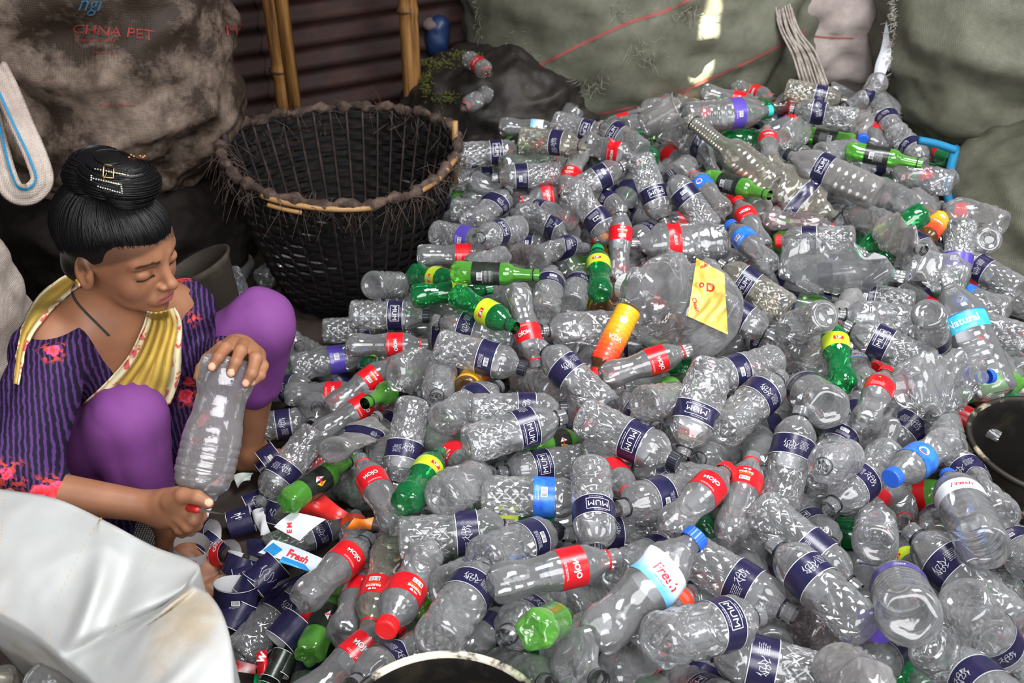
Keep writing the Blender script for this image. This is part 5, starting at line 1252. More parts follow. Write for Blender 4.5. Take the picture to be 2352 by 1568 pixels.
def deform(P, t, cr, L, R, seed=0):
    """P (N,3): crushing, common to a bottle and everything on it"""
    if cr == 0:
        n = np.stack([vnoise(P, 28, seed + 1), vnoise(P, 28, seed + 2), 0 * P[:, 0]], 1)
        return P + n * R * .045 * np.clip(1 - P[:, 2:3] / L * .9, .2, 1)
    P = P.copy(); z = P[:, 2] / L
    keep = np.clip((.93 - z) / .12, 0, 1)          # neck keeps its shape
    env = np.clip(z * 5, .35, 1) * keep
    amp = {1: .16, 2: .34, 3: .30}[cr]
    fl = {1: .86, 2: .68, 3: .34}[cr]
    q = fbm(P, 22, 2, seed + 5)
    n = np.stack([fbm(P, 24, 2, seed + 1), fbm(P, 24, 2, seed + 2), .35 * fbm(P, 20, 2, seed + 3)], 1)
    P = P + n * (R * amp * env)[:, None]
    sx = 1 + (fl - 1) * env; sy = 1 + (min(1.45, 1 / fl) - 1) * env * .75
    P[:, 0] *= sx; P[:, 1] *= sy
    # dented side
    dent = np.exp(-((z - .38) / .16) ** 2) * np.clip(P[:, 0] / R, 0, 1) * {1: .25, 2: .6, 3: .2}[cr]
    P[:, 0] -= dent * R
    tw = {1: .15, 2: .6, 3: .5}[cr] * z
    c, s = np.cos(tw), np.sin(tw)
    P[:, 0], P[:, 1] = P[:, 0] * c - P[:, 1] * s, P[:, 0] * s + P[:, 1] * c
    bend = {1: .10, 2: .55, 3: .25}[cr]
    P[:, 0] += bend * R * np.sin(z * math.pi) * 1.2
    P[:, 2] *= {1: .98, 2: .9, 3: 1.0}[cr]
    return P

_cache = {}
def ring_mesh(key, t, cr, z0, z1, nz, na, off=0.0, closed_bottom=False, endfrac=None):
    if key in _cache: return _cache[key]
    L, R = DIM[t]
    V = []; Fc = []
    for i in range(nz + 1):
        z = z0 + (z1 - z0) * i / nz
        for k in range(na):
            a = 2 * math.pi * k / na
            r = (prof(t, z, a) if off is not None else 0) + (off or 0)
            V.append((r * math.cos(a), r * math.sin(a), z * L))
    for i in range(nz):
        for k in range(na):
            k2 = (k + 1) % na; Fc.append((i * na + k, i * na + k2, (i + 1) * na + k2, (i + 1) * na + k))
    if closed_bottom:
        # punt: rings inward
        last = list(range(na)); base = len(V)
        for j, (fr, dz) in enumerate(((.80, -.0015), (.55, .003), (.30, .006), (.12, .0045))):
            for k in range(na):
                a = 2 * math.pi * k / na
                r = prof(t, 0, a) * fr
                V.append((r * math.cos(a), r * math.sin(a), dz))
            cur = list(range(base + j * na, base + (j + 1) * na))
            for k in range(na):
                k2 = (k + 1) % na; Fc.append((last[k2], last[k], cur[k], cur[k2]))
            last = cur
        c = len(V); V.append((0, 0, .006))
        for k in range(na): Fc.append((last[(k + 1) % na], last[k], c))
    P = deform(np.array(V), t, cr, L, R, seed=ord(t[0]) % 7)
    me = mesh(P, Fc)
    _cache[key] = me
    return me

def body_mesh(t, cr):
    nz, na = {'W': (96, 104), 'V': (64, 48), 'C': (44, 40), 'G': (44, 40), 'M': (44, 40), 'J': (80, 32), 'T': (110, 36), 'Q': (56, 48)}[t]
    return ring_mesh(('body', t, cr), t, cr, 0, 1, nz, na, closed_bottom=True)

def label_print(t, lab):
    """flat artwork around the circumference (x = arc length, y from label middle)"""
    L, R = DIM[t]; z0, z1 = LZ[t]; h = (z1 - z0) * L; c = 2 * math.pi * R; rnd = random.Random(lab + t); F = Flat()
    s = h / .035
    if lab == 'n':
        F.rect(0, h / 2 - .0006, c * .999, .0009, 'white', 48); F.rect(0, -h / 2 + .0006, c * .999, .0009, 'white', 48)
        F.frame(0, 0, .036 * s, .019 * s, .0008, 'white'); F.text('MUM', 0, 0, .0095 * s, 'white', bold=-.005, wid=1.05)
        F.lines(-.003, .0125 * s, .018, 1, .002, 'white', rnd); F.lines(.001, -.0125 * s, .02, 1, .002, 'white', rnd)
        F.barcode(c / 3, .004 * s, .016 * s, .009 * s, rnd); F.lines(c / 3, -.004 * s, .024, 4, .0022, 'white', rnd)
        F.scrawl(-c / 3, 0, .022 * s, .016 * s, 'white', rnd, 34, .0005); F.scrawl(-c / 3, -.006 * s, .02 * s, .008 * s, 'white', rnd, 24, .0004)
        F.lines(-c / 3 + .02, .008, .012, 6, .0025, 'white', rnd)
    elif lab == 'r':
        F.text('MOJO', 0, .001, .0105 * s, 'black', rot=.12, bold=.07); F.text('MOJO', 0, .001, .010 * s, 'white', rot=.12, bold=.03)
        F.lines(0, -.012 * s, .022, 2, .002, 'white', rnd)
        x = c / 3
        F.text('WE ♥', x, .0115 * s, .0042 * s, 'white', bold=.03); F.text('PALESTINE', x, .0055 * s, .0036 * s, 'white', bold=.04); F.rect(x, .0025 * s, .022 * s, .0006, 'yellow', 3)
        F.lines(x, .000, .022, 1, .002, 'yellow', rnd)
        F.barcode(x, -.0075 * s, .016 * s, .008 * s, rnd)
        x = -c / 3
        F.poly([(x - .011, -.002), (x + .011, -.002), (x, .0125)], 'yellow'); F.text('!', x, .003, .006, 'black')
        F.lines(x, -.005, .024, 4, .0026, 'white', rnd)
    elif lab in 'bp':
        F.rect(0, h / 2 - .0006, c * .999, .0008, 'blue', 40)
        F.barcode(c / 3, 0, .016, .011, rnd); F.lines(c / 3, -.009, .022, 3, .0022, 'white', rnd)
        F.poly([(.0085 * math.cos(i * .4), .0085 * math.sin(i * .4)) for i in range(16)], 'white')
        F.poly([(.0070 * math.cos(i * .32 - .1), .0070 * math.sin(i * .32 - .1)) for i in range(11)], 'red' if lab == 'b' else 'blue')
        F.lines(-c / 3, .008, .026, 7, .0026, 'white', rnd)
    elif lab == 'k':
        F.barcode(c / 3, -h * .2, .018, .012, rnd); F.lines(c / 3, h * .25, .026, 9, .0028, 'white', rnd)
        for sg in (-1, 1): F.poly([(sg * .002, -.012), (sg * .011, -.002), (sg * .004, .013)], 'white' if sg < 0 else 'yellow')
        F.text('SPEED', 0, 0, .006, 'red', bold=.04)
        F.lines(-c / 3, h * .3, .022, 12, .003, 'white', rnd)
    elif lab == 'y':
        F.rect(0, 0, .020, .009, 'red', 3); F.text('UP', 0, 0, .007, 'white', bold=.04)
        F.rect(c / 3, .004, .018, .006, 'red', 2); F.text('ORA', c / 3, .004, .0045, 'white', bold=.05)
        F.rect(c / 3, -.0055, .018, .010, 'white', 2); F.text('200', c / 3, -.0055, .0055, 'black', bold=.03)
        F.lines(-c / 3, .008, .022, 6, .0028, 'navy', rnd)
    elif lab == 'f':
        F.poly([(.016 * math.cos(i * .35), .010 * math.sin(i * .35)) for i in range(18)], 'white')
        F.text('Fresh', 0, 0, .0125, 'red', bold=.02, shear=.25)
        F.lines(0, -.0105, .018, 1, .002, 'blue', rnd)
        F.barcode(c / 3, 0, .014, .010, rnd); F.lines(-c / 3, .006, .02, 4, .0026, 'blue', rnd)
    elif lab == 'o' and t == 'J':
        F.poly([(.008 * math.cos(i * .4), -.03 + .008 * math.sin(i * .4)) for i in range(16)], 'white')
        F.text('VITA', 0, .012, .010, 'white', bold=.03); F.lines(c / 3, .03, .02, 12, .004, 'black', rnd)
    elif lab == 'o':
        F.lines(0, .006, .02, 4, .003, 'white', rnd)
    elif lab == 'a':
        F.text('Natural', 0, .001, .016, 'white', bold=.015); F.lines(0, -.013, .04, 2, .003, 'white', rnd)
        F.lines(c / 3, .012, .02, 9, .003, 'navy', rnd); F.rect(0, h / 2 - .001, c * .999, .002, 'blue', 40)
    return F

def letter_mesh(t, lab, cr):
    key = ('let', t, lab, cr)
    if key in _cache: return _cache[key]
    F = label_print(t, lab)
    if not F.f: _cache[key] = None; return None
    L, R = DIM[t]; z0, z1 = LZ[t]; zm = (z0 + z1) / 2 * L
    V = []
    for x, y in F.v:
        z = (zm + y) / L; r = prof(t, min(max(z, 0), 1), 0) + .0010; a = x / R
        if t == 'J': r = DIM['J'][1] + .0012
        V.append((r * math.cos(a), r * math.sin(a), zm + y))
    P = deform(np.array(V), t, cr, L, R, seed=ord(t[0]) % 7)
    me = mesh(P, F.f, True, F.m)
    for m in INKL: me.materials.append(m)
    _cache[key] = me
    return me

def cap_mesh(t, rad=None, h=.0145):
    key = ('cap', t)
    if key in _cache: return _cache[key]
    L, R = DIM[t]; r0 = {'Q': .030, 'T': .021}.get(t, .0148); h = .022 if t == 'Q' else h
    V = []; Fc = []; n = 48
    rows = [(L * .995 - h, r0), (L * .995 - h + .0012, r0 + .0005), (L * .995 - .001, r0), (L * .995 + .0004, r0 - .001), (L * .995 + .0006, r0 * .5)]
    for z, r in rows:
        for k in range(n):
            rr = r + (.0005 if k % 2 else 0) * (1 if z < L * .994 else 0)
            V.append((rr * math.cos(2 * math.pi * k / n), rr * math.sin(2 * math.pi * k / n), z))
    for i in range(len(rows) - 1):
        for k in range(n): k2 = (k + 1) % n; Fc.append((i * n + k, i * n + k2, (i + 1) * n + k2, (i + 1) * n + k))
    Fc.append(tuple((len(rows) - 1) * n + k for k in range(n)))
    me = mesh(V, Fc, False); _cache[key] = me; return me

def ring_band(t):
    key = ('ring', t)
    if key in _cache: return _cache[key]
    L, R = DIM[t]; r0 = {'Q': .027, 'T': .0195}.get(t, .0134); z = L * .905 if t in 'WVCG' else L * .93
    V = []; Fc = []; n = 32; prf = [(-.0016, 0), (-.0014, .0012), (.0014, .0012), (.0016, 0)]
    for dz, dr in prf:
        for k in range(n): a = 2 * math.pi * k / n; V.append(((r0 + dr) * math.cos(a), (r0 + dr) * math.sin(a), z + dz))
    for i in range(3):
        for k in range(n): k2 = (k + 1) % n; Fc.append((i * n + k, i * n + k2, (i + 1) * n + k2, (i + 1) * n + k))
    me = mesh(V, Fc); _cache[key] = me; return me

def copy_of(name, me, mat, parent, variants={}):
    """a new object on shared mesh data, with its own material"""
    o = bpy.data.objects.new(name, me); COL.objects.link(o)
    if mat is not None:
        if len(me.materials) == 0: me.materials.append(mat)
        o.material_slots[0].link = 'OBJECT'; o.material_slots[0].material = mat
    if parent: o.parent = parent
    return o

def bottle(t, lab, capc, cr, tint, s, loc, rot, text, name=None, group='bottles heaped for sorting', cat='bottle'):
    kind = {'W': 'water_bottle', 'V': 'large_bottle', 'C': 'cola_bottle', 'G': 'green_bottle', 'M': 'lime_bottle', 'J': 'juice_bottle', 'T': 'ribbed_bottle', 'Q': 'plastic_jug'}[t]
    mat = PET[t] if t in 'GMJ' else PET[tint]
    b = copy_of(name or kind, body_mesh(t, cr), mat, None)
    tag(b, text, 'jug' if t == 'Q' else cat, group)
    b.location = loc; b.rotation_euler = rot; b.scale = (s, s, s)
    if lab != '0' and LZ[t]:
        z0, z1 = LZ[t]
        if t == 'J': me = ring_mesh(('lab', t, cr), t, cr, .04, .80, 70, 32, off=.0005)
        else: me = ring_mesh(('lab', t, cr), t, cr, z0, z1, 8, 44, off=.0006)
        l = copy_of('label', me, LABM[lab], b)
        lm = letter_mesh(t, lab, cr)
        if lm: copy_of('lettering', lm, None, l)
    if capc in 'KRGBWT':
        copy_of('cap', cap_mesh(t), CAPM[capc], b)
    else:
        rc = RING.get(capc, 'K')
        if t in 'C' and capc == '-': rc = 'R'
        copy_of('neck_ring', ring_band(t), CAPM[rc], b)
    return b

def loop_bottles():
    for ln in BOTTLES.strip().split('\n'):
        t, lab, capc, cr, tint, s, loc, rot, text = ln.split('|')
        loc = tuple(float(x) for x in loc.split(',')); rot = tuple(float(x) for x in rot.split(','))
        b = bottle(t, lab, capc, int(cr), tint, float(s), loc, rot, text)
loop_bottles()
# ------------------------------------------------------------------ jug wrapper, discarded labels, scraps
def hp(u, v, z): return zplane(u, v, z)
YEL = label_mat('film_yellow', (.78, .58, .09), (.84, .70, .22), back=(.7, .5, .1))
def hd(u, v, d): return at(u, v, d)
jug = [o for o in COL.objects if o.get('category') == 'jug'][0]
Mj = Matrix.LocRotScale(jug.location, jug.rotation_euler, jug.scale)
bvJ = BVHTree.FromPolygons([Mj @ v.co for v in jug.data.vertices], [tuple(p.vertices) for p in jug.data.polygons])
def jug_wrap():
    q = [(1600, 592), (1664, 628), (1672, 768), (1580, 726)]; nu, nv = 26, 30; D = np.zeros((nv + 1, nu + 1)); UV = {}
    for j in range(nv + 1):
        for i in range(nu + 1):
            s, t = i / nu, j / nv
            u, v = [q[0][k] * (1 - s) * (1 - t) + q[1][k] * s * (1 - t) + q[2][k] * s * t + q[3][k] * (1 - s) * t for k in (0, 1)]
            UV[j, i] = (u, v); h = bvJ.ray_cast(Vector(CAM), Vector(at(u, v, 1) - CAM).normalized())
            D[j, i] = (np.array(h[0]) - CAM) @ FWD if h[0] else np.nan
    D = np.where(np.isnan(D), np.nanmean(D), D)
    for _ in range(6): B = np.pad(D, 1, 'edge'); D = np.minimum(D, (B[:-2, 1:-1] + B[2:, 1:-1] + B[1:-1, :-2] + B[1:-1, 2:]) / 4)
    V = [at(*UV[j, i], D[j, i] - .004 - .009 * abs(math.sin(i * .33 + 2.2 * math.sin(j * .22 + i * .1)))) for j in range(nv + 1) for i in range(nu + 1)]
    Fc = [(j * (nu + 1) + i, j * (nu + 1) + i + 1, (j + 1) * (nu + 1) + i + 1, (j + 1) * (nu + 1) + i) for j in range(nv) for i in range(nu)]
    Fc = [f[::-1] for f in Fc]
    o = MB().add(V, Fc).build('yellow_wrapper', YEL); bv = BVHTree.FromPolygons([Vector(x) for x in V], Fc)
    tag(o, 'crinkled yellow wrapper with red print lying over the big jug', 'wrapper')
    for tx, u, v, h, rot in (('nub', 1617, 610, 9, -.3), ('D', 1632, 660, 20, .1), ('Classic', 1598, 700, 9, 1.3), ('o', 1612, 655, 11, 0)):
        decal(bv, tx, u, v, h, rot, INK['red'], o, bold=.02, lift=.0012)
jug_wrap()
MILK = PET['milky']
mr = INK
REDL = LABM['r']

def loop(u, v, z, r, h, ax, mat, lab, gap=.0, text=None, ink='white', edge=True, ta=0.0, sq=1.0):
    """a bottle label pulled off whole: a short open cylinder. ax: world axis direction"""
    c = Vector(zplane(u, v, z)); axv = Vector(ax).normalized(); toc = Vector(CAM) - c
    x = (toc - axv * toc.dot(axv)).normalized(); y = axv.cross(x); V = []; Fc = []; n = 40
    a0, a1 = gap, 2 * math.pi - gap
    for j in range(5):
        for i in range(n + 1):
            a = a0 + (a1 - a0) * i / n + math.pi; rr = r * (1 + .05 * math.sin(2 * a + u) + (.10 * (i / n) if gap else 0))
            V.append(c + (x * math.cos(a) * sq + y * math.sin(a)) * rr + axv * (j / 4 - .5) * h)
    for j in range(4):
        for i in range(n): a = j * (n + 1) + i; Fc.append((a, a + 1, a + n + 2, a + n + 1))
    o = MB().add(V, Fc).build('loose_label', mat); tag(o, lab, 'label', 'labels stripped off bottles, on the ground')
    F = Flat()
    if edge:
        F.rect(0, h / 2 - .0007, 2 * r * 3.0, .0009, 'white', 36); F.rect(0, -h / 2 + .0007, 2 * r * 3.0, .0009, 'white', 36)
    if text == 'MUM': F.frame(0, 0, r * 1.1, h * .55, .0008, ink); F.text('MUM', 0, 0, h * .26, ink)
    elif text == 'bar':
        F.barcode(0, 0, .014, .009, random.Random(1)); F.lines(0, -.007, .022, 2, .0022, 'white', random.Random(2))
    elif text == 'sig': F.scrawl(0, 0, r * 1.0, h * .45, 'white', random.Random(int(u)), 30, .0005)
    elif text: F.text(text, 0, 0, h * .42, ink, rot=.1, bold=.03)
    V = []
    for a, b in F.v:
        t = a / r + ta; rr = r * (1 + .05 * math.sin(2 * t + u)) + .0012
        V.append(c + (x * math.cos(t) * sq + y * math.sin(t)) * rr + axv * b)
    if F.f:
        l = link('lettering', mesh(V, F.f, True, F.m), INKL, o)
    return o
NV = LABM['n']; g = 'labels'
loop(587, 1153, .032, .024, .042, (.8, .45, .15), NV, 'small navy label roll highest on the bare patch, by an open bottle neck', text='sig')
loop(636, 1172, .040, .027, .046, (.25, .55, .8), NV, 'navy label standing as a ring beside the lime bottle base', text='sig')
loop(553, 1198, .034, .027, .050, (.75, .25, .1), NV, 'navy label bent in an S on bare ground beside the crouched foot', text='MUM', gap=.5, sq=.7)
loop(468, 1222, .055, .026, .045, (.75, -.25, .2), NV, 'navy label roll just under the working hand', text='bar')
loop(484, 1252, .045, .025, .040, (.5, .6, .3), NV, 'navy label roll between the hand and the red one', text='sig')
loop(516, 1272, .045, .027, .030, (.8, -.3, .5), REDL, 'red label ring with big white letters among navy ones', text='MOJO', ta=-.9)
loop(437, 1262, .10, .032, .030, (.35, .0, .9), WHT, 'white label with red script circling the ankle of the near foot', text='Fresh', ink='red')
loop(622, 1052, .07, .030, .040, (.7, .5, .3), NV, 'curled navy label by the far toes, topmost of two', text='bar')
loop(612, 1072, .035, .022, .035, (.7, .5, .3), NV, 'smaller curled navy label under the one by the far toes')
loop(556, 1300, .04, .035, .040, (.3, .6, .6), NV, 'wide navy label hoop below the red ring', text='bar', gap=.2)
loop(564, 1325, .045, .022, .040, (.8, .3, .1), NV, 'tight navy roll inside the wide hoop with printed barcode', text='bar')
loop(572, 1345, .06, .024, .034, (.4, .5, .5), NV, 'dark navy roll directly below the tight barcode roll')
loop(612, 1322, .06, .034, .062, (.55, .55, .25), NV, 'large navy label tube with torn white end under the blue-white sheet', text='sig')
loop(541, 1365, .08, .040, .042, (.05, .45, .9), NV, 'big navy label ring with barcode beside the near toes', text='bar')
loop(545, 1408, .06, .034, .050, (.3, .5, .4), NV, 'dark navy ring under the big barcode ring, by the white sack')
loop(635, 1530, .10, .018, .05, (.3, .9, .2), LABM['k'], 'black curled label tube near the front, upper of three', edge=True)
loop(658, 1518, .10, .014, .05, (.3, .9, .2), LABM['k'], 'black curled label tube near the front, beside the red-capped cola base')
loop(628, 1542, .09, .014, .05, (.3, .9, .2), LABM['k'], 'black curled label tube near the front, lowest of three')
loop(665, 1450, .12, .030, .050, (.5, .7, .2), NV, 'navy label roll behind the front lime bottle')
loop(790, 1062, .10, .028, .035, (.8, .1, .3), NV, 'shadowed navy label ring under the folded milky bottle', text='MUM')
S_ = lambda *a: [hp(*p) for p in a]
sheet(S_((628, 1240, .10), (762, 1290, .10), (735, 1322, .09), (592, 1268, .09)), 'label_sheet', label_mat('sheet_sky', (.74, .78, .80), (.66, .74, .80), back=(.7, .7, .7)), 'flat blue and white label sheet with red script lying among loose navy labels', 'label', .006, 24, 8,
      text=[('Fresh', .55, .45, .016, 'red', -.05, .03)], group='labels stripped off bottles, on the ground')
_fs = [o for o in COL.objects if o.get('label', '').startswith('flat blue and white label sheet')][0]
_fv = [Vector(v.co) for v in _fs.data.vertices]; _fb = BVHTree.FromPolygons(_fv, [tuple(p.vertices) for p in _fs.data.polygons])
for _q in ([(604, 1264), (628, 1246), (650, 1262), (628, 1278)], [(650, 1278), (700, 1296), (716, 1314), (640, 1290)], [(742, 1292), (756, 1292), (738, 1312), (724, 1306)]):
    _V = []; _F = []
    for _j in range(7):
        for _i in range(7):
            _s, _t = _i / 6, _j / 6
            _u, _w = [_q[0][k] * (1 - _s) * (1 - _t) + _q[1][k] * _s * (1 - _t) + _q[2][k] * _s * _t + _q[3][k] * (1 - _s) * _t for k in (0, 1)]
            _V.append(on_surface(_fb, _u, _w, .0008, 1.7)[0])
    for _j in range(6):
        for _i in range(6): _a = _j * 7 + _i; _F.append((_a, _a + 1, _a + 8, _a + 7))
    MB().add(_V, _F).build('blue_print', principled('print_sky_blue', (.03, .28, .62), .35), _fs)
sheet(S_((676, 1172, .10), (745, 1137, .12), (808, 1183, .10), (735, 1195, .08)), 'label_sheet', label_mat('sheet_red', (.70, .02, .02), (.75, .05, .04), back=(.7, .7, .7)), 'curved red label sheet lying just below the open lime bottle', 'label', .014, 16, 12,
      text=[('✊', .35, .5, .02, 'black', .2, .0)] if False else None, group='labels stripped off bottles, on the ground')
sheet(S_((630, 1210, .12), (672, 1174, .14), (748, 1192, .13), (688, 1242, .11)), 'label_sheet', WHT, 'white label back showing red letters through, over the red sheet', 'label', .004, 12, 10,
      text=[('E M', .25, .4, .010, 'red', .9, .05)], group='labels stripped off bottles, on the ground')
sheet(S_((582, 1182, .03), (606, 1162, .05), (622, 1228, .04), (600, 1240, .03)), 'label_sheet', WHT, 'narrow white label back hanging below the standing navy ring', 'label', .008, 8, 12, group='labels stripped off bottles, on the ground')
sheet(S_((568, 1240, .05), (612, 1240, .06), (608, 1280, .05), (565, 1278, .04)), 'label_sheet', NV, 'flat navy label piece with white edge in the middle of the loose labels', 'label', .006, 10, 8, group='labels stripped off bottles, on the ground')
sheet(S_((600, 1380, .08), (700, 1310, .12), (712, 1318, .12), (612, 1400, .07)), 'label_sheet', NV, 'long navy label strip arching over toward the black-ringed bottle neck', 'label', .030, 24, 4, group='labels stripped off bottles, on the ground')
sheet(S_((472, 1116, .03), (520, 1084, .03), (536, 1098, .03), (484, 1124, .02)), 'sachet', label_mat('sachet_red', (.62, .02, .02), (.55, .6, .55), back=(.5, .5, .5)), 'torn red and white sachet under the held bottle', 'wrapper', .006, 10, 5)
sheet(S_((504, 1112, .02), (545, 1085, .02), (552, 1096, .02), (508, 1125, .02)), 'sachet', label_mat('sachet_green', (.01, .25, .06), (.02, .30, .08), back=(.5, .5, .5)), 'green and silver sachet beside the torn red one', 'wrapper', .004, 10, 5)
sheet(S_((536, 1094, .03), (582, 1084, .035), (574, 1102, .03), (546, 1120, .03)), 'sachet', label_mat('sachet_silver', (.45, .5, .46), (.6, .62, .58), back=(.5, .5, .5)), 'silver torn sachet end pointing toward the far foot', 'wrapper', .005, 8, 5)
sheet(S_((452, 1180, .10), (486, 1166, .11), (478, 1186, .1), (458, 1190, .1)), 'label_sheet', WHT, 'tiny blue and white label scrap at the knife tip', 'label', .002, 6, 4, group='labels stripped off bottles, on the ground')
sheet(S_((588, 1500, .12), (612, 1490, .12), (616, 1545, .1), (592, 1552, .1)), 'label_sheet', REDL, 'red label scrap with white letters beside the black tubes', 'label', .008, 8, 8, text=[('W', .5, .3, .012, 'white', .8, .05)], group='labels stripped off bottles, on the ground')
sheet(S_((769, 1552, .16), (825, 1520, .17), (822, 1580, .16), (770, 1600, .15)), 'label_sheet', REDL, 'red label corner under the red-capped cola bottle at the front', 'label', .004, 8, 8, text=[('MOJO', .4, .4, .006, 'white', 1.4, .05)], group='labels stripped off bottles, on the ground')
sheet(S_((690, 1420, .10), (735, 1385, .12), (742, 1400, .11), (700, 1435, .10)), 'label_sheet', REDL, 'red label scrap behind the front lime bottle', 'label', .006, 8, 6, group='labels stripped off bottles, on the ground')
sheet(S_((585, 1548, .08), (634, 1552, .08), (628, 1600, .08), (580, 1600, .08)), 'green_scrap', label_mat('green_film', (.0, .40, .12), (.02, .5, .16)), 'small bright green plastic scrap at the bottom frame edge', 'wrapper', .003, 6, 6)
sheet(S_((532, 1510, .08), (590, 1528, .09), (588, 1548, .08), (534, 1540, .07)), 'label_sheet', label_mat('sheet_redwhite', (.65, .05, .06), (.75, .7, .7)), 'red and white striped label scrap against the white sack', 'label', .004, 8, 5, group='labels stripped off bottles, on the ground')
wd = on_heap(2005, 1430, .06)[1] - .05
sheet([hd(1966, 1396, wd), hd(2022, 1388, wd), hd(2046, 1474, wd + .02), hd(1978, 1462, wd + .02)], 'purple_wrapper', LABM['p'], 'loose purple and blue label sheet behind the black cap', 'label', .006, 10, 10)
cup_d = on_heap(812, 1212, .04)[1] - .05
sheet([hd(790, 1212, cup_d), hd(812, 1192, cup_d - .01), hd(858, 1188, cup_d - .01), hd(852, 1218, cup_d)], 'orange_wrapper', label_mat('orange_film', (.72, .20, .01), (.45, .12, .01)), 'torn orange film with dark flecks near the discarded labels', 'wrapper', .006, 10, 6)
# bottles inside the white sack
M_ = 'bottles inside the white sack'
for t_, tn_, sc_, p_, r_, tx_ in (('V', 'milky', .95, (-20, 1500, 1.36), (1.5, .2, -1.0), 'dusty ribbed bottle inside the white sack, topmost there'),
        ('V', 'yellow', .95, (30, 1600, 1.30), (1.35, .3, -1.5), 'yellowed dusty bottle inside the white sack, lying across the ribbed one'),
        ('W', 'clear', 1.1, (110, 1560, 1.34), (1.45, .1, .6), 'smaller dusty bottle just inside the white sack mouth'),
        ('W', 'milky', 1.1, (-60, 1590, 1.42), (1.4, .0, .9), 'dusty bottle under the others inside the white sack')):
    bottle(t_, '0', '-', 1, tn_, sc_, tuple(at(*p_)), r_, tx_, group=M_)
# bottles in the gloom by the basket foot
rn = random.Random(8)
for i, (u, v_, tx) in enumerate([(560, 600, 'dim clear bottle in shadow below the basket, closest to the old tin'), (640, 610, 'dim clear bottle in deep shadow directly below the cane rim'), (600, 645, 'dim clear bottle in shadow right behind the raised knee'), (705, 560, 'dim clear bottle under the basket, beside the heap edge'), (545, 655, 'lowest dim bottle between the old tin and the raised knee')]):
    p = zplane(u, v_, .04); bottle('W', '0', '-', 0, 'clear', 1, tuple(p), (1.45, 0, i * 1.3), tx, group='bottles in the shadow below the basket')
# ------------------------------------------------------------------ the woman: distance-field modelling, one continuous skin surface
def surface_nets(fn, lo, hi, h):
    lo = np.array(lo, float); hi = np.array(hi, float); n = np.maximum(4, np.ceil((hi - lo) / h).astype(int))
    ax = [lo[i] + h * np.arange(n[i]) for i in range(3)]
    X, Y, Z = np.meshgrid(*ax, indexing='ij')
    D = fn(X.astype(np.float32), Y.astype(np.float32), Z.astype(np.float32)).astype(np.float32)
    D[0] = D[-1] = 1; D[:, 0] = D[:, -1] = 1; D[:, :, 0] = D[:, :, -1] = 1
    S = D < 0
    c = np.zeros(tuple(n - 1), np.int8)
    for a in (0, 1):
        for b in (0, 1):
            for d in (0, 1): c += S[a:n[0] - 1 + a, b:n[1] - 1 + b, d:n[2] - 1 + d]
    act = (c > 0) & (c < 8); idx = -np.ones(act.shape, np.int64); I, J, K = np.nonzero(act); idx[I, J, K] = np.arange(len(I))
    P = np.zeros((len(I), 3)); W = np.zeros(len(I))
    corners = [(a, b, d) for a in (0, 1) for b in (0, 1) for d in (0, 1)]
    for ci in corners:
        for axx in range(3):
            if ci[axx]: continue
            cj = list(ci); cj[axx] = 1
            d0 = D[I + ci[0], J + ci[1], K + ci[2]]; d1 = D[I + cj[0], J + cj[1], K + cj[2]]
            m = (d0 < 0) != (d1 < 0); t = np.where(m, d0 / np.where(m, d0 - d1, 1), 0)
            p = np.array(ci, float)[None, :] + np.zeros((len(I), 3)); p[:, axx] += t
            P += p * m[:, None]; W += m
    P = P / W[:, None]; P += np.stack([I, J, K], 1); P = lo + P * h
    Fc = []
    for axx in range(3):
        a, b = [(1, 2), (2, 0), (0, 1)][axx]
        sl0 = [slice(0, n[k] - 1) for k in range(3)]
        s0 = S[tuple(slice(0, n[k] - 1) if k == axx else slice(1, n[k] - 1) for k in range(3))]
        s1 = S[tuple(slice(1, n[k]) if k == axx else slice(1, n[k] - 1) for k in range(3))]
        E = np.argwhere(s0 != s1); fl = s0[tuple(E.T)]
        E = E + np.array([0 if k == axx else 1 for k in range(3)])
        def cell(da, db):
            q = E.copy(); q[:, a] -= da; q[:, b] -= db; return idx[tuple(q.T)]
        q = np.stack([cell(1, 1), cell(0, 1), cell(0, 0), cell(1, 0)], 1)
        q[~fl] = q[~fl][:, ::-1]; Fc.append(q)
    Fc = np.concatenate(Fc); Fc = Fc[(Fc >= 0).all(1)]
    return P, Fc

def smin(a, b, k):
    h = np.clip(.5 + .5 * (b - a) / k, 0, 1); return b + (a - b) * h - k * h * (1 - h)
def smax(a, b, k): return -smin(-a, -b, k)
def cone(X, Y, Z, p, q, r0, r1):
    p = np.array(p, float); q = np.array(q, float); d = q - p; L2 = d @ d + 1e-12
    t = np.clip(((X - p[0]) * d[0] + (Y - p[1]) * d[1] + (Z - p[2]) * d[2]) / L2, 0, 1)
    return np.sqrt((X - p[0] - t * d[0]) ** 2 + (Y - p[1] - t * d[1]) ** 2 + (Z - p[2] - t * d[2]) ** 2) - (r0 + (r1 - r0) * t)
def ell(X, Y, Z, c, r):
    x, y, z = (X - c[0]) / r[0], (Y - c[1]) / r[1], (Z - c[2]) / r[2]
    k0 = np.sqrt(x * x + y * y + z * z); k1 = np.sqrt((x / r[0]) ** 2 + (y / r[1]) ** 2 + (z / r[2]) ** 2) + 1e-9
    return k0 * (k0 - 1) / k1
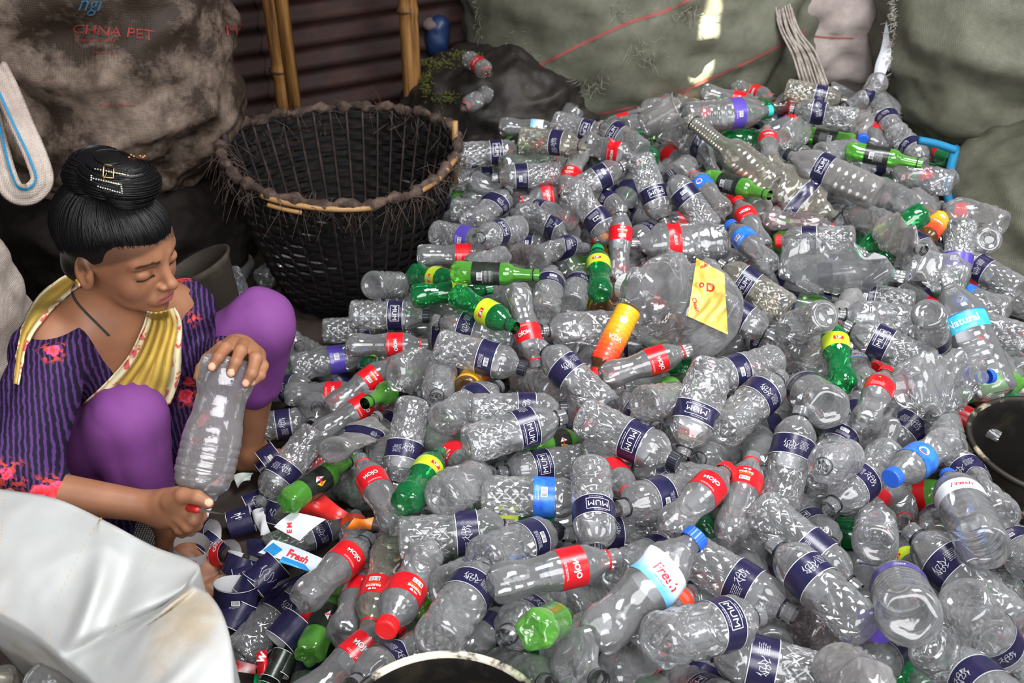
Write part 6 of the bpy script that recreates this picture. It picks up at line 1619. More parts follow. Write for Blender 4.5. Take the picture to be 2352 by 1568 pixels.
def fast_mesh(P, Fc, name='m'):
    me = bpy.data.meshes.new(name); me.vertices.add(len(P)); me.vertices.foreach_set('co', P.astype(np.float32).ravel())
    me.loops.add(len(Fc) * 4); me.loops.foreach_set('vertex_index', Fc.astype(np.int32).ravel())
    me.polygons.add(len(Fc)); me.polygons.foreach_set('loop_start', np.arange(len(Fc), dtype=np.int32) * 4)
    me.polygons.foreach_set('use_smooth', np.ones(len(Fc), bool)); me.update(calc_edges=True); me.validate(); return me

RTV = np.array([1., 0, 0]); TOC = -FWD
def camdir(x, y, z): return RTV * x + UPV * y + TOC * z
# head frame
Ff = camdir(.90, -.36, .24); Ff /= np.linalg.norm(Ff)
Uu = camdir(.12, .79, .60); Uu -= Ff * (Uu @ Ff); Uu /= np.linalg.norm(Uu)
Rr = np.cross(Ff, Uu)          # her right-hand side
HC = at(272, 564, 1.62); HS = 1.0
HM = np.stack([Rr, Ff, Uu], 1) * HS   # local (x right, y forward, z up) -> world
def h2w(p): return HC + HM @ np.array(p, float)
def w2h(p): return HM.T @ (np.array(p, float) - HC) / HS ** 2
NECK = at(258, 745, 1.735)
nk = w2h(NECK); chest = w2h(at(285, 850, 1.80)); shR = w2h(at(128, 775, 1.66)); shL = w2h(at(405, 705, 1.84))
def head_sdf(X, Y, Z):
    A = np.abs(X)
    d = ell(X, Y, Z, (0, -.012, .028), (.073, .092, .079))
    d = smin(d, ell(X, Y, Z, (0, .030, -.022), (.054, .060, .074)), .03)
    d = smin(d, ell(X, Y, Z, (0, .036, -.066), (.038, .044, .036)), .025)
    d = smin(d, ell(X, Y, Z, (0, .072, -.090), (.017, .015, .014)), .016)
    d = smin(d, ell(A, Y, Z, (.034, .057, -.034), (.020, .019, .021)), .02)
    d = smin(d, ell(X, Y, Z, (0, .044, .038), (.050, .044, .040)), .03)
    d = smin(d, cone(A, Y, Z, (.012, .083, .016), (.040, .070, .014), .009, .007), .014)
    d = smax(d, -ell(A, Y, Z, (.031, .096, -.006), (.019, .016, .012)), .012)
    d = smin(d, ell(A, Y, Z, (.031, .0735, -.007), (.0155, .0125, .0115)), .004)   # lowered lids
    d = smax(d, -ell(A, Y, Z, (.031, .0885, -.0155), (.013, .003, .0012)), .002)      # lash crease
    d = smin(d, cone(X, Y, Z, (0, .084, .006), (0, .102, -.030), .0065, .0085), .012)
    d = smin(d, ell(X, Y, Z, (0, .104, -.034), (.0095, .009, .0085)), .007)
    d = smin(d, ell(A, Y, Z, (.0115, .094, -.037), (.0065, .0085, .006)), .005)
    d = smax(d, -ell(A, Y, Z, (.0065, .100, -.0425), (.0032, .004, .003)), .002)
    d = smin(d, ell(X, Y, Z, (0, .082, -.062), (.026, .011, .016)), .012)
    d = smin(d, ell(X, Y, Z, (0, .0905, -.0585), (.017, .0065, .0042)), .004)
    d = smin(d, ell(X, Y, Z, (0, .0895, -.0685), (.0155, .0068, .0052)), .004)
    d = smax(d, -ell(X, Y, Z, (0, .0975, -.0632), (.019, .006, .0010)), .0015)
    # ears
    e = ell(A, Y, Z, (.074, -.004, -.016), (.0085, .0175, .031)); e = smax(e, -ell(A, Y, Z, (.083, -.001, -.013), (.007, .0105, .020)), .004)
    e = smin(e, ell(A, Y, Z, (.077, .006, -.018), (.004, .004, .008)), .003)
    d = smin(d, e, .007)
    # neck, collar and chest
    d = smin(d, cone(X, Y, Z, (0, -.022, -.055), nk, .047, .050), .022)
    b = cone(X, Y, Z, nk, chest, .066, .095); b = smin(b, cone(X, Y, Z, nk, shR, .05, .052), .05); b = smin(b, cone(X, Y, Z, nk, shL, .05, .048), .05)
    d = smin(d, b, .035)
    return d
P, Fh = surface_nets(head_sdf, (-.17, -.16, -.30), (.17, .13, .115), .0021)
lipm = np.exp(-((P[:, 1] - .093) / .012) ** 2) * ((np.abs(P[:, 0]) < .021) & (P[:, 2] < -.054) & (P[:, 2] > -.0745) & (P[:, 1] > .083) & ((P[:, 2] + .0635) ** 2 / .0105 ** 2 + P[:, 0] ** 2 / .021 ** 2 < 1))
brow = ((np.abs(np.abs(P[:, 0]) - .030) < .018) & (np.abs(P[:, 2] - (.0155 - .12 * np.abs(np.abs(P[:, 0]) - .026))) < .0030) & (P[:, 1] > .05)).astype(float)
lash = ((np.abs(np.abs(P[:, 0]) - .031) < .0145) & (np.abs(P[:, 2] + .0150 - .10 * (np.abs(P[:, 0]) - .031) ** 2 / .015) < .0021) & (P[:, 1] > .068)).astype(float)
liner = ((np.abs(np.abs(P[:, 0]) - .031) < .0165) & (np.abs(P[:, 2] - .0045) < .0012) & (P[:, 1] > .06)).astype(float) * .5
mole = (np.linalg.norm((P - np.array([.046, .062, -.028])) * np.array([1, 1, .55]), axis=1) < .0032).astype(float)
hl = .42 * P[:, 1] - .905 * P[:, 2] - .003 + .005 * (1 - np.abs(P[:, 0]) / .06)
baby = np.clip(1 - hl / .008, 0, 1) ** 1.5 * .6 * (P[:, 2] > -.05) * (P[:, 1] > -.01)
dark_h = np.clip(brow * .85 + lash + liner + mole * .8 + baby, 0, 1)
PW = HC + P @ HM.T
parts = [(PW, Fh, lipm, dark_h, 0 * lipm)]

def limb(fn, pts, pad, h, nails=(), dirt=None):
    pts = np.array(pts); lo = pts.min(0) - pad; hi = pts.max(0) + pad
    P, Fc = surface_nets(fn, lo, hi, h)
    nl = np.zeros(len(P))
    for c, r in nails: nl = np.maximum(nl, (np.linalg.norm(P - np.array(c), axis=1) < r).astype(float))
    return (P, Fc, np.zeros(len(P)), np.zeros(len(P)), nl)
def chain(X, Y, Z, pts, rs, k=.003):
    d = None
    for (p, q), (a, b) in zip(zip(pts, pts[1:]), zip(rs, rs[1:])):
        e = cone(X, Y, Z, p, q, a, b); d = e if d is None else smin(d, e, k)
    return d
# right arm and hand (holds the neck of the bottle and a small knife)
T = lambda L: [at(*p) for p in L]
rf = {'palm': T([(378, 1160, 1.590), (418, 1152, 1.585)]),
      'thumb': T([(392, 1152, 1.570), (420, 1138, 1.555), (452, 1142, 1.548), (478, 1155, 1.545)]),
      'f': [T([(428, 1160, 1.578), (452, 1172, 1.566), (462, 1186, 1.585), (446, 1190, 1.606)]),
            T([(420, 1176, 1.576), (444, 1193, 1.565), (452, 1206, 1.586), (432, 1206, 1.606)]),
            T([(408, 1188, 1.578), (430, 1208, 1.570), (437, 1218, 1.590), (418, 1217, 1.608)]),
            T([(394, 1194, 1.584), (412, 1215, 1.580), (418, 1224, 1.598), (402, 1222, 1.612)])]}
EL_R = at(40, 1120, 1.56); WR_R = at(362, 1166, 1.598)
def hand_r(X, Y, Z):
    d = cone(X, Y, Z, EL_R, WR_R, .036, .0235)
    d = smin(d, cone(X, Y, Z, WR_R, rf['palm'][1], .0245, .026), .02)
    d = smin(d, cone(X, Y, Z, at(385, 1182, 1.60), at(418, 1190, 1.60), .021, .019), .02)
    d = smin(d, cone(X, Y, Z, at(380, 1152, 1.585), at(425, 1148, 1.575), .016, .0145), .016)
    for i, f in enumerate(rf['f']):
        d = smin(d, chain(X, Y, Z, f, [.0105, .0098, .0088, .0075][:4] if i < 3 else [.009, .0085, .0075, .0065], .004), .006)
    d = smin(d, chain(X, Y, Z, rf['thumb'], [.014, .0125, .0112, .0088], .004), .008)
    return d
parts.append(limb(hand_r, [EL_R, WR_R] + sum(rf['f'], []) + rf['thumb'], .045, .0019, [(at(482, 1153, 1.537), .0075)]))
# left hand cupped over the base of the bottle
lf = {'f': [T([(536, 786, 1.640), (518, 800, 1.604), (501, 822, 1.580), (487, 843, 1.577)]),
            T([(560, 790, 1.640), (552, 806, 1.596), (541, 832, 1.574), (531, 857, 1.572)]),
            T([(582, 802, 1.644), (587, 824, 1.602), (578, 858, 1.580), (565, 880, 1.580)]),
            T([(594, 818, 1.656), (604, 840, 1.620), (598, 862, 1.602), (580, 878, 1.596)])],
      'thumb': T([(512, 800, 1.690), (480, 826, 1.700), (464, 848, 1.690), (456, 866, 1.680)])}
EL_L = at(455, 850, 1.93); WR_L = at(548, 806, 1.725)
def hand_l(X, Y, Z):
    d = cone(X, Y, Z, EL_L, WR_L, .034, .0225)
    d = smin(d, cone(X, Y, Z, WR_L, at(552, 800, 1.665), .024, .022), .02)
    d = smin(d, cone(X, Y, Z, at(535, 800, 1.66), at(588, 818, 1.668), .019, .017), .02)
    for i, f in enumerate(lf['f']):
        d = smin(d, chain(X, Y, Z, f, [.0112, .0102, .009, .0076] if i < 3 else [.0098, .0088, .0078, .0068], .004), .007)
    d = smin(d, chain(X, Y, Z, lf['thumb'], [.014, .0125, .0108, .0085], .004), .01)
    return d
parts.append(limb(hand_l, [EL_L, WR_L] + sum(lf['f'], []) + lf['thumb'], .045, .0019, [(at(485, 842, 1.569), .0068), (at(529, 856, 1.564), .0068), (at(563, 880, 1.572), .0062), (at(577, 879, 1.589), .0055)]))
# lower legs and feet
ANK_L = zplane(574, 1030, .055); KN_L = at(600, 742, 1.985); ANK_R = zplane(398, 1238, .072); KN_R = at(290, 955, 1.735)
def foot(X, Y, Z, ank, toe, kn, s):
    toe = np.array(toe); ank = np.array(ank); heel = ank + (ank - toe) * .22; heel[2] = .022
    dirv = toe - ank; dirv[2] = 0; dirv /= np.linalg.norm(dirv); side = np.array([-dirv[1], dirv[0], 0]) * s
    ball = toe - dirv * .052; ball[2] = .016
    d = cone(X, Y, Z, ank + (np.array(kn) - ank) * .55, ank, .040, .026)
    d = smin(d, cone(X, Y, Z, ank, heel, .027, .024), .02)
    mid = (ank + ball) / 2; mid[2] = .034
    d = smin(d, cone(X, Y, Z, ank + np.array([0, 0, -.008]), mid, .027, .024), .02)
    d = smin(d, cone(X, Y, Z, mid, ball + side * .012 + np.array([0, 0, .004]), .024, .019), .02)
    d = smin(d, cone(X, Y, Z, mid - side * .01, ball - side * .020, .02, .0155), .02)
    d = smin(d, cone(X, Y, Z, heel, mid + np.array([0, 0, -.012]), .022, .02), .02)
    for i, (o, r, l) in enumerate([(.026, .0115, .058), (.008, .0085, .055), (-.006, .008, .049), (-.019, .0076, .041), (-.031, .0074, .031)]):
        b = ball + side * o; b[2] = .014; t = b + dirv * l; t[2] = r + .001
        kk = b + dirv * l * .5; kk[2] = .018
        d = smin(d, chain(X, Y, Z, [b, kk, t], [r * 1.1, r, r], .004), .007)
    return d
TOE_R = zplane(522, 1352, .012); TOE_L = zplane(672, 1062, .015)
parts.append(limb(lambda X, Y, Z: foot(X, Y, Z, ANK_R, TOE_R, KN_R, 1), [ANK_R + (KN_R - ANK_R) * .55, ANK_R, TOE_R, ANK_R - (TOE_R - ANK_R) * .3], .05, .0026, [(zplane(506, 1330, .024), .009)]))
parts.append(limb(lambda X, Y, Z: foot(X, Y, Z, ANK_L, TOE_L, KN_L, -1), [ANK_L + (KN_L - ANK_L) * .55, ANK_L, TOE_L, ANK_L - (TOE_L - ANK_L) * .3], .05, .0030, []))
# torso joins all of it beneath the clothes
HIP_R = at(95, 1100, 1.98); HIP_L = at(200, 1010, 2.05); PEL = (HIP_R + HIP_L) / 2
def trunk(X, Y, Z):
    d = cone(X, Y, Z, at(285, 850, 1.86), PEL, .085, .10)
    d = smin(d, cone(X, Y, Z, HIP_R, KN_R, .062, .045), .04); d = smin(d, cone(X, Y, Z, HIP_L, KN_L, .062, .045), .04)
    d = smin(d, cone(X, Y, Z, KN_R, ANK_R, .045, .026), .03); d = smin(d, cone(X, Y, Z, KN_L, ANK_L, .045, .027), .03)
    d = smin(d, cone(X, Y, Z, at(128, 790, 1.66), EL_R, .038, .034), .03); d = smin(d, cone(X, Y, Z, at(410, 715, 1.86), EL_L, .036, .032), .03)
    return smin(d, cone(X, Y, Z, at(128, 790, 1.68), at(410, 715, 1.87), .045, .042), .05)
parts.append(limb(trunk, [HIP_R, HIP_L, KN_R, KN_L, ANK_R, ANK_L, EL_R, EL_L, at(410, 715, 1.86)], .11, .008))
V = []; Fc = []; lip = []; drk = []; nai = []; nn = 0
for p, f, a, b, c in parts:
    V.append(p); Fc.append(f + nn); nn += len(p); lip.append(a); drk.append(b); nai.append(c)
V = np.concatenate(V); Fc = np.concatenate(Fc); lip = np.concatenate(lip); drk = np.concatenate(drk); nai = np.concatenate(nai)
me = fast_mesh(V, Fc)
at_ = me.color_attributes.new('marks', 'FLOAT_COLOR', 'POINT'); at_.data.foreach_set('color', np.stack([lip, drk, nai, np.ones_like(lip)], 1).astype(np.float32).ravel())
m, nt, out = new_mat('skin_brown'); k = NT(nt); vec = k.coord()
b = k.n('ShaderNodeBsdfPrincipled'); b.inputs['Roughness'].default_value = .48; b.inputs['Specular IOR Level'].default_value = .35
b.inputs['Subsurface Weight'].default_value = .12; b.inputs['Subsurface Radius'].default_value = (1, .35, .2); b.inputs['Subsurface Scale'].default_value = .006
c = k.ramp(k.noise(vec, 14, 4), [(.3, (.330, .150, .078)), (.7, (.245, .105, .055))])
ca = k.n('ShaderNodeVertexColor', layer_name='marks'); sp = k.n('ShaderNodeSeparateColor'); k.l(ca.outputs[0], sp.inputs[0])
c = k.mix(sp.outputs[0], c, (.30, .095, .075, 1)); c = k.mix(sp.outputs[2], c, (.62, .36, .24, 1)); c = k.mix(sp.outputs[1], c, (.018, .012, .010, 1))
k.l(c, b.inputs['Base Color']); k.l(k.bump(k.noise(vec, 350, 3), .12, .001), b.inputs['Normal']); k.l(b.outputs[0], out.inputs[0])
WOM = link('person', me, [m])
tag(WOM, 'young woman in purple print tunic and yellow shawl, squatting, holding an upturned bottle', 'person')
def wchild(name, me_or_mb, mats):
    o = link(name, me_or_mb, mats, WOM) if isinstance(me_or_mb, bpy.types.Mesh) else me_or_mb.build(name, mats, WOM)
    return o

# hair
def hair_shape(X, Y, Z):
    s = ell(X, Y, Z, (0, -.016, .031), (.0768, .0962, .083))
    s = smin(s, ell(X, Y, Z, (0, -.055, -.045), (.058, .045, .04)), .03)
    s = smin(s, ell(X, Y, Z, (0, .036, .050), (.0535, .0550, .045)), .02)
    return s
def hair_sdf(X, Y, Z):
    s = hair_shape(X, Y, Z)
    pl = smin(.42 * Y - .905 * Z - .003 + .005 * (1 - np.abs(X) / .06), Y + .014 + .12 * Z, .02)
    s = smax(s, pl, .006)
    s = smax(s, -Z - .075 , .01)
    s = smax(s, -ell(np.abs(X), Y, Z, (.078, .004, -.024), (.016, .021, .030)), .005)
    return s
Ph, Ff2 = surface_nets(hair_sdf, (-.11, -.14, -.11), (.11, .12, .15), .0025)
def hair_extra(k, b, vec):
    k.l(k.bump(k.noise(vec, 500, 3), .4, .001), b.inputs['Normal'])
M_HAIR2 = principled('black_hair', (.0035, .003, .0035), .42, .35, extra=hair_extra)
HAIR = wchild('hair', fast_mesh(HC + Ph @ HM.T, Ff2), [M_HAIR2])
rn = random.Random(2); mb = MB()
def scalp(th, q):
    """q 0 at hairline/nape, 1 at bun base; th around the head, 0 = front"""
    # hairline angle from crown axis
    lim = 1.45 if abs(th) < .9 else (1.45 + (abs(th) - .9) * .5)
    lim = min(lim, 2.2); ph = lim * (1 - q) + .38 * q
    d = np.array([math.sin(th) * math.sin(ph), math.cos(th) * math.sin(ph), math.cos(ph)])
    return d
for i in range(760):
    th = rn.uniform(-math.pi, math.pi); pts = []; tws = rn.gauss(0, .05); lift = rn.uniform(-.0004, .0010); q0 = rn.uniform(0, .12)
    for j in range(12):
        q = q0 + (1 - q0) * j / 11; d = scalp(th + tws * q + .25 * q * math.sin(th), q * rn.uniform(.99, 1.0)); r = np.array([.0768, .0962, .083]) + lift
        p = np.array([0, -.016, .031]) + d * r
        for _ in range(2): p = p + d * (lift + .0004 - float(hair_shape(p[0], p[1], p[2])))
        if min(.42 * p[1] - .905 * p[2] - .003 + .005 * (1 - abs(p[0]) / .06), p[1] + .014 + .12 * p[2]) > .002 or (abs(abs(p[0]) - .08) < .016 and abs(p[1] - .004) < .02 and abs(p[2] + .02) < .03): continue
        if p[2] < -.07: continue
        pts.append(HC + HM @ p)
    if len(pts) > 3:
        v, f = tube(pts, [.0002, .0006] + [.0011] * (len(pts) - 3) + [.0008], 3, False); mb.add(v, f)
o = mb.build('hair_strands', M_HAIR2, HAIR); o['kind'] = 'stuff'
# bun: coils of strands wound around the crown
mb = MB()
for lobe, (cx, cy, cz, rx, ry, rz, n0) in enumerate([(0, -.030, .126, .054, .044, .036, 190), (-.006, .032, .124, .048, .042, .036, 180), (.004, .002, .134, .050, .058, .032, 110)]):
    for i in range(n0):
        z0 = rn.uniform(-1, .95); a0 = rn.uniform(0, 6.28); span = rn.uniform(1.6, 3.4); pts = []; rr0 = rn.uniform(.94, 1.03)
        for j in range(14):
            a = a0 + span * j / 13; zz = z0 + .25 * math.sin(a + lobe * 1.3) * (1 - abs(z0)); zz = max(-1, min(1, zz)); rr = math.sqrt(max(0.02, 1 - zz * zz)) * rr0
            p = np.array([cx + rx * rr * math.cos(a), cy + ry * rr * math.sin(a), cz + rz * zz * rr0]); pts.append(HC + HM @ p)
        v, f = tube(pts, [.0007] + [.0014] * 12 + [.0007], 3, False); mb.add(v, f)
o = mb.build('bun_strands', M_HAIR2, HAIR); o['kind'] = 'stuff'
def bun_sdf(X, Y, Z):
    d = ell(X, Y, Z, (0, -.030, .126), (.053, .043, .035)); d = smin(d, ell(X, Y, Z, (-.006, .032, .124), (.047, .041, .035)), .012)
    return smin(d, ell(X, Y, Z, (.004, .002, .134), (.048, .056, .031)), .01)
Pb, Fb = surface_nets(bun_sdf, (-.1, -.12, .04), (.1, .11, .18), .003)
wchild('hair_bun', fast_mesh(HC + Pb @ HM.T, Fb), [M_HAIR2])
# clip, hairpins
M_GOLD = principled('clip_gold', (.55, .40, .18), .25, .5, metal=1); M_DIA = principled('rhinestone', (.75, .75, .75), .08, 1.0, metal=.3)
cl = MB()
def pl3(pts, d=1.500):
    return [at(u, v, dd if dd else d) for u, v, dd in [(p[0], p[1], None if len(p) < 3 else p[2]) for p in pts]]
dc = np.linalg.norm(h2w((.0, -.03, .15)) - CAM)
bvH = BVHTree.FromPolygons([Vector(p) for p in HC + Pb @ HM.T], [tuple(f) for f in Fb])
def onbun(u, v, lift=.004): return on_surface(bvH, u, v, lift, 1.50)[0]
clip = empty('hair_clip', (0, 0, 0)); clip.parent = WOM
def on_line(a, b, n): return [onbun(a[0] + (b[0] - a[0]) * i / (n - 1), a[1] + (b[1] - a[1]) * i / (n - 1)) for i in range(n)]
gold = MB()
fr = [(240, 381), (262, 385), (261, 411), (238, 408), (240, 381)]
P3 = sum([on_line(a, b, 5)[:-1] for a, b in zip(fr, fr[1:])], []); P3.append(P3[0]); v, f = tube(P3, .0012, 5); gold.add(v, f)
for a, b in (((213, 410), (281, 426)), ((221, 391), (293, 405)), ((246, 400), (240, 412))): v, f = tube(on_line(a, b, 7), .0009, 5); gold.add(v, f)
gold.build('clip_frame', M_GOLD, clip)
st = MB()
def gem(p, r=.0016):
    V = [Vector(p) + Vector(d) * r for d in ((1, 0, 0), (-1, 0, 0), (0, 1, 0), (0, -1, 0), (0, 0, 1), (0, 0, -1))]; return V, [(0, 2, 4), (2, 1, 4), (1, 3, 4), (3, 0, 4), (2, 0, 5), (1, 2, 5), (3, 1, 5), (0, 3, 5)]
for a, b, n in (((213, 410), (278, 424), 13), ((278, 424), (281, 442), 5), ((281, 442), (228, 427), 11), ((221, 391), (293, 405), 13), ((213, 405), (213, 414), 3)):
    for p in on_line(a, b, n): v, f = gem(p); st.add(v, f)
o = st.build('rhinestones', M_DIA, clip, False); o['kind'] = 'stuff'
st = MB()
for u, v_ in ((300, 360), (306, 363), (296, 365), (322, 358), (328, 361), (332, 358)): v, f = gem(onbun(u, v_, .003), .0018); st.add(v, f)
st.build('amber_hairpin', principled('amber_gem', (.7, .25, .08), .1, 1.0), WOM, False)
# neck cord
bvS = BVHTree.FromPolygons([Vector(p) for p in PW], [tuple(f) for f in Fh])
S = spline([(176, 645, 0), (166, 668, 0), (176, 692, 0), (196, 716, 0), (222, 742, 0), (250, 770, 0)], 24)
v, f = tube([on_surface(bvS, p[0], p[1], .0015, 1.7)[0] for p in S], .0021, 6)
MB().add(v, f).build('neck_cord', principled('dark_cord', (.02, .022, .02), .8), WOM)
# a few stray hairs
mb = MB()
for i in range(0):
    u0 = rn.uniform(228, 262); S = spline([(u0, 590 + rn.uniform(-10, 10), 0), (u0 + rn.uniform(-8, 14), 604 + rn.uniform(-4, 8), 0), (u0 + rn.uniform(-14, 20), 616 + rn.uniform(-4, 12), 0)], 7)
    v, f = tube([on_surface(bvS, p[0], p[1], .0012, 1.62)[0] for p in S], .00025, 3, False); mb.add(v, f)

# ---- tunic
SHR = at(122, 800, 1.655); SHL = at(418, 712, 1.86)
def tunic_sdf(X, Y, Z):
    d = cone(X, Y, Z, SHR, at(285, 790, 1.80), .058, .075)
    d = smin(d, cone(X, Y, Z, SHL, at(285, 790, 1.82), .054, .075), .05)
    d = smin(d, cone(X, Y, Z, at(215, 690, 1.74), at(160, 720, 1.74), .045, .05), .05)
    d = smin(d, cone(X, Y, Z, at(280, 830, 1.82), at(200, 1000, 1.98), .110, .150), .06)
    d = smin(d, cone(X, Y, Z, SHR, at(48, 1075, 1.575), .062, .056), .025)
    d = smin(d, cone(X, Y, Z, at(48, 1075, 1.575), at(118, 1134, 1.572), .054, .043), .02)
    d = smin(d, cone(X, Y, Z, SHL, at(440, 850, 1.94), .060, .052), .025)
    d = smin(d, cone(X, Y, Z, at(440, 850, 1.94), at(520, 812, 1.79), .050, .036), .02)
    # skirt falling between the knees and round the hips
    d = smin(d, cone(X, Y, Z, at(250, 960, 1.95), at(440, 930, 1.99), .10, .075), .06)
    d = smin(d, cone(X, Y, Z, at(440, 930, 1.99), at(455, 1010, 2.03), .065, .05), .05)
    d = smin(d, cone(X, Y, Z, at(90, 1080, 1.95), at(190, 1180, 1.93), .14, .10), .06)
    # cloth folds
    P = np.stack([X.ravel(), Y.ravel(), Z.ravel()], 1)
    n = np.full(len(P), 0.0, np.float32); near = np.abs(d.ravel()) < .03
    Q = P[near]; n[near] = (1 - np.abs(fbm(Q * np.array([1, 1, .45]), 16, 2, 6))) * .010 - .005
    d = d + n.reshape(d.shape)
    # open neckline
    neckc = at(262, 700, 1.62); dd = np.sqrt((X - neckc[0]) ** 2 + (Y - neckc[1]) ** 2 + (Z - neckc[2]) ** 2)
    hd_ = cone(X, Y, Z, at(245, 650, 1.66), at(272, 775, 1.69), .044, .022)
    hd_ = np.minimum(hd_, cone(X, Y, Z, at(300, 690, 1.70), at(272, 775, 1.69), .078, .022))
    d = smax(d, -hd_, .006)
    return d
P, F3 = surface_nets(tunic_sdf, np.min([at(-60, 1150, 1.45), at(60, 640, 1.9), HIP_R], 0) - .16, np.max([at(530, 780, 1.75), at(450, 900, 2.05), at(430, 650, 1.95)], 0) + .09, .0055)
P[:, 2] = np.maximum(P[:, 2], .01)
m, nt, out = new_mat('tunic_print'); k = NT(nt); vec = k.coord()
b = k.n('ShaderNodeBsdfPrincipled'); b.inputs['Roughness'].default_value = .75; b.inputs['Specular IOR Level'].default_value = .15
w = k.n('ShaderNodeTexWave', bands_direction='DIAGONAL'); mp = k.n('ShaderNodeMapping'); tcn = k.n('ShaderNodeTexCoord'); k.l(tcn.outputs['Object'], mp.inputs[0]); mp.inputs['Rotation'].default_value = (0.2, -0.6, 0.5)
k.l(mp.outputs[0], w.inputs['Vector']); w.inputs['Scale'].default_value = 44; w.inputs['Distortion'].default_value = 2.2; w.inputs['Detail'].default_value = 3; w.inputs['Detail Scale'].default_value = 2
wf = k.math('MULTIPLY_ADD', k.noise(vec, 180, 3), .5, k.math('MULTIPLY', w.outputs['Fac'], .75))
col = k.ramp(wf, [(.50, (.010, .007, .020)), (.72, (.026, .012, .050)), (.85, (.075, .030, .125))])
# printed roses: clusters at fixed places on the cloth
roses = [(at(120, 797, 1.58), .0165), (at(124, 975, 1.53), .016), (at(134, 955, 1.54), .010), (at(58, 1065, 1.50), .018), (at(12, 1095, 1.50), .022), (at(130, 1128, 1.53), .022), (at(455, 735, 1.80), .014), (at(448, 722, 1.80), .009),
         (at(418, 640, 1.85), .017), (at(268, 802, 1.69), .010), (at(432, 870, 1.87), .015), (at(425, 905, 1.9), .016), (at(508, 820, 1.74), .012), (at(502, 770, 1.76), .010), (at(45, 880, 1.6), .012), (at(455, 960, 1.93), .016), (at(436, 1010, 1.95), .016), (at(95, 1140, 1.53), .020)]
nz = k.n('ShaderNodeTexNoise'); k.l(vec, nz.inputs['Vector']); nz.inputs['Scale'].default_value = 90; nz.inputs['Detail'].default_value = 2
off = k.n('ShaderNodeVectorMath', operation='SCALE'); k.l(nz.outputs['Color'], off.inputs[0]); off.inputs['Scale'].default_value = .014
ad = k.n('ShaderNodeVectorMath', operation='ADD'); k.l(vec, ad.inputs[0]); k.l(off.outputs[0], ad.inputs[1])
mn_ = None
for c_, r_ in roses:
    ds = k.n('ShaderNodeVectorMath', operation='DISTANCE'); k.l(ad.outputs[0], ds.inputs[0]); ds.inputs[1].default_value = tuple(np.array(c_) + .007)
    q = k.math('DIVIDE', ds.outputs['Value'], r_ * 1.9); mn_ = q if mn_ is None else k.math('MINIMUM', mn_, q)
ring = k.math('FRACT', k.math('MULTIPLY_ADD', k.noise(vec, 160, 2), 1.2, k.math('MULTIPLY', mn_, 2.4)))
rc = k.ramp(ring, [(.0, (.62, .02, .03)), (.5, (.75, .05, .06)), (.8, (.85, .10, .22)), (1.0, (.35, .01, .02))])
msk = k.ramp(mn_, [(.50, (1, 1, 1)), (.56, (0, 0, 0))])
col = k.mix(k.ramp(mn_, [(.62, (1, 1, 1)), (.95, (0, 0, 0))]), col, k.mix(k.ramp(k.noise(vec, 120, 2), [(.5, (0, 0, 0)), (.54, (1, 1, 1))]), col, (.45, .05, .03, 1)))
col = k.mix(msk, col, rc)
k.l(col, b.inputs['Base Color']); k.l(k.bump(k.noise(vec, 500, 3), .25, .001), b.inputs['Normal']); k.l(b.outputs[0], out.inputs[0])
TUN = wchild('tunic', fast_mesh(P, F3), [m])
bvT = BVHTree.FromPolygons([Vector(p) for p in P], [tuple(f) for f in F3])

# ---- trousers
def pants_sdf(X, Y, Z):
    d = cone(X, Y, Z, HIP_R, KN_R, .105, .066); d = smin(d, cone(X, Y, Z, HIP_L, KN_L, .10, .068), .03)
    d = smin(d, cone(X, Y, Z, at(290, 960, 1.74), at(325, 1110, 1.80), .070, .062), .02)
    d = smin(d, cone(X, Y, Z, at(600, 745, 1.99), at(588, 880, 2.06), .069, .055), .02)
    d = smin(d, cone(X, Y, Z, HIP_R, HIP_L, .11, .11), .04)
    P = np.stack([X.ravel(), Y.ravel(), Z.ravel()], 1); n = np.zeros(len(P), np.float32); near = np.abs(d.ravel()) < .03
    Q = P[near]; n[near] = (1 - np.abs(fbm(Q * np.array([1, 1, .35]), 11, 2, 16))) * .012 - .006
    d = d + n.reshape(d.shape)
    # cuffs end cleanly across the shin
    for kn, an, q, rad in ((KN_R, ANK_R, .60, .14), (KN_L, ANK_L, .56, .14)):
        ax = (an - kn) / np.linalg.norm(an - kn); c = kn + (an - kn) * q
        pl_ = (X - c[0]) * ax[0] + (Y - c[1]) * ax[1] + (Z - c[2]) * ax[2]
        near_ = np.sqrt((X - c[0]) ** 2 + (Y - c[1]) ** 2 + (Z - c[2]) ** 2) - rad
        d = np.maximum(d, -np.maximum(-pl_, near_))
    return d
P, F4 = surface_nets(pants_sdf, np.min([HIP_R, KN_R, at(325, 1130, 1.80)], 0) - .15, np.max([KN_L, at(588, 880, 2.06)], 0) + .10, .0052)
P[:, 2] = np.maximum(P[:, 2], .008)
M_PUR = principled('plain_purple', (.18, .052, .205), .7, .2, noise_col=((.15, .038, .18), 6, .4, .7), bump=(700, .25, .001))
wchild('trousers', fast_mesh(P, F4), [M_PUR])
bvP = BVHTree.FromPolygons([Vector(p) for p in P], [tuple(f) for f in F4])

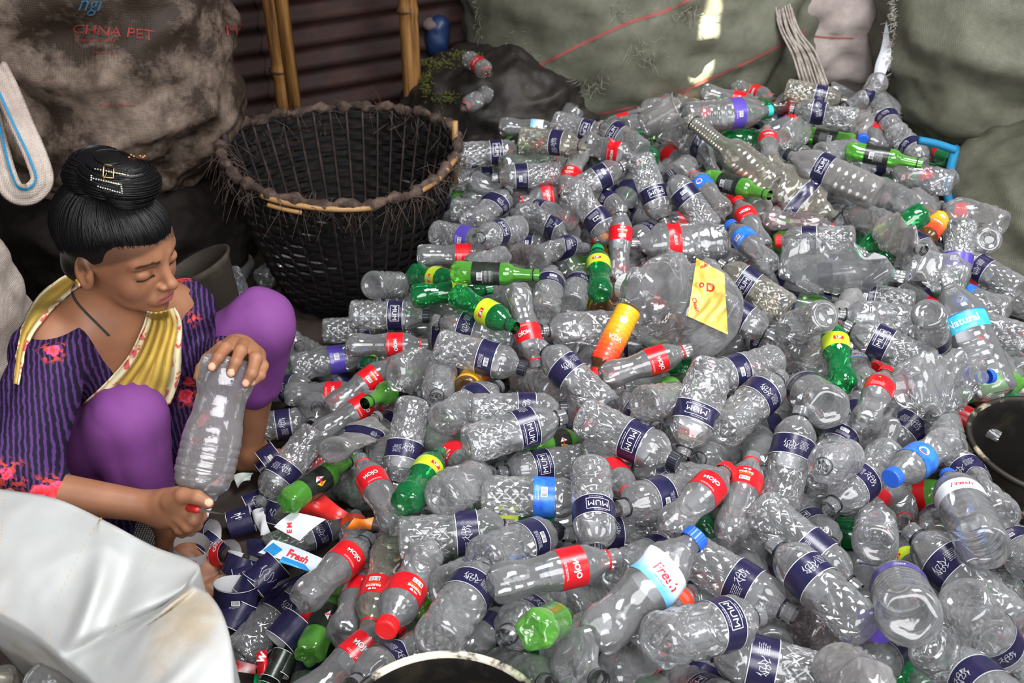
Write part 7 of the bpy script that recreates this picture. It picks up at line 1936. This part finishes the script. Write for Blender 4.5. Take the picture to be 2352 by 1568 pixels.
# ---- yellow shawl, draped across the chest and round the neck
m, nt, out = new_mat('shawl_yellow'); k = NT(nt); vec = k.coord()
b = k.n('ShaderNodeBsdfPrincipled'); b.inputs['Roughness'].default_value = .75; b.inputs['Specular IOR Level'].default_value = .15
b.inputs['Subsurface Weight'].default_value = .0
uvn = k.n('ShaderNodeVertexColor', layer_name='uvc'); su = k.n('ShaderNodeSeparateColor'); k.l(uvn.outputs[0], su.inputs[0])
basec = k.ramp(k.noise(vec, 10, 3), [(.35, (.50, .35, .075)), (.65, (.38, .24, .045))])
flo = k.ramp(k.noise(vec, 45, 3, .5, .8), [(.46, (.62, .55, .36)), (.56, (.60, .50, .30)), (.60, (.50, .08, .06)), (.68, (.55, .10, .14))])
edge = k.ramp(su.outputs[0], [(.0, (1, 1, 1)), (.13, (1, 1, 1)), (.17, (0, 0, 0)), (.80, (0, 0, 0)), (.86, (1, 1, 1))])
c = k.mix(edge, basec, flo); k.l(c, b.inputs['Base Color']); k.l(k.bump(k.noise(vec, 400, 3), .2, .001), b.inputs['Normal']); k.l(b.outputs[0], out.inputs[0])
M_SHAWL = m
def cloth(rows, name, nu, nv, pleat, npl, parent, bvs, lift, mat=M_SHAWL, dmax=2.2, thick=.0025):
    """rows: list of point rows (px, py, fallback depth) draped on surfaces"""
    R = [spline(r, nu) for r in rows]; G = []
    for i in range(nu): G.append(spline([r[i] for r in R], nv))
    V = []; colr = []
    for j in range(nv):
        for i in range(nu):
            u_, v_, d_ = G[i][j]; best = None
            for bv in bvs:
                dd = Vector(at(u_, v_, 1) - CAM); h = bv.ray_cast(Vector(CAM), dd.normalized())
                if h[0] is not None:
                    dep = (np.array(h[0]) - CAM) @ FWD
                    if best is None or dep < best: best = dep
            dep = d_ if best is None else min(best, d_ + .04)
            V.append([u_, v_, dep]); colr.append(i / (nu - 1))
    A_ = np.array(V).reshape(nv, nu, 3)
    for _ in range(10):   # relax depth
        B = A_.copy(); B[1:-1, 1:-1, 2] = (A_[:-2, 1:-1, 2] + A_[2:, 1:-1, 2] + A_[1:-1, :-2, 2] + A_[1:-1, 2:, 2]) / 4; A_[..., 2] = np.minimum(B[..., 2], A_[..., 2] + .002)
    out_ = []
    for j in range(nv):
        for i in range(nu):
            s = i / (nu - 1); pl_ = pleat * (.5 + .5 * math.cos(s * npl * 2 * math.pi + 1.5 * math.sin(j / nv * 3))) ** 1.3 * (.45 + .55 * math.sin(min(1, j / nv + .15) * math.pi))
            out_.append(at(A_[j, i, 0], A_[j, i, 1], A_[j, i, 2] - lift - pl_))
    Fc = [(j * nu + i, j * nu + i + 1, (j + 1) * nu + i + 1, (j + 1) * nu + i) for j in range(nv - 1) for i in range(nu - 1)]
    me = mesh(out_, Fc); ca_ = me.color_attributes.new('uvc', 'FLOAT_COLOR', 'POINT')
    ca_.data.foreach_set('color', np.stack([np.array(colr)] * 3 + [np.ones(len(colr))], 1).astype(np.float32).ravel())
    o = link(name, me, [mat], parent); md = o.modifiers.new('s', 'SOLIDIFY'); md.thickness = thick; md.offset = -1
    return o
cloth([[(338, 714, 1.76), (358, 716, 1.76), (380, 712, 1.77), (402, 706, 1.79)], [(325, 755, 1.74), (355, 757, 1.73), (390, 752, 1.74), (415, 745, 1.77)], [(292, 820, 1.70), (330, 825, 1.68), (375, 815, 1.70), (414, 805, 1.76)],
       [(240, 880, 1.72), (290, 885, 1.70), (360, 875, 1.70), (412, 862, 1.76)], [(190, 925, 1.74), (250, 935, 1.73), (330, 935, 1.73), (390, 928, 1.76)]], 'shawl', 70, 60, .012, 6, WOM, [bvT, bvS], .006)
cloth([[(160, 628, 1.78), (176, 640, 1.77), (186, 656, 1.76)], [(130, 645, 1.76), (145, 662, 1.74), (158, 678, 1.73)], [(82, 690, 1.74), (98, 708, 1.72), (112, 722, 1.71)], [(45, 770, 1.70), (56, 778, 1.68), (66, 784, 1.67)], [(30, 880, 1.66), (37, 882, 1.65), (44, 884, 1.65)]], 'shawl_back', 16, 60, .006, 2, WOM, [bvT, bvS], .006)

# ---- held bottle, knife, mat under her
cp = at(450, 1168, 1.600); bs = at(530, 822, 1.632); axd = cp - bs; axd /= np.linalg.norm(axd)
q = Vector(axd).to_track_quat('Z', 'Y')
def held_bottle():
    L, R = .262, .0475; V = []; Fc = []; nz, na = 110, 64
    for i in range(nz + 1):
        z = i / nz
        for k_ in range(na):
            a = 2 * math.pi * k_ / na
            P_ = [(0, .70), (.03, .90), (.09, .97), (.16, .96), (.26, .84), (.36, .86), (.46, .96), (.52, 1.0), (.72, 1.0), (.78, .93), (.87, .60), (.93, .30), (1, .28)]
            for (z0, r0), (z1, r1) in zip(P_, P_[1:]):
                if z <= z1 + 1e-9: qq = (z - z0) / (z1 - z0); r = R * (r0 + (r1 - r0) * qq * qq * (3 - 2 * qq)); break
            if z < .12: r += R * .13 * (math.cos(a * 5) - .3) * (1 - z / .12)
            if .5 < z < .80: r -= .0013 * (.5 + .5 * math.cos((z - .5) / .3 * 6 * 2 * math.pi)) ** 6
            V.append((r * math.cos(a), r * math.sin(a), z * L))
    for i in range(nz):
        for k_ in range(na): k2 = (k_ + 1) % na; Fc.append((i * na + k_, i * na + k2, (i + 1) * na + k2, (i + 1) * na + k_))
    c = len(V); V.append((0, 0, .012))
    for k_ in range(na): Fc.append(((k_ + 1) % na, k_, c))
    o = MB().add(V, Fc).build('held_bottle', plastic('pet_scuffed', (.98, .96, .97), .92, .36, (.84, .80, .80), .13, .35, 90)); o.location = bs; o.rotation_euler = q.to_euler()
    tag(o, 'large waisted clear bottle held upside down in both hands', 'bottle')
    v, f = tube([(0, 0, L - .006), (0, 0, L + .006)], [.0150, .0150], 24); MB().add(v, f).build('cap', CAPM['G'], o)
    v, f = tube([(0, 0, L * .905), (0, 0, L * .925)], .0150, 24); MB().add(v, f).build('neck_band', principled('pink_band', (.55, .12, .14), .5), o)
held_bottle()
kn = empty('paring_knife', (0, 0, 0)); tag(kn, 'small knife with red handle and thin bright blade in her hand', 'knife')
v, f = tube([at(424, 1160, 1.575), at(436, 1166, 1.560), at(452, 1170, 1.546), at(458, 1171, 1.543)], [.0055, .0068, .0060, .004], 12); MB().add(v, f).build('handle', principled('handle_red', (.45, .02, .02), .4), kn)
a_, b_ = at(457, 1171, 1.543), at(522, 1181, 1.53); V = []
for s_ in (0, .5, 1): 
    c_ = a_ + (b_ - a_) * s_; w_ = .0026 * (1 - s_ * .8); V += [c_ + UPV * w_, c_ + TOC * .0005, c_ - UPV * w_, c_ - TOC * .0005]
Fc = [(4 * i + k_, 4 * i + (k_ + 1) % 4, 4 * i + 4 + (k_ + 1) % 4, 4 * i + 4 + k_) for i in range(2) for k_ in range(4)] + [(0, 1, 2, 3)]
MB().add(V, Fc).build('blade', principled('blade_steel', (.6, .6, .6), .25, .5, metal=1), kn, False)
# woven sack cloth she squats on
def mat_extra(k, b, vec):
    w = k.n('ShaderNodeTexWave', bands_direction='X'); w.inputs['Scale'].default_value = 60; w2 = k.n('ShaderNodeTexWave', bands_direction='Y'); w2.inputs['Scale'].default_value = 60
    for x in (w, w2): k.l(vec, x.inputs['Vector']); x.inputs['Distortion'].default_value = 1.5
    h = k.math('MULTIPLY', w.outputs['Fac'], w2.outputs['Fac']); k.l(k.ramp(h, [(.1, (.03, .027, .024)), (.5, (.30, .28, .25))]), b.inputs['Base Color']); k.l(k.bump(h, .8, .003), b.inputs['Normal'])
M_MAT = principled('coarse_mat', (.3, .28, .25), .9, .1, extra=mat_extra)
o = sheet([zplane(-60, 1330, .008), zplane(400, 1330, .008), zplane(520, 1040, .008), zplane(180, 1010, .008)], 'woven_mat', M_MAT, 'coarse grey woven sack cloth spread under the squatting woman', 'mat', .0025, 30, 30)
